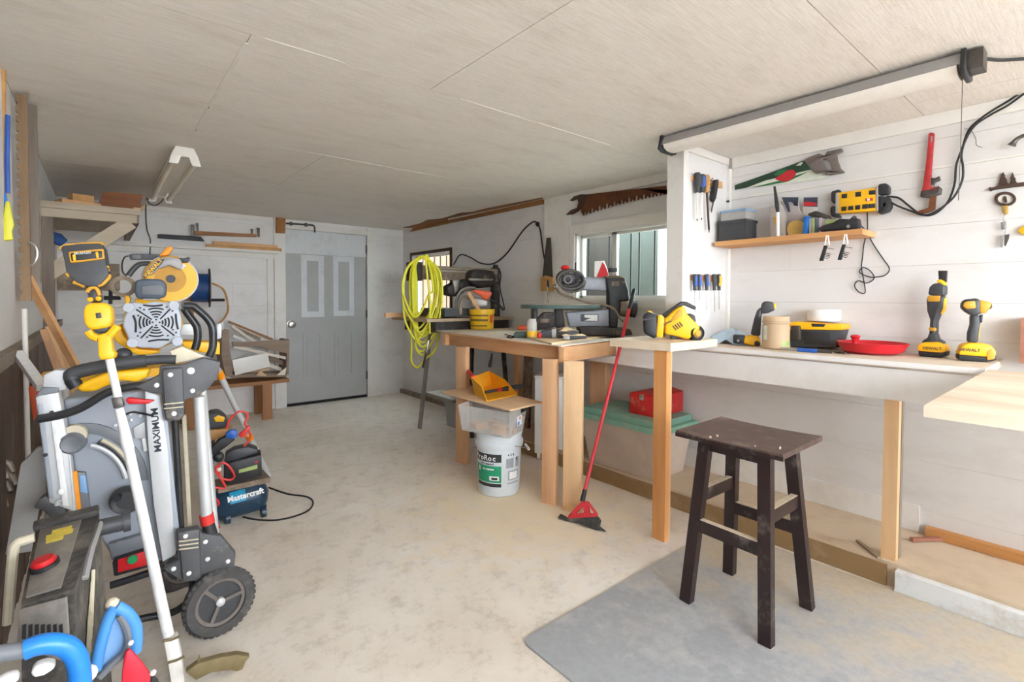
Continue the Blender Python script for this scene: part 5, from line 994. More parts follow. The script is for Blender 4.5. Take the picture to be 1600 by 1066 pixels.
g = G(); q = W(*k((615, 305))[0], ct)+Z*dz+sp[1].normalized()*.07; g.lathe([(.02, 0), (.034, .0), (.03, .014), (.02, .014)], q, sp[1], 16, True); part(g, 'collet', 'grey_brown', CT)
# card and clamp on the saw
cp = facing(sb+e2*.02, 20); CD = thing('blade_card', 'red and white blade packet standing on the scroll saw', 'packet', W(940, 427, cp)+Z*dz)
exz(k((945, 85), (1060, 80), (1090, 160), (1115, 262), (1020, 280), (940, 272)), cp, .012, 'white_plastic', 'card', CD, .002); exz(k((1040, 95), (1065, 130), (1095, 200), (1110, 250), (1020, 278), (968, 272)), (cp[0]+cp[1]*.008, cp[1]), .002, 'tool_red', 'print', CD, 0)
dz_ = dz; g = G(); P = [W(*p, cp)+Z*dz for p in k((1120, 165), (1215, 160), (1218, 210), (1130, 215))]; g.prism(P, cp[1]*-.03, .004); solo(g, 'binder_clip', 'plastic_black', 'small black clip on top of the scroll saw housing', 'clip')
# clutter in front of the saw
def lump(px, z, depth, m, name, label, cat_, bev=.004, h0=None):
    P = WS(px, facing(W(px[-1][0], px[-1][1], ('z', z)), 0)); d = z+.0005-min(p.z for p in P); n = (P[0]-CAM); n.z = 0; n.normalize(); g = G(); g.prism([p+Z*d for p in P], n*depth, bev); return solo(g, name, m, label, cat_)
TR = thing('parts_tray', 'black tray heaped with sawdust in front of the scroll saw', 'tray', W(870, 520, ('z', zw)))
lump_at = 3.42
def nr(px, py, z, r): q = W(px, py, ('z', z)); l = math.hypot(q.x, q.y); return Vector((q.x*r/l, q.y*r/l, z))
def lumpt(px, z, depth, m, name, root, bev=.004, py=None):
    q_ = W(px[-1][0], px[-1][1], ('z', z)); f_ = lump_at/q_.length_squared**.5; pl = facing((q_.x*f_, q_.y*f_, z), 0); P = WS(px, pl); d = z+.0005-min(p.z for p in P); n = -pl[1]; g = G(); g.prism([p+Z*d for p in P], n*depth, bev); return part(g, name, m, root)
def heap(o, root, seed, hmax=.014):
    """rough layer of sawdust over the top of a tray"""
    off = OFF[o.name]; vs_ = [v.co+off for v in o.data.vertices]; zt_ = max(v.z for v in vs_); r_ = random.Random(seed); c = sum(vs_, Vector())/len(vs_); a = e1; b = e2
    ua = [(v-c).dot(a) for v in vs_]; ub = [(v-c).dot(b) for v in vs_]; la, lb = (max(ua)-min(ua))/2*.95, (max(ub)-min(ub))/2*.95; nx, ny = 12, 7; g = G(); q = []
    for i in range(nx+1):
        for j in range(ny+1):
            u, v = i/nx*2-1, j/ny*2-1; e = max(0, 1-u*u)*max(0, 1-v*v); p = c+a*la*u+b*lb*v; q.append((p.x, p.y, zt_-.006+e**.4*(.005+r_.random()*hmax*(.5+.5*math.sin(3*u+seed)))))
    g.raw(q, [(i*(ny+1)+j, (i+1)*(ny+1)+j, (i+1)*(ny+1)+j+1, i*(ny+1)+j+1) for i in range(nx) for j in range(ny)]); return part(g, 'sawdust_heap', 'sawdust', root, smooth=0)
lumpt(k((280, 960), (320, 920), (430, 895), (480, 900), (500, 990), (430, 1000), (290, 1000)), zw, .10, 'plastic_dark', 'tray', TR); lumpt(k((430, 895), (485, 890), (490, 995), (435, 1000)), zw, .015, 'light_grey_metal', 'end_plate', TR)
heap(lumpt(k((490, 905), (700, 905), (760, 915), (740, 990), (500, 995)), zw, .09, 'plastic_dark', 'tray', TR), TR, 2, .022)
lump_at = 3.26
T2 = thing('parts_tray', 'low grey tray of sawdust at front of the plywood sheet', 'tray', W(890, 523, ('z', zw)))
heap(lumpt(k((560, 960), (650, 950), (860, 965), (855, 995), (650, 1015), (570, 1005)), zw, .05, 'plastic_dark', 'tray', T2), T2, 5, .012); lumpt(k((572, 962), (650, 962), (650, 1016), (574, 1010)), zw, .008, 'light_grey_metal', 'end_plate', T2)
GB = thing('glass_jar', 'small jar of yellow paint on the plywood sheet', 'jar', nr(831, 521, zw, 3.35)); q = nr(831, 521, zw, 3.35)
g = G(); g.lathe([(0, .001), (.033, .001), (.034, .1), (.028, .115), (.028, .125), (0, .125)], q, n=20); part(g, 'glass', 'card_clear', GB); g = G(); g.lathe([(.0345, .006), (.0355, .006), (.0355, .045), (.0345, .045)], q, n=20, closed=True); part(g, 'paint', 'pail_yellow', GB)
g = G(); q2 = nr(843, 517, zw, 3.25); g.sph(Vector((q2.x, q2.y, zw+.022)), (.016, .016, .021), 10); solo(g, 'push_knob', 'tool_red', 'small red knob beside the yellow paint jar', 'knob')
lump_at = 3.55; SD = thing('palm_sander', 'green and orange sander on the work table', 'power tool', nr(815, 518, zt, 3.5)); sq_ = nr(815, 518, zt, 3.5)
lumpt(k((-20, 960), (0, 930), (140, 925), (150, 985), (0, 995)), zt+.001, .08, 'enamel_green', 'base', SD); 
g = G(); q = W(812, 514, ('z', zt+.06)); P = WS(k((20, 865), (60, 845), (145, 850), (145, 900), (30, 905)), facing(sq_, 0)); g.prism([p+Z*(zt+.05-min(p_.z for p_ in P)) for p in P], -facing(P[0])[1]*.06, .008, seg=3); part(g, 'grip', 'orange_tool', SD, 'orange grip')
g = G(); g.tube([nr(a, b, zt+.006, 3.5+(518-b)*.02) for a, b in ((806, 517), (798, 515), (792, 520), (799, 523), (803, 518), (796, 512), (789, 506))], .004, 6); part(g, 'cord', 'cable_black', SD)
BB = thing('block', 'brown wooden block with a dowel leaning behind the trays', 'wood block', W(930, 514, ('z', zw)))
# under the table: white cabinet, boards
WC = thing('rolling_cabinet', 'white melamine cabinet on casters under the work table', 'cabinet', W(835, 712, ('z', 0)))
ca_ = W(835, 708, ('z', .06)); g = G(); d1 = Vector((.55, -.83, 0)); d2 = Vector((.83, .55, 0))
g.prism([ca_, ca_+d1*.22, ca_+d1*.22+d2*.30, ca_+d2*.30], (0, 0, .58), .003); part(g, 'carcass', 'white_plastic', WC); 
g = G(); g.prism([ca_+Z*.58-d1*.005-d2*.005, ca_+d1*.225+Z*.58-d2*.005, ca_+d1*.225+d2*.305+Z*.58, ca_+d2*.305+Z*.58-d1*.005], (0, 0, .02), .002); part(g, 'top', 'light_white_metal', WC)
for o in (ca_+d1*.03+d2*.04, ca_+d1*.19+d2*.04, ca_+d1*.03+d2*.26, ca_+d1*.19+d2*.26):
    g = G(); q = Vector((o.x, o.y, .03)); g.cyl(q-d1*.012, q+d1*.012, .029, n=18, bev=.003); g.box((q.x-.015, q.y-.015, .045), (q.x+.015, q.y+.015, .062)); part(g, 'caster', 'light_white_metal', WC)
bpy.data.objects.remove(BB)
g = G(); g.beam(W(787, 632, ('x', 2.9)).lerp(Vector((2.9, 3.3, .0)), 1), Vector((2.96, 3.32, .93)), .09, .03, (1, 0, 0), .002); solo(g, 'board', 'dusty_brown', 'brown board standing under the work table', 'board')
g = G(); a, b = W(769, 552, ('y', 3.3)), W(765, 574, ('y', 3.3)); g.tube([a, b], [.006, .016], 8, 1); solo(g, 'hanging_brush', 'plastic_black', 'black brush hanging under the work table', 'brush')
BT = thing('storage_bin', 'grey bin with dark blue contents behind the saw legs', 'storage box', (2.55, 4.05, 0)); 
part(hull([V((2.62, 3.85, .001)), V((2.94, 3.85, .001)), V((2.94, 4.15, .001)), V((2.62, 4.15, .001))], [V((2.6, 3.83, .25)), V((2.96, 3.83, .25)), V((2.96, 4.17, .25)), V((2.6, 4.17, .25))], .006), 'body', 'light_grey_metal', BT); g = G(); g.box((2.64, 3.87, .1), (2.92, 4.13, .2), .02); mat('navy', (34, 44, 66), .7); part(g, 'cover', 'navy', BT)
# ================================================================ THE LEFT SIDE
A1, A2, A3, A4 = C(160, 385, .11875), C(90, 375, .18771), C(180, 455, .12195), C(100, 540, .1688)
A5, A6, A7, A8, AB = C(40, 600, .2439), C(300, 620, .20635), C(330, 490, .15951), C(0, 780, .26846), C(0, 760, .2871)
mat('panel_grey', (158, 165, 174), .45, .05, .05, 8, dust=.05); mat('panel_grey_dark', (116, 120, 126), .5, 0, .08, 10); mat('alu', (206, 208, 208), .5, .25, .05, 12); mat('bracket_grey', (82, 83, 85), .55, 0, .14, 16, dust=.08); mat('tyre', (74, 73, 72), .85, 0, .15, 30, .3, dust=.16, dcol=(140, 136, 130)); mat('tube_black', (46, 47, 49), .32, .2, .1, 14); mat('cream_pad', (212, 202, 176), .6, 0, .08); mat('bolt_white', (232, 232, 230), .35); mat('grille_grey', (172, 178, 186), .4, 0, .05, 10); mat('washer_black', (66, 64, 62), .6, 0, .18, 10, .05, dust=.3, dcol=(168, 160, 146)); mat('washer_panel', (120, 117, 112), .5, 0, .12, 8, dust=.34, dcol=(168, 160, 146)); mat('cart_blue', (76, 146, 214), .4, 0, .06, 8); mat('handle_bright_blue', (38, 132, 222), .35); mat('cart_blue_pale', (128, 172, 216), .45, 0, .06); mat('flap_red', (216, 42, 62), .5, 0, .08); mat('tank_blue', (34, 62, 84), .35, .1, .12, 12, dust=.08); mat('label_cyan', (36, 150, 190), .4); mat('lead_red', (214, 54, 48), .4); mat('shaft_white', (238, 238, 236), .3); mat('pencil_orange', (242, 152, 24), .45); mat('olive_metal', (130, 116, 82), .6, .3, .2, 14)
def TPl(d): return facing((.28, 2.15+d, 0), 0)
# ---------------------------------------------------------------- table saw folded upright on its wheeled stand
TS = thing('table_saw', 'grey table saw folded upright on a black wheeled stand', 'table saw', (.12, 2.25, 0)); s0 = TPl(.05)
ex([(97, 624), (226, 609), (252, 640), (276, 800), (273, 872), (186, 893), (150, 830), (120, 770)], s0, .30, 'panel_grey', 'body', TS, .012, back=1, seg=3)
s1 = TPl(.045)
arc = lambda cx, cy, r, a0, a1, n=9, sx=1.: [(cx+r*sx*math.cos(math.radians(a0+(a1-a0)*i/(n-1))), cy+r*math.sin(math.radians(a0+(a1-a0)*i/(n-1)))) for i in range(n)]
ex(A5(*arc(390, 650, 400, -105, -5, 12), *arc(390, 650, 335, -5, -105, 12)), s1, .012, 'panel_grey_dark', 'bevel_scale', TS, .002)
ex(A5(*arc(380, 660, 320, -72, -18, 10), *arc(380, 660, 262, -18, -72, 10)), s1, .014, 'panel_grey_dark', 'slot_plate', TS, .002)
wtub(A5(*arc(380, 660, 298, -74, -20, 10)), TPl(.035), .006, 'plastic_black', 'slot', TS, 8, 2); wtub(A5(*arc(380, 660, 318, -70, -18, 10)), TPl(.035), .0065, 'cream_pad', 'slot_rim', TS, 8, 2); wtub(A5(*arc(380, 660, 268, -82, -12, 10)), TPl(.035), .008, 'alu', 'slot_rim', TS, 8, 2)
c_ = W(*A5((308, 370))[0], TPl(.02)); n_ = s0[1].normalized()
g = G(); g.lathe([(0, 0), (.036, 0), (.034, .03), (.026, .042), (.012, .036), (0, .036)], c_, n_, 28); part(g, 'height_knob', 'panel_grey_dark', TS, 'dark round knob')
c2 = W(*A5((318, 320))[0], TPl(.03)); g = G(); g.lathe([(0, 0), (.034, 0), (.034, .025), (0, .025)], c2, n_, 24); part(g, 'knob_collar', 'cream_pad', TS)
c3 = W(*A5((650, 735))[0], TPl(.02)); g = G(); g.lathe([(0, 0), (.046, 0), (.05, .012), (.042, .03), (.03, .022), (0, .024)], c3, n_, 28); WHL = part(g, 'handwheel', 'plastic_dark', TS); g = G(); g.cyl(c3+n_*.025+_R*-.025+Z*.02, c3+n_*.06+_R*-.027+Z*.02, .011, n=14, bev=.003); part(g, 'crank', 'plastic_black', WHL)
# side rails
ex([(55, 622), (62, 617), (91, 613), (104, 680), (115, 800), (76, 786), (66, 700)], TPl(-.01), .05, 'alu', 'side_rail', TS, .004, back=1)
ex([(78, 640), (88, 640), (108, 790), (98, 790)], TPl(-.014), .006, 'shaft_white', 'rail_rib', TS, .001); ex([(59, 632), (66, 631), (84, 780), (77, 778)], TPl(-.013), .005, 'panel_grey', 'rail_groove', TS, .001)
for q in ((168, 183), (128, 455)):
    c_ = W(*A5(q)[0], TPl(-.016)); g = G(); g.cyl(c_, c_+n_*.004, .006, n=10); part(g, 'rail_hole', 'plastic_black', TS)
ex([(100, 700), (108, 698), (119, 800), (110, 800)], TPl(.0), .04, 'alu', 'side_rail', TS, .003, back=1)
ex([(67, 586), (86, 578), (110, 580), (116, 606), (92, 612), (66, 606)], TPl(-.005), .06, 'alu', 'rail_clamp', TS, .006, back=1); ex([(54, 622), (66, 605), (92, 606), (91, 614), (62, 619)], TPl(-.012), .06, 'panel_grey_dark', 'rail_cap', TS, .003, back=1)
ex([(226, 611), (250, 618), (262, 700), (275, 866), (254, 879), (240, 790), (231, 690)], TPl(-.005), .045, 'alu', 'name_rail', TS, .003, back=1)
ex([(252, 640), (260, 640), (283, 855), (275, 862)], TPl(.0), .04, 'panel_grey', 'rail_side', TS, .003, back=1); wtub([(272, 640), (277, 720), (284, 850)], TPl(.02), .011, 'tube_black', 'stand_tube', TS, 10, 2); ex([(284, 650), (291, 650), (301, 840), (294, 845)], TPl(.05), .03, 'cream_pad', 'fence_rail', TS, .003, back=1)
a, b = W(248, 712, TPl(-.0065)), W(241, 632, TPl(-.0065)); g = G(); g.text('MAXIMUM', .029, a.lerp(b, .5), (b-a), n_.cross((b-a)), .0006, bold=.0006, xs=1.18); part(g, 'lettering', 'label_black', TS, 'black upright lettering', 0)
g = G(); a, b = W(311, 620, TPl(-.02)), W(323, 806, TPl(-.02)); g.cyl(a, b, .0185, n=20); part(g, 'leg_tube', 'alu', TS); g = G(); c_ = W(322, 804, TPl(-.02)); d_ = W(325, 818, TPl(-.02)); g.cyl(c_, d_, .0235, n=20); part(g, 'leg_band', 'lead_red', TS, 'red band'); g = G(); g.cyl(d_, d_+(d_-c_)*1.2, .021, .024, 18); part(g, 'leg_foot', 'plastic_black', TS)
# brackets with bolts
ex(A4((660, 380), (880, 270), (890, 185), (1090, 175), (1290, 110), (1450, 150), (1420, 290), (1350, 380), (1240, 460), (1115, 500), (1110, 650), (1070, 690), (940, 690), (900, 440), (780, 420)), TPl(-.03), .035, 'bracket_grey', 'corner_bracket', TS, .005); ex(A4((905, 215), (1100, 200), (1115, 640), (1070, 685), (945, 680)), TPl(-.055), .03, 'bracket_grey', 'bracket_rib', TS, .008)
for yy in (540, 580): ex(A4((925, yy), (1105, yy-18), (1106, yy-8), (926, yy+10)), TPl(-.072), .006, 'cream_pad', 'rib_line', TS, .001)
for q in ((985, 272), (1175, 235), (858, 368), (1190, 420), (1018, 632)):
    c_ = W(*A4(q)[0], TPl(-.071 if q[0] in (985, 1018) else -.048)); g = G(); g.sph(c_, (.0085, .005, .0085) if q[0] != 1175 else (.013, .006, .013), 10); part(g, 'bolt', 'bolt_white', TS)
ex(AB((890, 440), (970, 395), (955, 240), (1080, 218), (1100, 248), (1200, 262), (1282, 360), (1272, 440), (1100, 470), (1090, 500), (1000, 512)), TPl(-.03), .035, 'bracket_grey', 'corner_bracket', TS, .005); ex(AB((965, 245), (1085, 225), (1095, 495), (995, 508)), TPl(-.05), .025, 'bracket_grey', 'bracket_rib', TS, .008)
for yy in (290, 312, 334): ex(AB((972, yy+8), (1080, yy-6), (1081, yy), (973, yy+14)), TPl(-.064), .006, 'cream_pad', 'rib_line', TS, .001)
for q in ((1010, 272), (1118, 303), (1130, 397), (1240, 410), (945, 450), (1028, 475)):
    c_ = W(*AB(q)[0], TPl(-.064 if q[0] in (1010, 1028) else -.048)); g = G(); g.sph(c_, (.0085, .005, .0085), 10); part(g, 'bolt', 'bolt_white', TS)
# red switch box
ex(AB((615, 395), (800, 338), (815, 425), (625, 478)), TPl(.0), .05, 'plastic_black', 'switch_box', TS, .006); ex(AB((640, 400), (800, 348), (812, 425), (640, 470)), TPl(-.03), .012, 'tool_red', 'switch_paddle', TS, .004, label='red stop paddle'); c_ = W(*AB((722, 396))[0], TPl(-.04)); g = G(); g.cyl(c_, c_+n_*.008, .014, n=18, bev=.002); mat('button_green', (30, 150, 90), .4); part(g, 'start_button', 'button_green', TS, 'green start button')
ex(AB((590, 310), (800, 250), (805, 335), (610, 395)), TPl(.03), .03, 'panel_grey_dark', 'lower_panel', TS, .004)
# stand tubes
wtub(AB((600, 540), (700, 510), (830, 465), (920, 440)), TPl(-.01), .0125, 'tube_black', 'stand_tube', TS, 12, 3); wtub(AB((1045, 500), (1045, 570), (1010, 640), (930, 690), (800, 715), (680, 745)), TPl(.06), .013, 'tube_black', 'stand_tube', TS, 12, 5); wtub([(60, 655), (97, 648), (128, 637), (165, 615), (195, 606), (232, 601)], TPl(-.03), .0135, 'tube_black', 'stand_tube', TS, 12, 5)
wtub(A3((880, 190), (990, 190), (1060, 240), (1170, 340), (1240, 450), (1255, 600), (1245, 740), (1200, 840)), TPl(.0), .0135, 'tube_black', 'handle_bar', TS, 12, 5); wtub(A3((880, 215), (930, 290), (1010, 400), (1050, 480), (1055, 620), (1020, 750)), TPl(.06), .0135, 'tube_black', 'handle_bar', TS, 12, 5); wtub(A3((850, 190), (930, 185), (1000, 190)), TPl(.02), .016, 'panel_grey_dark', 'handle_joint', TS, 10, 2)
ex(A3((700, 760), (850, 700), (1160, 830), (780, 920)), TPl(.02), .05, 'cream_pad', 'outfeed_plate', TS, .004)
# wheel
wc = W(343, 940, TPl(-.05)); wc.z = .122; R0 = .121; wn = (n_+Vector((.25, 0, .05))).normalized()
def wheel(c, nm_root):
    g = G(); g.lathe([(R0*.70, -.022), (R0*.92, -.024), (R0*.985, -.014), (R0, 0), (R0*.985, .014), (R0*.92, .024), (R0*.70, .022), (R0*.66, 0)], c, wn, 40, True); T = part(g, 'tyre', 'tyre', nm_root)
    e1_ = wn.orthogonal().normalized(); e2_ = wn.cross(e1_)
    for i in range(36):
        a = 2*math.pi*i/36; d = e1_*math.cos(a)+e2_*math.sin(a); t = wn.cross(d); g = G(); g.beam(c+d*R0*.90+wn*.020, c+d*R0*1.005+wn*.010, .011, .006, wn, .001); part(g, 'tread_lug', 'tyre', T)
    g = G(); g.lathe([(0, -.01), (R0*.66, -.01), (R0*.66, .002), (0, .002)], c, wn, 32); H = part(g, 'hub_plate', 'plastic_dark', nm_root); g = G(); g.lathe([(R0*.58, -.006), (R0*.70, -.006), (R0*.70, .014), (R0*.60, .012)], c, wn, 36, True); part(g, 'rim', 'grey_brown', nm_root)
    for a in (20, 140, 265):
        d = e1_*math.cos(math.radians(a))+e2_*math.sin(math.radians(a)); g = G(); g.beam(c+wn*.006, c+d*R0*.62+wn*.006, .012, .012, wn, .003); part(g, 'spoke', 'grey_brown', H)
    g = G(); g.lathe([(0, 0), (.016, 0), (.015, .016), (.008, .022), (0, .023)], c, wn, 18); part(g, 'hub_cap', 'alu', H)
wheel(wc, TS); wheel(wc-wn*.46, TS); g = G(); g.cyl(wc-wn*.03, wc-wn*.43, .008, n=10); part(g, 'axle', 'steel_dark', TS)
for q0, q1, r in (((560, 230), (700, 225), .005),): wtub([(197, 648), (209, 644), (240, 650)], TPl(-.04), .004, 'tube_black', 'spring', TS, 6, 2)
ex(A4((570, 500), (600, 478), (690, 490), (780, 500), (845, 505), (780, 538), (600, 540)), TPl(-.06), .02, 'tool_red', 'lock_lever', TS, .004, label='red plastic lever'); 
for q in ((478, 738), (625, 690), (705, 650), (615, 632)): c_ = W(*A4(q)[0], TPl(.04)); g = G(); g.sph(c_, (.006, .004, .006), 8); part(g, 'bolt', 'bolt_white', TS)
ex(A4((640, 760), (750, 700), (760, 850), (660, 860)), TPl(.04), .012, 'alu', 'scale_plate', TS, .002); ex(A4((720, 860), (755, 850), (775, 970), (740, 980)), TPl(.035), .012, 'shaft_white', 'scale_tab', TS, .002)
g = G(); a, b = W(*A5((312, 560))[0], TPl(.02)), W(*A5((340, 810))[0], TPl(.02)); g.cyl(a, b, .0075, n=8); solo(g, 'pencil', 'pencil_orange', 'flat orange pencil tucked beside the saw rail', 'pencil')
ex(A5((300, 560), (385, 565), (415, 800), (320, 800)), TPl(.042), .02, 'panel_grey_dark', 'tool_slot', TS, .002); ex(A5((345, 580), (385, 590), (400, 700), (350, 690)), TPl(.034), .01, 'cart_blue_pale', 'push_stick', TS, .002)
# ---------------------------------------------------------------- garden blower on top
b0 = TPl(.05); BW = thing('garden_blower', 'yellow garden blower with round grey vent grille on the folded saw', 'power tool', W(200, 612, b0))
ex(A3((60, 420), (110, 560), (180, 640), (300, 740), (560, 760), (560, 800), (300, 830), (200, 780), (0, 640), (-40, 560)), TPl(.09), .14, 'tool_yellow', 'housing', BW, .02, back=1, seg=3); ex(A3((90, 480), (100, 300), (170, 150), (300, 120), (680, 120), (830, 230), (870, 420), (800, 640), (600, 730), (300, 740), (150, 640)), TPl(.075), .10, 'tool_yellow', 'fan_housing', BW, .02, back=1, seg=3)
gp = TPl(.04); oct_ = A3((105, 450), (115, 350), (160, 230), (190, 150), (270, 140), (360, 165), (500, 130), (640, 150), (690, 125), (760, 150), (820, 215), (850, 330), (855, 430), (835, 540), (855, 600), (790, 680), (700, 660), (560, 735), (400, 720), (330, 730), (220, 690), (165, 650), (170, 590))
GRL = ex(oct_, gp, .035, 'grille_grey', 'grille', BW, .008, seg=3); gf = TPl(.0205)
def slot(pts, r=.0022): g = G(); g.tube(WS(A3(*pts), gf), r, 6, 2); return part(g, 'slot', 'plastic_black', GRL)
gc = (525, 400)
for r in (80, 118, 158, 205):
    for a0 in (0, 90, 180, 270):
        h = 24 if r > 100 else 18; slot([(gc[0]+r*1.05*math.cos(math.radians(a)), gc[1]+r*.88*math.sin(math.radians(a))) for a in [a0-h*1.1+h*2.2*i/5 for i in range(6)]], .0028)
for (x0_, y0_, x1_, y1_) in ((270, 235, 470, 365), (705, 230, 575, 360), (480, 450, 325, 605), (590, 440, 760, 570)): slot([(x0_, y0_), (x1_, y1_)], .0026)
for pts in ([(230, 310), (262, 400), (262, 530)], [(775, 290), (785, 400), (805, 490)], [(360, 180), (490, 192), (610, 178)], [(425, 645), (550, 625), (690, 625)]): slot(pts, .0034)
for q in ((320, 215), (370, 238), (295, 312), (660, 205), (735, 255), (320, 530), (290, 575), (410, 590), (740, 495), (780, 530), (675, 570), (525, 365), (570, 400), (480, 400), (525, 440)):
    c_ = W(*A3(q)[0], gf); g = G(); g.cyl(c_+n_*.002, c_-n_*.004, .0032, n=8); part(g, 'slot', 'plastic_black', GRL)
for q in ((180, 210), (760, 180), (800, 640), (230, 660)): c_ = W(*A3(q)[0], TPl(.025)); g = G(); g.cyl(c_+n_*.018, c_-n_*.02, .016, n=14, bev=.004); part(g, 'corner_lug', 'grille_grey', GRL)
wtub([(113, 592), (114, 584), (140, 577), (178, 570), (215, 565), (228, 564)], TPl(-.01), .0225, 'plastic_dark', 'handle', BW, 14, 4); wtub([(224, 564), (250, 562), (275, 562)], TPl(-.01), .0165, 'plastic_dark', 'handle_neck', BW, 12, 3); wtub([(113, 586), (113, 595), (120, 604)], TPl(-.008), .021, 'plastic_black', 'handle_end', BW, 12, 2)
ex([(119, 605), (131, 595), (170, 580), (236, 575), (230, 590), (214, 597), (190, 594), (164, 604), (150, 611), (128, 612)], TPl(.0), .09, 'tool_yellow', 'lower_housing', BW, .016, back=.8, seg=3)
g = G(); g.sph(W(193, 555, TPl(.04)), .026, 14); part(g, 'trigger_knob', 'plastic_dark', BW)
# ---------------------------------------------------------------- string trimmer leaning in front
q0 = W(276, 1052, ('z', .02)); tpl = (q0, Vector((-.12, -.985, .085)).normalized()); tn = tpl[1]
ST_ = thing('string_trimmer', 'yellow cordless string trimmer with white shaft leaning on the saw', 'string trimmer', (q0.x, q0.y, 0))
def tx(px, t, m, nm, bev=.004, d=0, back=.5, label=None, seg=2): return ex(px, (tpl[0]-tn*d, tn), t, m, nm, ST_, bev, (), back, label, seg)
tx(A2((48, 90), (60, 65), (200, 48), (370, 42), (395, 60), (410, 130), (425, 230), (445, 250), (440, 310), (380, 385), (330, 400), (250, 400), (180, 370), (115, 310), (95, 280), (80, 190), (62, 120)), .085, 'plastic_dark', 'motor_cover', .018, seg=3)
for pts in ([(50, 98), (70, 72), (200, 55), (370, 48), (392, 62)], [(95, 290), (120, 315)], [(150, 360), (190, 375), (245, 400)], [(350, 390), (390, 375), (440, 325), (440, 300)], [(425, 230), (432, 275)], [(240, 345), (248, 392)], [(322, 335), (335, 390)], [(260, 445), (290, 410), (340, 415), (365, 470)]): g = G(); g.tube([p+tn*.036 for p in WS(A2(*pts), tpl)], .0055, 8, 3); part(g, 'yellow_edge', 'tool_yellow_dull', ST_)
tx(A2((90, 100), (250, 85), (385, 75), (395, 160), (250, 180), (105, 195)), .012, 'tool_yellow_dull', 'badge_frame', .004, -.044); tx(A2((108, 112), (370, 92), (375, 148), (118, 178)), .012, 'plastic_black', 'badge', .003, -.047)
for pts in (((125, 125), (150, 120), (155, 172), (132, 176)), ((315, 102), (340, 100), (345, 150), (325, 155))): tx(A2(*pts), .012, 'tool_yellow', 'badge_bar', .002, -.050)
pA, pB = W(*A2((165, 138))[0], tpl)+tn*.0535, W(*A2((305, 126))[0], tpl)+tn*.0535; g = G(); g.text('BRUSHLESS', .0105, pA.lerp(pB, .5), pB-pA, Z, .0005, xs=.78); part(g, 'lettering', 'shaft_white', ST_, smooth=0)
tx(A2((250, 400), (350, 395), (365, 440), (375, 520), (275, 530), (262, 470)), .06, 'plastic_dark', 'neck', .010); 
for q in ((285, 503), (352, 495)): c_ = W(*A2(q)[0], tpl)+tn*.03; g = G(); g.sph(c_, .008, 8); part(g, 'neck_bolt', 'tool_yellow', ST_)
tx(A2((232, 600), (250, 550), (300, 530), (420, 530), (460, 560), (470, 680), (440, 730), (330, 750), (265, 740), (240, 690)), .085, 'tool_yellow', 'housing', .022, seg=3); tx(A2((318, 610), (365, 605), (370, 650), (325, 655)), .02, 'plastic_dark', 'vent', .002, -.036); tx(A2((300, 745), (445, 720), (420, 770), (340, 785)), .07, 'plastic_dark', 'collar', .006)
wtub(A2((255, 760), (290, 800), (340, 820)), (tpl[0]+tn*.02, tn), .012, 'tool_yellow', 'guard_arm', ST_); wtub(A2((500, 715), (450, 770), (420, 800)), (tpl[0]+tn*.02, tn), .012, 'tool_yellow', 'guard_arm', ST_)
tx(A2((345, 790), (430, 770), (455, 790), (470, 920), (495, 940), (480, 985), (370, 1000), (350, 960)), .06, 'tool_yellow', 'grip', .016, seg=3)
sh = lambda x, y: W(x, y, tpl)
g = G(); g.cyl(sh(170, 556), sh(186, 628), .0115, n=16); part(g, 'shaft', 'shaft_white', ST_); tx(A4((440, 485), (540, 470), (560, 560), (465, 580)), .035, 'steel_dark', 'coupler_clamp', .003); g = G(); g.tube([sh(186, 638), sh(190, 655), sh(194, 672), sh(198, 692), sh(201, 702)], [.0125, .013, .0145, .0165, .016], 16, 2); part(g, 'coupler', 'shaft_white', ST_); g = G(); g.cyl(sh(200, 698), sh(263, 993), .0145, .0165, 18); part(g, 'shaft', 'shaft_white', ST_)
tx([(256, 998), (277, 990), (284, 1020), (290, 1062), (268, 1066), (262, 1030)], .05, 'light_white_metal', 'lower_clamp', .006); wtub([(254, 1002), (268, 1000), (280, 995)], (tpl[0]+tn*.03, tn), .004, 'olive_metal', 'clamp_bolt', ST_, 6, 1); wtub([(262, 1036), (276, 1032), (288, 1026)], (tpl[0]+tn*.03, tn), .004, 'olive_metal', 'clamp_bolt', ST_, 6, 1)
gd = W(300, 1056, ('z', .03)); gpts = [(290, 1047), (308, 1034), (345, 1024), (370, 1020), (390, 1023), (384, 1030), (376, 1048), (360, 1044), (330, 1048), (306, 1060)]
ex(gpts, facing(gd, 0), .025, 'olive_metal', 'blade_guard', ST_, .003); ex([(308, 1035), (311, 1022), (314, 1034)], facing(gd, 0), .004, 'olive_metal', 'guard_tab', ST_, 0)
# ---------------------------------------------------------------- pressure washer
def P_(x, y, yy): return W(x, y, ('y', yy))
PWr = thing('pressure_washer', 'dusty black generator-like pressure washer with red button in front corner', 'pressure washer', (-.06, 1.55, 0)); PWr['label'] = 'dusty black pressure washer with red button in the front corner'
tbl, tbr, tfl, tfr = P_(56, 828, 1.80), P_(155, 802, 1.76), P_(33, 945, 1.44), P_(116, 920, 1.40); bbl, bbr = tbl+V((0, .0, -.5)), P_(176, 940, 1.76); bfl, bfr = P_(28, 1004, 1.42), P_(125, 1040, 1.37)
ll = lambda p: V((p.x, p.y, .06))
verts = [tbl, tbr, tfr, tfl, ll(tbl), ll(bbr), ll(bfr), ll(bfl)]
g = G(); g.raw(verts, [(0, 1, 2, 3), (7, 6, 5, 4), (0, 4, 5, 1), (1, 5, 6, 2), (2, 6, 7, 3), (3, 7, 4, 0)], .014); part(g, 'shell', 'washer_black', PWr)
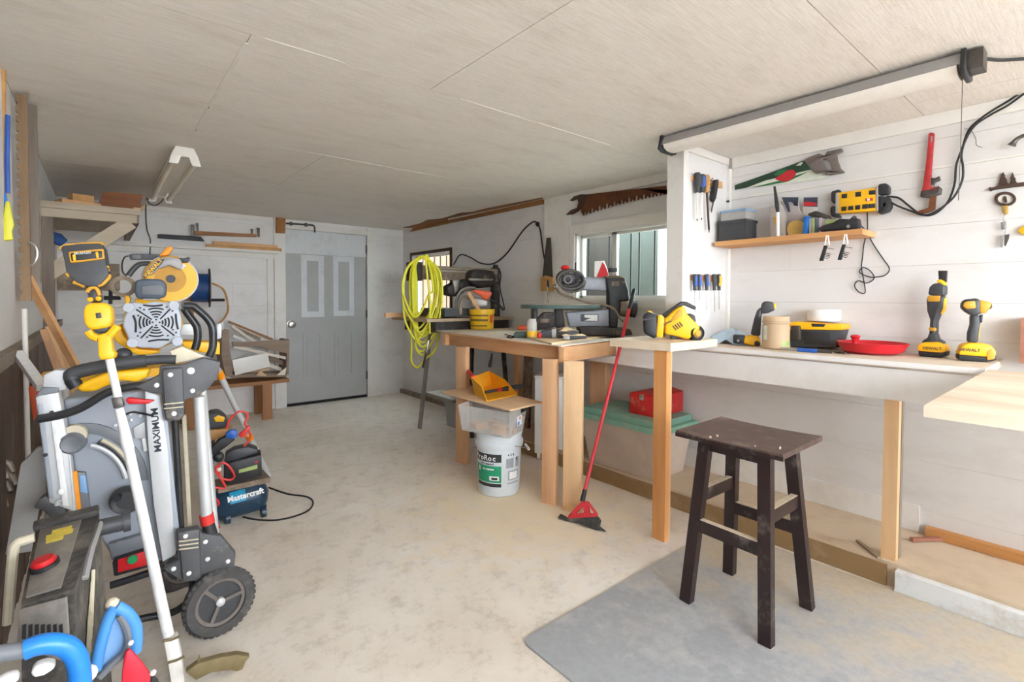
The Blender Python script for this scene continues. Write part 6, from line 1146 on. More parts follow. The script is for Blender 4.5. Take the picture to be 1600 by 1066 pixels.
tn_ = (tbr-tbl).cross(tfl-tbl).normalized(); tn_ = tn_ if tn_.z > 0 else -tn_
def topq(u0, u1, v0, v1, h): f = lambda u, v: tbl.lerp(tbr, u).lerp(tfl.lerp(tfr, u), v)+tn_*h; return [f(u0, v0), f(u1, v0), f(u1, v1), f(u0, v1)]
g = G(); g.prism(topq(.08, .74, .06, .96, .001), tn_*.006, .002); part(g, 'top_panel', 'washer_panel', PWr); g = G(); g.prism(topq(-.02, 1.0, -.06, .05, .0), tn_*.018, .004); part(g, 'rear_ridge', 'washer_black', PWr)
mat('sticker_yellow', (226, 204, 84), .6, 0, .15, 40)
for i, (u0, u1, v0, v1) in enumerate(((.30, .62, .14, .20), (.22, .66, .20, .27), (.24, .52, .27, .33))): g = G(); g.prism(topq(u0, u1, v0, v1, .0075), tn_*.0008); part(g, 'sticker', 'sticker_yellow', PWr)
f0 = topq(.33, .33, .66, .66, .008)[0]; g = G(); g.lathe([(0, 0), (.027, 0), (.027, .008), (.022, .010), (0, .010)], f0, tn_, 24); part(g, 'button_base', 'plastic_black', PWr); g = G(); g.lathe([(0, .008), (.022, .008), (.023, .014), (.019, .020), (0, .021)], f0, tn_, 24); part(g, 'button', 'tool_red', PWr, 'red button')
fn = (bfr-bfl).cross(Z).normalized(); fn = fn if fn.y < 0 else -fn
fq = lambda u, v: tfl.lerp(tfr, u).lerp(bfl.lerp(bfr, u), v)+fn*.008
g = G(); g.prism([fq(.05, .05), fq(.92, .05), fq(.92, .95), fq(.05, .95)], fn*.006, .002); part(g, 'front_panel', 'washer_panel', PWr)
for i in range(7): u = .14+i*.105; g = G(); g.prism([fq(u, .42)+fn*.006, fq(u+.06, .40)+fn*.006, fq(u+.06, .72)+fn*.006, fq(u, .74)+fn*.006], fn*.0015); part(g, 'vent_slot', 'plastic_black', PWr)
sn = (bfr-tbr).cross(tfr-tbr).normalized(); sn = sn if sn.x > 0 else -sn
sq = lambda u, v: tbr.lerp(tfr, u).lerp(ll(bbr).lerp(ll(bfr), u), v)
for i in range(5): a, b = sq(.45+i*.05, .12+i*.03), sq(.62+i*.05, .30+i*.03); g = G(); g.tube([a+sn*.004, b+sn*.004], .004, 6, 1); part(g, 'side_rib', 'cream_pad', PWr)
for i in range(2): g = G(); g.tube([sq(.06+.05*i, .03)+sn*.005, sq(.5, .02)+sn*.005, sq(.75, .05)+sn*.005], .007-.002*i, 8, 3); part(g, 'side_trim', 'washer_panel' if i else 'light_grey_metal', PWr)
g = G(); c_ = P_(168, 822, 1.74); g.cyl(c_-X*.025, c_+X*.035, .022, n=16, bev=.004); g.cyl(c_+X*.034, c_+X*.05, .027, n=12, bev=.003); part(g, 'fuel_cap', 'plastic_dark', PWr)
wtub([(54, 840), (38, 845), (26, 850), (20, 870), (12, 975)], ('y', 1.72), .011, 'cream_pad', 'side_frame', PWr, 10, 4)
for x_ in (tbl.x+.02, bbr.x-.02): g = G(); g.cyl((x_-.015, 1.72, .061), (x_+.015, 1.72, .061), .06, n=24, bev=.006); part(g, 'wheel', 'tyre', PWr)
# ---------------------------------------------------------------- blue folding cart
CT2 = thing('folding_cart', 'blue tubular cart with red flap in bottom left corner', 'cart', (.0, 1.2, 0)); hy = ('y', 1.16)
wtub([(38, 1016), (60, 1008), (85, 1006), (106, 1012), (120, 1030), (125, 1060), (127, 1110)], hy, .0165, 'handle_bright_blue', 'push_handle', CT2, 16, 5, 'bright blue handle'); wtub([(-30, 1026), (10, 1020), (40, 1016)], hy, .0135, 'panel_grey_dark', 'grip_tube', CT2, 12, 2)
ex([(48, 1050), (55, 1036), (75, 1030), (88, 1032), (86, 1042), (70, 1052), (54, 1056)], ('y', 1.2), .02, 'shaft_white', 'joint_cap', CT2, .006); ex([(-10, 1062), (10, 1052), (30, 1048), (32, 1060), (10, 1072)], ('y', 1.2), .02, 'shaft_white', 'joint_cap', CT2, .006)
ex(AB((505, 980), (540, 850), (590, 710), (630, 655), (690, 680), (735, 740), (752, 810), (745, 880), (690, 882), (560, 1005), (525, 1015)), ('y', 1.45), .02, 'cart_blue_pale', 'side_panel', CT2, .006)
wtub(AB((520, 1000), (545, 870), (590, 720), (630, 655)), ('y', 1.43), .012, 'cart_blue', 'side_tube', CT2, 12, 4); wtub(AB((630, 655), (690, 690), (735, 760), (742, 850), (735, 900)), ('y', 1.43), .013, 'cart_blue', 'side_tube', CT2, 12, 4); wtub(AB((650, 700), (690, 770), (700, 840), (680, 900), (600, 980), (540, 1040)), ('y', 1.425), .008, 'panel_grey_dark', 'strap', CT2, 8, 4); g = G(); g.sph(W(*AB((612, 640))[0], ('y', 1.44)), .014, 10); part(g, 'tube_end', 'cream_pad', CT2)
ex(AB((660, 1066), (665, 1000), (680, 900), (705, 880), (770, 950), (820, 1020), (815, 1080), (660, 1090)), ('y', 1.40), .012, 'flap_red', 'flap', CT2, .004, label='red fabric flap'); g = G(); g.sph(W(*AB((480, 1020))[0], ('y', 1.3)), .016, 12); part(g, 'knob', 'shaft_white', CT2); g = G(); g.sph(W(*AB((712, 852))[0], ('y', 1.405)), .006, 8); part(g, 'rivet', 'bolt_white', CT2); g = G(); g.sph(W(*AB((832, 1015))[0], ('y', 1.39)), .007, 8); part(g, 'rivet', 'bolt_white', CT2)
c_ = W(228, 1050, ('y', 1.55)); c_.z = .13; g = G(); g.lathe([(.07, -.02), (.115, -.022), (.128, -.012), (.13, 0), (.128, .012), (.115, .022), (.07, .02)], c_, (1, -.12, 0), 32, True); part(g, 'tyre', 'tyre', CT2); g = G(); g.cyl(c_-X*.015, c_+X*.015, .075, n=24); part(g, 'wheel_disc', 'plastic_dark', CT2)
g = G(); g.tube([(-.02, 1.2, .01), (-.03, 1.2, .35), (-.035, 1.18, .5)], .012, 10, 3); part(g, 'rear_strut', 'tube_black', CT2); g = G(); g.tube([c_, V((-.02, 1.3, .12)), V((-.02, 1.2, .05))], .01, 8, 2); part(g, 'lower_strut', 'tube_black', CT2)
# ---------------------------------------------------------------- mitre saw on its stand
my = facing((.30, 3.02, 0), 0); mn = my[1].normalized(); MS = thing('mitre_saw', 'yellow and grey sliding mitre saw on folding stand behind the table saw', 'mitre saw', (.30, 3.05, 0)); MO = lambda d: (my[0]-mn*d, my[1])
bc_ = W(*A1((900, 430))[0], my)
g = G(); g.cyl(bc_+mn*.012, bc_-mn*.03, .112, n=40, bev=.006); part(g, 'lower_guard', 'tool_yellow', MS, 'yellow blade guard'); g = G(); g.cyl(bc_+mn*.0135, bc_+mn*.016, .066, n=32); part(g, 'blade', 'tool_yellow_dull', MS); g = G(); g.cyl(bc_+mn*.016, bc_+mn*.024, .020, n=20, bev=.002); part(g, 'arbor', 'plastic_dark', MS)
g = G(); e1_ = mn.orthogonal().normalized(); e2_ = mn.cross(e1_); g.tube([bc_+(e1_*math.cos(a*math.pi/16)+e2_*math.sin(a*math.pi/16))*.114 for a in range(32)], .005, 8, 1, True); part(g, 'guard_rim', 'alu', MS)
ex(A1((540, 430), (560, 330), (620, 240), (720, 170), (860, 130), (980, 150), (1040, 190), (1060, 260), (1030, 315), (880, 250), (800, 290), (740, 290), (690, 350), (600, 400)), MO(-.025), .04, 'light_grey_metal', 'upper_guard', MS, .006); wtub(A1((560, 430), (575, 330), (640, 240), (740, 170), (880, 135), (1000, 150)), MO(-.04), .005, 'tool_yellow_dull', 'guard_edge', MS, 8, 3)
ex(A1((575, 370), (620, 290), (720, 190), (825, 165), (780, 230), (700, 310), (620, 385)), MO(-.05), .008, 'plastic_dark', 'name_band', MS, .002); a, b = W(*A1((612, 358))[0], MO(-.0555)), W(*A1((735, 215))[0], MO(-.0555)); g = G(); g.text('DEWALT', .026, a.lerp(b, .5), b-a, Z, .0005, bold=.001); part(g, 'lettering', 'tool_yellow', MS, smooth=0)
ex(A1((740, 130), (800, 70), (850, 10), (920, 5), (930, 40), (880, 110), (840, 130)), MO(-.02), .04, 'pencil_orange', 'handle_tip', MS, .012, seg=3); wtub(A1((340, 390), (400, 310), (480, 240), (580, 225), (640, 230)), MO(.0), .012, 'plastic_dark', 'carry_handle', MS, 10, 3)
ex(A1((1005, 150), (1080, 160), (1130, 140), (1160, 160), (1130, 215), (1060, 220)), MO(-.02), .03, 'plastic_dark', 'dust_spout', MS, .004); ex(A1((1015, 270), (1060, 235), (1110, 250), (1040, 315)), MO(-.03), .02, 'alu', 'guard_link', MS, .003)
ex(A1((440, 450), (600, 430), (790, 440), (850, 500), (840, 650), (780, 690), (460, 690), (430, 600)), MO(-.07), .10, 'box_slate', 'motor_cover', MS, .014, seg=3); ex(A1((510, 520), (780, 500), (810, 560), (800, 640), (520, 640)), MO(-.122), .006, 'panel_grey_dark', 'cover_window', MS, .003)
g = G(); c_ = W(*A1((280, 530))[0], MO(0)); g.lathe([(.032, 0), (.05, 0), (.05, .03), (.032, .03)], c_, mn, 24, True); part(g, 'cord_coil', 'dusty_brown', MS); ex(A1((300, 640), (360, 650), (380, 700), (350, 760), (300, 790)), MO(-.02), .05, 'tool_yellow', 'mitre_arm', MS, .008); ex(A1((430, 690), (540, 690), (540, 740), (440, 740)), MO(-.02), .06, 'tool_yellow', 'mitre_arm', MS, .006)
ex(A3((820, 420), (1010, 410), (1020, 560), (830, 560)), MO(.02), .10, 'alu', 'fence', MS, .006); ex(A3((830, 630), (1330, 640), (1330, 800), (900, 740)), MO(.03), .16, 'tool_yellow', 'saw_base', MS, .008); ex(A3((1290, 420), (1360, 410), (1360, 600), (1290, 620)), MO(.0), .05, 'alu', 'fence', MS, .006)
for yy in (190, 290, 380): wtub(A3((-20, yy), (120, yy-6), (200, yy)), MO(.02), .007, 'alu', 'slide_rail', MS, 8, 1)
wtub(A1((20, 680), (240, 680)), MO(.05), .010, 'plastic_black', 'rear_bar', MS, 8, 1); wtub(A1((110, 580), (105, 760)), MO(.05), .008, 'plastic_black', 'rear_bar', MS, 8, 1)
zst = W(300, 560, my).z; g = G(); g.box((-.20, 2.95, zst-.07), (.46, 3.12, zst-.03), .004); part(g, 'stand_beam', 'tool_yellow', MS)
f_ = W(420, 747, ('z', .0)); g = G(); lt_ = W(338, 574, ('y', 3.2)); g.cyl(lt_, (f_.x, f_.y, .012), .017, n=14); LGm = part(g, 'stand_leg', 'alu', MS)
for t in (.03, .55): p = lt_.lerp(f_, t); g = G(); g.cyl(p, p+(f_-p).normalized()*.05, .022, n=14); part(g, 'leg_clip', 'pencil_orange', LGm)
for a, b in (((.40, 3.0, zst-.05), (.42, 2.72, .012)), ((-.12, 3.0, zst-.05), (-.20, 2.7, .012)), ((-.12, 3.1, zst-.05), (-.20, 3.6, .012))): g = G(); g.cyl(a, b, .017, n=14); part(g, 'stand_leg', 'alu', MS)
# ---------------------------------------------------------------- compressor, battery, leads
cpn = facing((.60, 3.06, 0), 0); CP = lambda d: (cpn[0]-cpn[1].normalized()*d, cpn[1]); cn = cpn[1].normalized()
AC = thing('air_compressor', 'dark blue air compressor tank on the floor', 'air compressor', (.58, 3.08, 0))
l0, l1 = W(*A6((130, 835))[0], CP(.08)), W(*A6((580, 710))[0], CP(.08)); g = G(); L0 = (l1-l0).length; g.lathe([(0, 0), (.05, .012), (.08, .03), (.092, .055), (.092, L0-.055), (.08, L0-.03), (.05, L0-.012), (0, L0)], l0, l1-l0, 32); part(g, 'tank', 'tank_blue', AC)
e_ = (l1-l0).normalized(); up_ = (Z-e_*Z.dot(e_)).normalized(); fr_ = up_.cross(e_).normalized(); fr_ = fr_ if fr_.dot(cn) > 0 else -fr_
def tankpatch(s0_, s1_, a0, a1, m, nm, dr):
    g = G(); vs = []; fs = []
    for i in range(9):
        a = math.radians(a0+(a1-a0)*i/8); d = fr_*math.cos(a)+up_*math.sin(a); vs += [l0+e_*L0*s0_+d*(.092+dr), l0+e_*L0*s1_+d*(.092+dr)]
    g.raw(vs, [(2*i, 2*i+1, 2*i+3, 2*i+2) for i in range(8)]); return part(g, nm, m, AC)
tankpatch(.36, .62, 8, 48, 'label_cyan', 'label', .0012)
oc_ = l0+e_*L0*.62+(fr_*math.cos(.42)+up_*math.sin(.42))*.0945; g = G(); g.text('Mastercraft', .043, oc_, e_, up_-fr_*.45, .0006, bold=.0014, xs=.9); part(g, 'lettering', 'shaft_white', AC, 'white maker lettering', 0)
for s_, dd in ((.26, .0), (.86, .0)):
    b_ = l0+e_*L0*s_; g = G(); g.box((b_.x-.02, b_.y-.05, .05), (b_.x+.02, b_.y+.05, b_.z-.06), .004); part(g, 'foot_bracket', 'tank_blue', AC); g = G(); g.cyl((b_.x-.012, b_.y-.06, .03), (b_.x+.012, b_.y-.06, .03), .03, n=18, bev=.004); part(g, 'caster', 'tank_blue', AC)
btz = max(l0.z, l1.z)+.09; g = G(); m_p = l0.lerp(l1, .55); g.box((m_p.x-.13, m_p.y-.07, btz-.03), (m_p.x+.13, m_p.y+.09, btz), .006); part(g, 'saddle', 'dusty_brown', AC)
BTY = thing('battery', 'black car battery with lime strip on the compressor', 'battery', W(380, 752, CP(.02)))
ex(A6((240, 510), (330, 490), (525, 440), (530, 600), (300, 665), (240, 640)), CP(.0), .13, 'plastic_black', 'case', BTY, .008, back=1); ex(A6((250, 440), (320, 400), (420, 380), (500, 400), (500, 430), (370, 470), (330, 500), (250, 510)), CP(.03), .09, 'plastic_dark', 'lid', BTY, .010, back=1); ex(A6((355, 555), (495, 515), (495, 545), (355, 580)), CP(-.002), .002, 'label_lime', 'label', BTY, 0); ex(A6((475, 490), (500, 485), (498, 500), (478, 503)), CP(-.003), .003, 'tool_red', 'terminal_mark', BTY, 0)
JL = thing('jump_leads', 'red and blue jump lead clamps tangled on the battery', 'jump leads', W(360, 700, CP(-.03)))
wtub(A6((260, 240), (290, 170), (350, 115), (410, 120), (420, 160), (400, 200), (430, 260), (440, 310), (410, 360), (390, 375)), CP(-.02), .0055, 'lead_red', 'red_cable', JL, 8, 5); wtub(A6((200, 520), (240, 500), (290, 540), (320, 600), (290, 630), (220, 615), (180, 560), (200, 520), (210, 600), (250, 690), (150, 690), (140, 760), (190, 780), (200, 820), (150, 840)), CP(-.03), .006, 'lead_red', 'red_cable', JL, 8, 5); wtub(A6((160, 880), (190, 950), (215, 1020)), CP(-.02), .006, 'lead_red', 'red_cable', JL, 8, 3)
ex(A6((250, 280), (290, 245), (340, 250), (345, 300), (310, 320), (260, 310)), CP(-.03), .04, 'handle_blue', 'clamp_jaw', JL, .008); ex(A6((110, 420), (200, 320), (260, 290), (330, 320), (270, 370), (200, 420), (130, 450)), CP(-.02), .03, 'plastic_black', 'clamp_handle', JL, .010, seg=3); ex(A6((100, 440), (170, 500), (150, 530), (110, 510)), CP(-.02), .03, 'handle_blue', 'clamp_handle', JL, .006); ex(A6((350, 285), (430, 215), (445, 230), (400, 300), (370, 310)), CP(-.02), .025, 'lead_red', 'clamp_jaw', JL, .006)
g = G(); g.sph(W(*A6((200, 455))[0], CP(-.01)), .028, 14); part(g, 'pivot', 'plastic_black', JL); g = G(); g.sph(W(*A6((205, 550))[0], CP(-.03)), .012, 10); part(g, 'pivot', 'bolt_white', JL)
BS = thing('belt_sander', 'black and yellow sander body behind the battery', 'power tool', W(335, 668, CP(.2))); ex(A6((90, 170), (120, 110), (200, 100), (260, 150), (270, 220), (100, 240)), CP(.15), .12, 'plastic_dark', 'dome', BS, .018, seg=3); ex(A6((165, 160), (200, 140), (250, 155), (240, 190), (180, 190)), CP(.085), .006, 'tool_yellow', 'badge', BS, .002); ex(A6((90, 240), (300, 225), (290, 290), (200, 300), (95, 340)), CP(.15), .12, 'wood_handle', 'base', BS, .008)
ex(A6((85, 350), (180, 330), (130, 420), (90, 480)), CP(.1), .1, 'dusty_brown', 'bag', BS, .01)
cord([(380, 808), (400, 812), (430, 813), (460, 807), (483, 797), (489, 784), (478, 776), (450, 772), (420, 762)], ('z', .006), .005, 'cable_black', 'extension_cable', 'black cable curling on the floor beside the compressor')
# ---------------------------------------------------------------- bench with a crate of offcuts by the door
OB = thing('low_bench', 'low brown plank bench beside the grey door', 'bench', (1.2, 5.7, 0)); wood('bench_brown', (146, 100, 64), (176, 126, 84), 'x', 9); zo = .398
g = G(); g.box((.55, 5.50, zo-.035), (1.53, 5.90, zo), .003); part(g, 'plank', 'bench_brown', OB); wood('bench_brown_z', (150, 102, 66), (180, 130, 88), 'z', 9)
g = G(); g.box((1.27, 5.505, .0), (1.36, 5.545, zo-.035), .003); part(g, 'leg', 'bench_brown_z', OB)
for p in ((.60, 5.51), (.60, 5.83), (1.27, 5.83)): g = G(); g.box((p[0], p[1], 0), (p[0]+.08, p[1]+.04, zo-.035), .003); part(g, 'leg', 'bench_brown_z', OB)
cy_ = ('y', 5.56); CR = thing('crate', 'weathered wooden crate leaning on the low bench', 'crate', W(400, 590, cy_)); wood('crate_grey', (128, 108, 92), (160, 140, 122), 'x', 9)
def zf(px, d=0): return px
ex(A7((105, 150), (170, 160), (180, 330), (215, 620), (140, 615), (100, 400)), cy_, .30, 'crate_grey', 'end_board', CR, .003, back=1); ex(A7((200, 280), (420, 275), (600, 265), (760, 255), (765, 395), (600, 360), (400, 320), (215, 320)), cy_, .02, 'crate_grey', 'side_slat', CR, .003); ex(A7((740, 260), (770, 255), (760, 600), (735, 600)), cy_, .28, 'crate_grey', 'end_board', CR, .003, back=1); ex(A7((180, 600), (740, 590), (740, 622), (200, 632)), cy_, .28, 'crate_grey', 'bottom_board', CR, .003, back=1)
strips = (((215, 320), (745, 440), .028, 'hardboard_white', 'white strip across the front of the crate'), ((210, 215), (330, 270), .022, 'light_white_metal', 'short white strip poking from the crate'), ((200, 120), (420, 275), .024, 'hardboard_white', 'long white strip rising from the crate'), ((230, 140), (480, 250), .03, 'crate_grey', 'grey strip beside the rising white strip'), ((170, 80), (600, 255), .022, 'bench_brown', 'dark brown stick topping the crate'), ((160, 75), (420, 200), .016, 'light_white_metal', 'thin pale stick under the dark brown stick'), ((560, 440), (750, 500), .05, 'crate_grey', 'brown offcut at right inside the crate'), ((560, 500), (720, 560), .035, 'hardboard_white', 'pale offcut low inside the crate'), ((220, 590), (560, 545), .03, 'ply_board', 'thin offcut at bottom of the crate'), ((430, 230), (580, 260), .04, 'light_white_metal', 'white block end behind the crate slat'))
for i, (a, b, w_, m, lb) in enumerate(strips):
    pl = ('y', 5.60+.02*i); g = G(); g.beam(W(*A7(a)[0], pl), W(*A7(b)[0], pl), .03, w_, Z, .001); solo(g, 'offcut_strip', m, lb, 'wood scrap', 'offcuts in the crate')
g = G(); g.prism(WS(A7((205, 455), (555, 385), (575, 520), (235, 608)), ('y', 5.54)), (0, .015, 0), .002); solo(g, 'board_offcut', 'white_plastic', 'white rectangular panel offcut propped on the crate front', 'board')
g = G(); g.prism(WS(A7((640, 605), (738, 525), (725, 605)), ('y', 5.53)), (0, .012, 0), .001); solo(g, 'board_offcut', 'hardboard_white', 'white triangular offcut on the bench beside the crate', 'board'); g = G(); g.prism(WS(A7((440, 610), (480, 555), (545, 605), (540, 615)), ('y', 5.525)), (0, .012, 0), .001); solo(g, 'board_offcut', 'ply_board', 'small brown triangular offcut on the low bench', 'board')
g = G(); g.prism(WS(A7((60, 110), (100, 90), (130, 95), (125, 160), (70, 165)), ('y', 5.555)), (0, .02, 0), .004); solo(g, 'metal_bracket', 'alu', 'small metal bracket on the crate corner', 'bracket')
# ---------------------------------------------------------------- hose reel on back wall
RL = thing('cable_reel', 'blue cable reel with brown flanges and crank on back wall', 'reel', (.80, 5.85, 1.15)); rc = V((.72, 5.80, 1.345)); mat('flange_brown', (72, 52, 44), .5); mat('reel_blue', (24, 70, 130), .5, 0, .2, 40, .3)
g = G(); g.lathe([(.05, 0), (.14, 0), (.14, .15), (.05, .15)], rc-X*.02, (1, -.1, 0), 32, True); part(g, 'cable_drum', 'reel_blue', RL)
for o in (-.03, .13): g = G(); g.lathe([(0, 0), (.195, 0), (.195, .012), (0, .012)], rc+X*o-Y*o*.1, (1, -.1, 0), 36); part(g, 'flange', 'flange_brown', RL)
g = G(); q = rc+X*.15-Z*.12; g.tube([q, q+X*.07, q+X*.12], .014, 8, 1); part(g, 'crank', 'plastic_black', RL); g = G(); g.box((rc.x-.03, rc.y-.02, rc.z-.3), (rc.x, YB-.002, rc.z+.02), .004); part(g, 'wall_bracket', 'bench_brown_z', RL)
g = G(); g.tube([rc+V((.16, -.02, .05)), rc+V((.26, -.03, -.02)), rc+V((.30, -.02, -.2)), rc+V((.27, .0, -.3)), rc+V((.22, .03, -.36))], .010, 8); part(g, 'loose_end', 'wood_handle', RL, 'tan loose cable end')
# ---------------------------------------------------------------- left-hand shelf with brace
LS = thing('side_shelf', 'timber shelf with diagonal brace along the left wall', 'shelf', (-.02, 5.1, 1.8)); wood('shelf_grey', (176, 160, 138), (204, 190, 168), 'x', 8); wood('shelf_grey_y', (150, 134, 114), (184, 168, 146), 'y', 8)
g = G(); g.box((XL+.002, 4.42, 1.838), (.235, YB-.105, 1.865), .003); part(g, 'deck', 'shelf_grey_y', LS); g = G(); g.box((XL+.002, 4.38, 1.826), (.235, 4.418, 1.868), .003); part(g, 'front_edge', 'shelf_grey', LS); g = G(); g.box((XL+.002, 4.40, 1.770), (.215, 4.44, 1.825), .003); part(g, 'front_bearer', 'shelf_grey', LS)
g = G(); g.beam((.18, 4.42, 1.775), (-.25, 4.42, 1.40), .035, .09, (0, 0, 1), .003); part(g, 'brace', 'shelf_grey', LS); g = G(); g.box((XL+.002, 4.40, 1.02), (XL+.06, 4.44, 1.77), .003); part(g, 'wall_post', 'old_board_grey', LS); g = G(); g.box((.19, 4.45, 1.776), (.23, YB-.11, 1.836), .003); part(g, 'side_bearer', 'old_board_grey', LS)
zz = 1.8655
g = G(); g.beam((-.20, 4.52, zz+.02), (.0, 4.60, zz+.02), .12, .038, Z, .003); solo(g, 'wood_block', 'pine_x', 'wide wooden block on the left shelf', 'wood block'); g = G(); g.beam((-.14, 4.54, zz+.064), (-.03, 4.58, zz+.064), .09, .045, Z, .003); solo(g, 'wood_block', 'wood_handle', 'smaller wooden block stacked on the wide one', 'wood block')
wood('board_redbrown', (122, 72, 44), (156, 100, 66), 'x', 8); g = G(); g.prism(WS([(150, 326), (162, 299), (224, 304), (216, 330)], ('y', 4.55)), (0, .03, 0), .002); solo(g, 'wood_board', 'board_redbrown', 'red-brown board standing on the left shelf', 'board'); g = G(); g.beam(W(214, 328, ('y', 4.45)), W(222, 322, ('y', 5.3)), .04, .03, Z, .002); solo(g, 'wood_block', 'ply_board', 'small pale wood scrap at right end of left shelf', 'wood scrap')
mat('glove_blue', (52, 88, 146), .8, 0, .15, 20, .3)
for i, (a, b, lb) in enumerate((((64, 380), (80, 388), 'left blue bundle tucked under the left shelf'), ((78, 368), (100, 380), 'right blue bundle tucked under the left shelf'))): g = G(); g.tube([W(*a, ('y', 4.7)), W((a[0]+b[0])/2, (a[1]+b[1])/2-1, ('y', 4.7)), W(*b, ('y', 4.7))], [.03, .042, .03], 10, 3); solo(g, 'cloth_roll', 'glove_blue', lb, 'cloth')
g = G(); g.box((XL+.062, 4.6, 1.30), (.12, 4.95, 1.49), .004); solo(g, 'cardboard_box', 'dusty_brown', 'brown box under the left shelf', 'box')
# boards hung on the left wall
wood('rough_board_z', (118, 92, 66), (158, 130, 98), 'z', 9); LB = ('y', 3.05)
for i, (x0_, x1_, yt, yb, dy_, m, lb) in enumerate(((27, 45, 150, 470, 0, 'rough_board_z', 'notched rough board hanging on the left wall'), (46, 60, 150, 440, .12, 'old_board_grey', 'plain board hanging beside the notched board'))):
    a, b = W(x0_, 300, ('y', 3.05+dy_)), W(x1_, 300, ('y', 3.05+dy_)); g = G(); zt_, zb_ = ZC-.01, W(30, yb, LB).z
    if i == 0:
        pts = [(a.x, 3.05, zt_), (b.x, 3.05, zt_), (b.x, 3.05, zb_)]; n_n = 22; pts += [(a.x, 3.05, zb_)]
        for j in range(1, n_n): zq_ = zb_+(zt_-zb_)*j/n_n; pts += [(a.x, 3.05, zq_-.012), (a.x+.008, 3.05, zq_-.008), (a.x+.008, 3.05, zq_+.004), (a.x, 3.05, zq_+.008)]
        g.prism(pts, (0, .03, 0))
    else: g.box((a.x, 3.17, zb_), (b.x, 3.20, zt_), .003)
    solo(g, 'hanging_board', m, lb, 'board')
HB = thing('hanging_tool', 'blue and yellow tool hanging at left edge of frame', 'tool', W(10, 376, ('y', 2.78))); 
ex([(-6, 302), (10, 302), (14, 330), (10, 374), (-6, 376)], ('y', 2.80), .03, 'handle_bright_blue', 'blue_body', HB, .006); ex([(10, 314), (15, 316), (19, 335), (23, 352), (19, 362), (21, 375), (5, 377), (4, 345)], ('y', 2.77), .03, 'hose_yellow', 'yellow_head', HB, .006); wtub([(12, 180), (11, 250), (12, 302)], ('y', 2.79), .008, 'handle_blue', 'rod', HB, 8, 1); wtub([(3, 100), (3, 200), (4, 302)], ('y', 2.80), .012, 'wood_handle', 'handle', HB, 8, 1)
g = G(); g.tube(WS([(45, 378), (55, 385), (58, 398), (54, 410), (48, 415)], ('y', 3.02)), .006, 8, 3); solo(g, 'chrome_handle', 'nickel', 'curved chrome handle hooked on the hanging boards', 'handle')
g = G(); g.beam(W(42, 432, ('y', 3.1)), W(118, 572, ('y', 3.3)), .035, .02, Z, .002); solo(g, 'batten', 'pine_x', 'pine batten leaning diagonally across the left corner', 'board')
for i, (a, b, m, lb) in enumerate((((68, 515), (95, 590), 'fir_z', 'leftmost offcut leaning in the left corner'), ((76, 510), (102, 590), 'pine_z', 'middle offcut leaning in the left corner'), ((92, 545), (110, 590), 'fir_z', 'short offcut leaning in the left corner'))): g = G(); p, q = W(*a, ('y', 3.4+.12*i)), W(*b, ('y', 3.36+.12*i)); g.beam(p, q+(q-p)*1.5, .028, .025, Y, .002); solo(g, 'offcut', m, lb, 'wood scrap')
g = G(); a, b = W(27, 552, ('y', 2.75)), W(66, 606, ('y', 2.45)); g.beam(a, b, .03, .022, Z, .003); solo(g, 'white_batten', 'shaft_white', 'short white batten jutting left of the saw', 'batten')
g = G(); a = W(41, 600, ('y', 2.9)); g.cyl((a.x, 2.9, .3), (a.x, 2.9, 1.2), .009, n=10); solo(g, 'white_rod', 'light_white_metal', 'thin pale rod standing against the dark planks', 'rod')
g = G(); g.prism(WS([(44, 605), (60, 598), (62, 640), (52, 660), (46, 625)], ('y', 2.6)), (0, .04, 0), .006); solo(g, 'leather_glove', 'orange_tool', 'orange-brown leather scrap hanging beside the saw', 'glove')
paint('plank_grey', (172, 170, 164), (130, 124, 114), .6, 6, (1, 1, 1), .8, .2)
g = G(); g.prism(WS([(8, 868), (20, 800), (32, 726), (58, 700), (74, 700), (72, 780), (60, 800), (52, 862)], ('y', 2.42)), (0, .03, 0), .003); solo(g, 'weathered_board', 'plank_grey', 'weathered grey board leaning beside the saw rail', 'board')
HX = thing('blade_holder', 'dark metal bracket with wing nut at foot of the saw rail', 'bracket', W(80, 830, TPl(.02))); ex(A5((60, 780), (100, 720), (150, 700), (170, 740), (260, 740), (270, 830), (170, 850), (130, 800)), TPl(.02), .05, 'bracket_grey', 'bracket', HX, .006); wtub(A5((195, 780), (205, 755), (230, 745)), TPl(-.015), .006, 'alu', 'wing_nut', HX, 8, 3); g = G(); g.sph(W(*A5((230, 690))[0], TPl(-.01)), .012, 10); part(g, 'bolt', 'bolt_white', HX)
mat('dull_fitting', (150, 138, 122), .5, .2, .2, 30)
for i, (px, py) in enumerate(((6, 735), (14, 725), (18, 745), (10, 755), (4, 780))): 
    g = G(); p = W(px, py, ('y', 2.62)); g.tube([p+V((-.02, 0, .02)), p, p+V((.012, -.01, -.03))], [.006, .012, .007], 8, 2); solo(g, 'metal_fitting', 'dull_fitting', 'small metal hose fitting hanging on the dark planks', 'fitting', 'metal fittings on the planks')
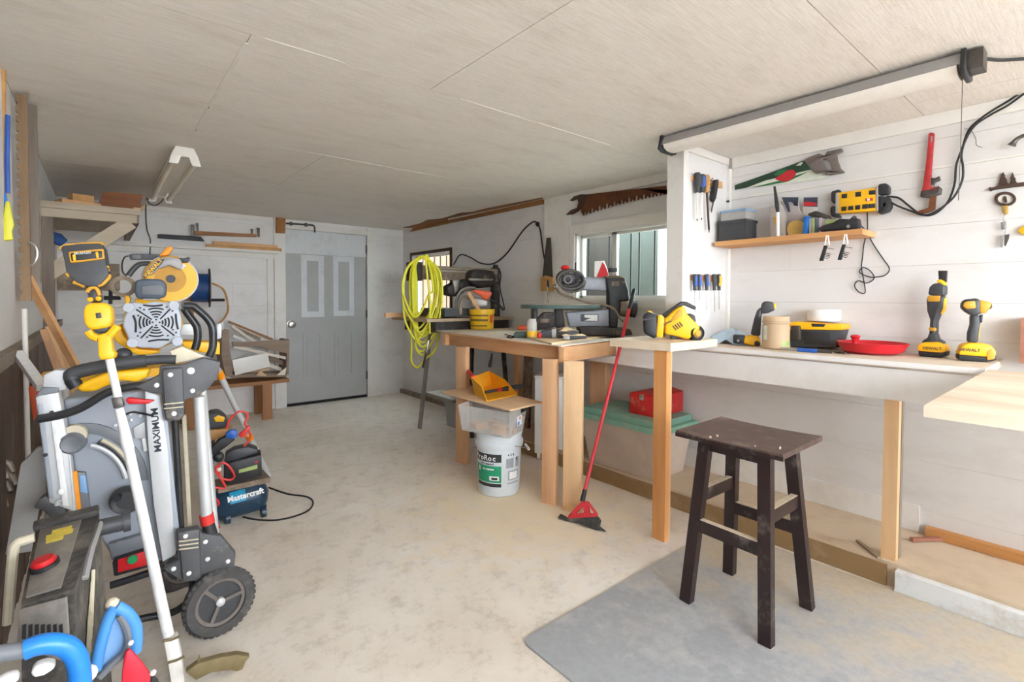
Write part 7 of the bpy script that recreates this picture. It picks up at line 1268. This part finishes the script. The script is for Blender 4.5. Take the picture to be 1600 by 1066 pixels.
# ---------------------------------------------------------------- back wall fittings
k = C(200, 300, .15); yb_ = ('y', YB-.09)
CB = thing('pipe_clamp', 'brown bar clamp lying on the back wall ledge', 'clamp', W(350, 372, yb_)); ex(k((690, 405), (1340, 440), (1340, 470), (690, 450)), yb_, .02, 'bench_brown', 'bar', CB, .002)
for q in ((655, 340, 690, 450), (705, 325, 735, 410), (1275, 385, 1300, 450), (1340, 372, 1372, 470)): ex(k((q[0], q[1]), (q[2], q[1]+2), (q[2], q[3]), (q[0]+12, q[3])), yb_, .015, 'steel_dark', 'jaw', CB, .002); 
g = G(); g.prism(WS(k((310, 440), (360, 440), (500, 448), (600, 455), (760, 465), (800, 515), (600, 500), (310, 480)), ('y', YB-.06)), (0, .03, 0), .003); solo(g, 'black_strap', 'plastic_black', 'black strap lying on the back wall ledge', 'strap')
for i, (pts, m, lb) in enumerate((((810, 490, 1595, 545), 'wood_handle', 'longer pine stick on the back wall ledge'), ((890, 450, 1555, 500), 'pine_x', 'upper pine stick stacked on the back wall ledge'))):
    g = G(); a, b = W(*k((pts[0], pts[1]+15))[0], ('y', YB-.06)), W(*k((pts[2], pts[3]+10))[0], ('y', YB-.06)); a.z = b.z = 1.766+.016+.033*i; g.beam(a, b, .04, .031, Z, .002); solo(g, 'pine_stick', m, lb, 'stick')
CB.location.z += .0
BLK = thing('door_bolt', 'steel slide bolt fixed above the grey door', 'bolt', W(470, 350, ('y', YB-.03))); k = C(420, 320, .15); wtub(k((180, 195), (390, 208), (470, 220), (480, 290)), ('y', YB-.035), .010, 'steel_dark', 'rod', BLK, 8, 3)
for q in ((232, 198), (388, 210)): g = G(); c_ = W(*k(q)[0], ('y', YB-.03)); g.box((c_.x-.012, c_.y-.02, c_.z-.02), (c_.x+.012, c_.y+.012, c_.z+.02), .003); part(g, 'bracket', 'steel_dark', BLK)
g = G(); g.prism(WS(k((82, 122), (178, 122), (172, 296), (80, 292)), ('y', YB-.065)), (0, .039, 0), .003); mat('ply_orange', (160, 108, 56), .7, 0, .15, 30); solo(g, 'wood_block', 'ply_orange', 'orange plywood block at top left of the door frame', 'wood block')
k = A1; PB = thing('power_bar', 'grey power bar mounted on the back wall ledge', 'power strip', W(225, 402, ('y', YB-.03))); ex(k((350, 110), (400, 98), (760, 105), (740, 175), (370, 178)), ('y', YB-.03), .03, 'panel_grey_dark', 'body', PB, .006); ex(k((395, 115), (505, 112), (505, 165), (395, 165)), ('y', YB-.046), .006, 'light_grey_metal', 'outlets', PB, .002)
cord([(201, 400), (195, 402), (191, 412), (192, 425), (198, 432)], ('y', YB-.03), .006, 'cable_grey', 'extension_cable', 'grey cord hanging left of the power bar')
cord([(228, 309), (228, 340), (230, 360), (235, 375), (234, 398)], ('y', YB-.025), .005, 'cable_grey', 'extension_cable', 'thin wire running down the back wall to the power bar')
# ---------------------------------------------------------------- twin-tube ceiling light
mat('tube_glass', (226, 214, 190), .2, 0, .03); mat('end_white', (236, 232, 224), .45, 0, .02)
FL_ = thing('strip_light', 'twin tube fluorescent strip light on the ceiling', 'ceiling light', (.40, 4.2, ZC)); fy0, fy1 = 3.53, 5.05
g = G(); g.prism([(.355, fy0, ZC-.001), (.455, fy0, ZC-.001), (.44, fy0, ZC-.05), (.37, fy0, ZC-.05)], (0, fy1-fy0, 0), .002); part(g, 'housing', 'light_white_metal', FL_)
for xx in (.350, .460): g = G(); g.cyl((xx, fy0+.02, ZC-.075), (xx, fy1-.02, ZC-.075), .017, n=16); part(g, 'tube', 'tube_glass', FL_)
for yy in (fy0-.012, fy1): g = G(); g.prism([(.36, yy, ZC-.002), (.45, yy, ZC-.002), (.472, yy, ZC-.05), (.486, yy, ZC-.105), (.44, yy, ZC-.105), (.425, yy, ZC-.06), (.385, yy, ZC-.06), (.37, yy, ZC-.105), (.324, yy, ZC-.105), (.338, yy, ZC-.05)], (0, .012, 0), .003); part(g, 'end_bracket', 'end_white', FL_)
cord([(260, 304), (252, 315), (243, 321), (234, 318), (229, 309)], ('y', 5.1), .004, 'cable_black', 'extension_cable', 'black cable drooping from the ceiling strip light')
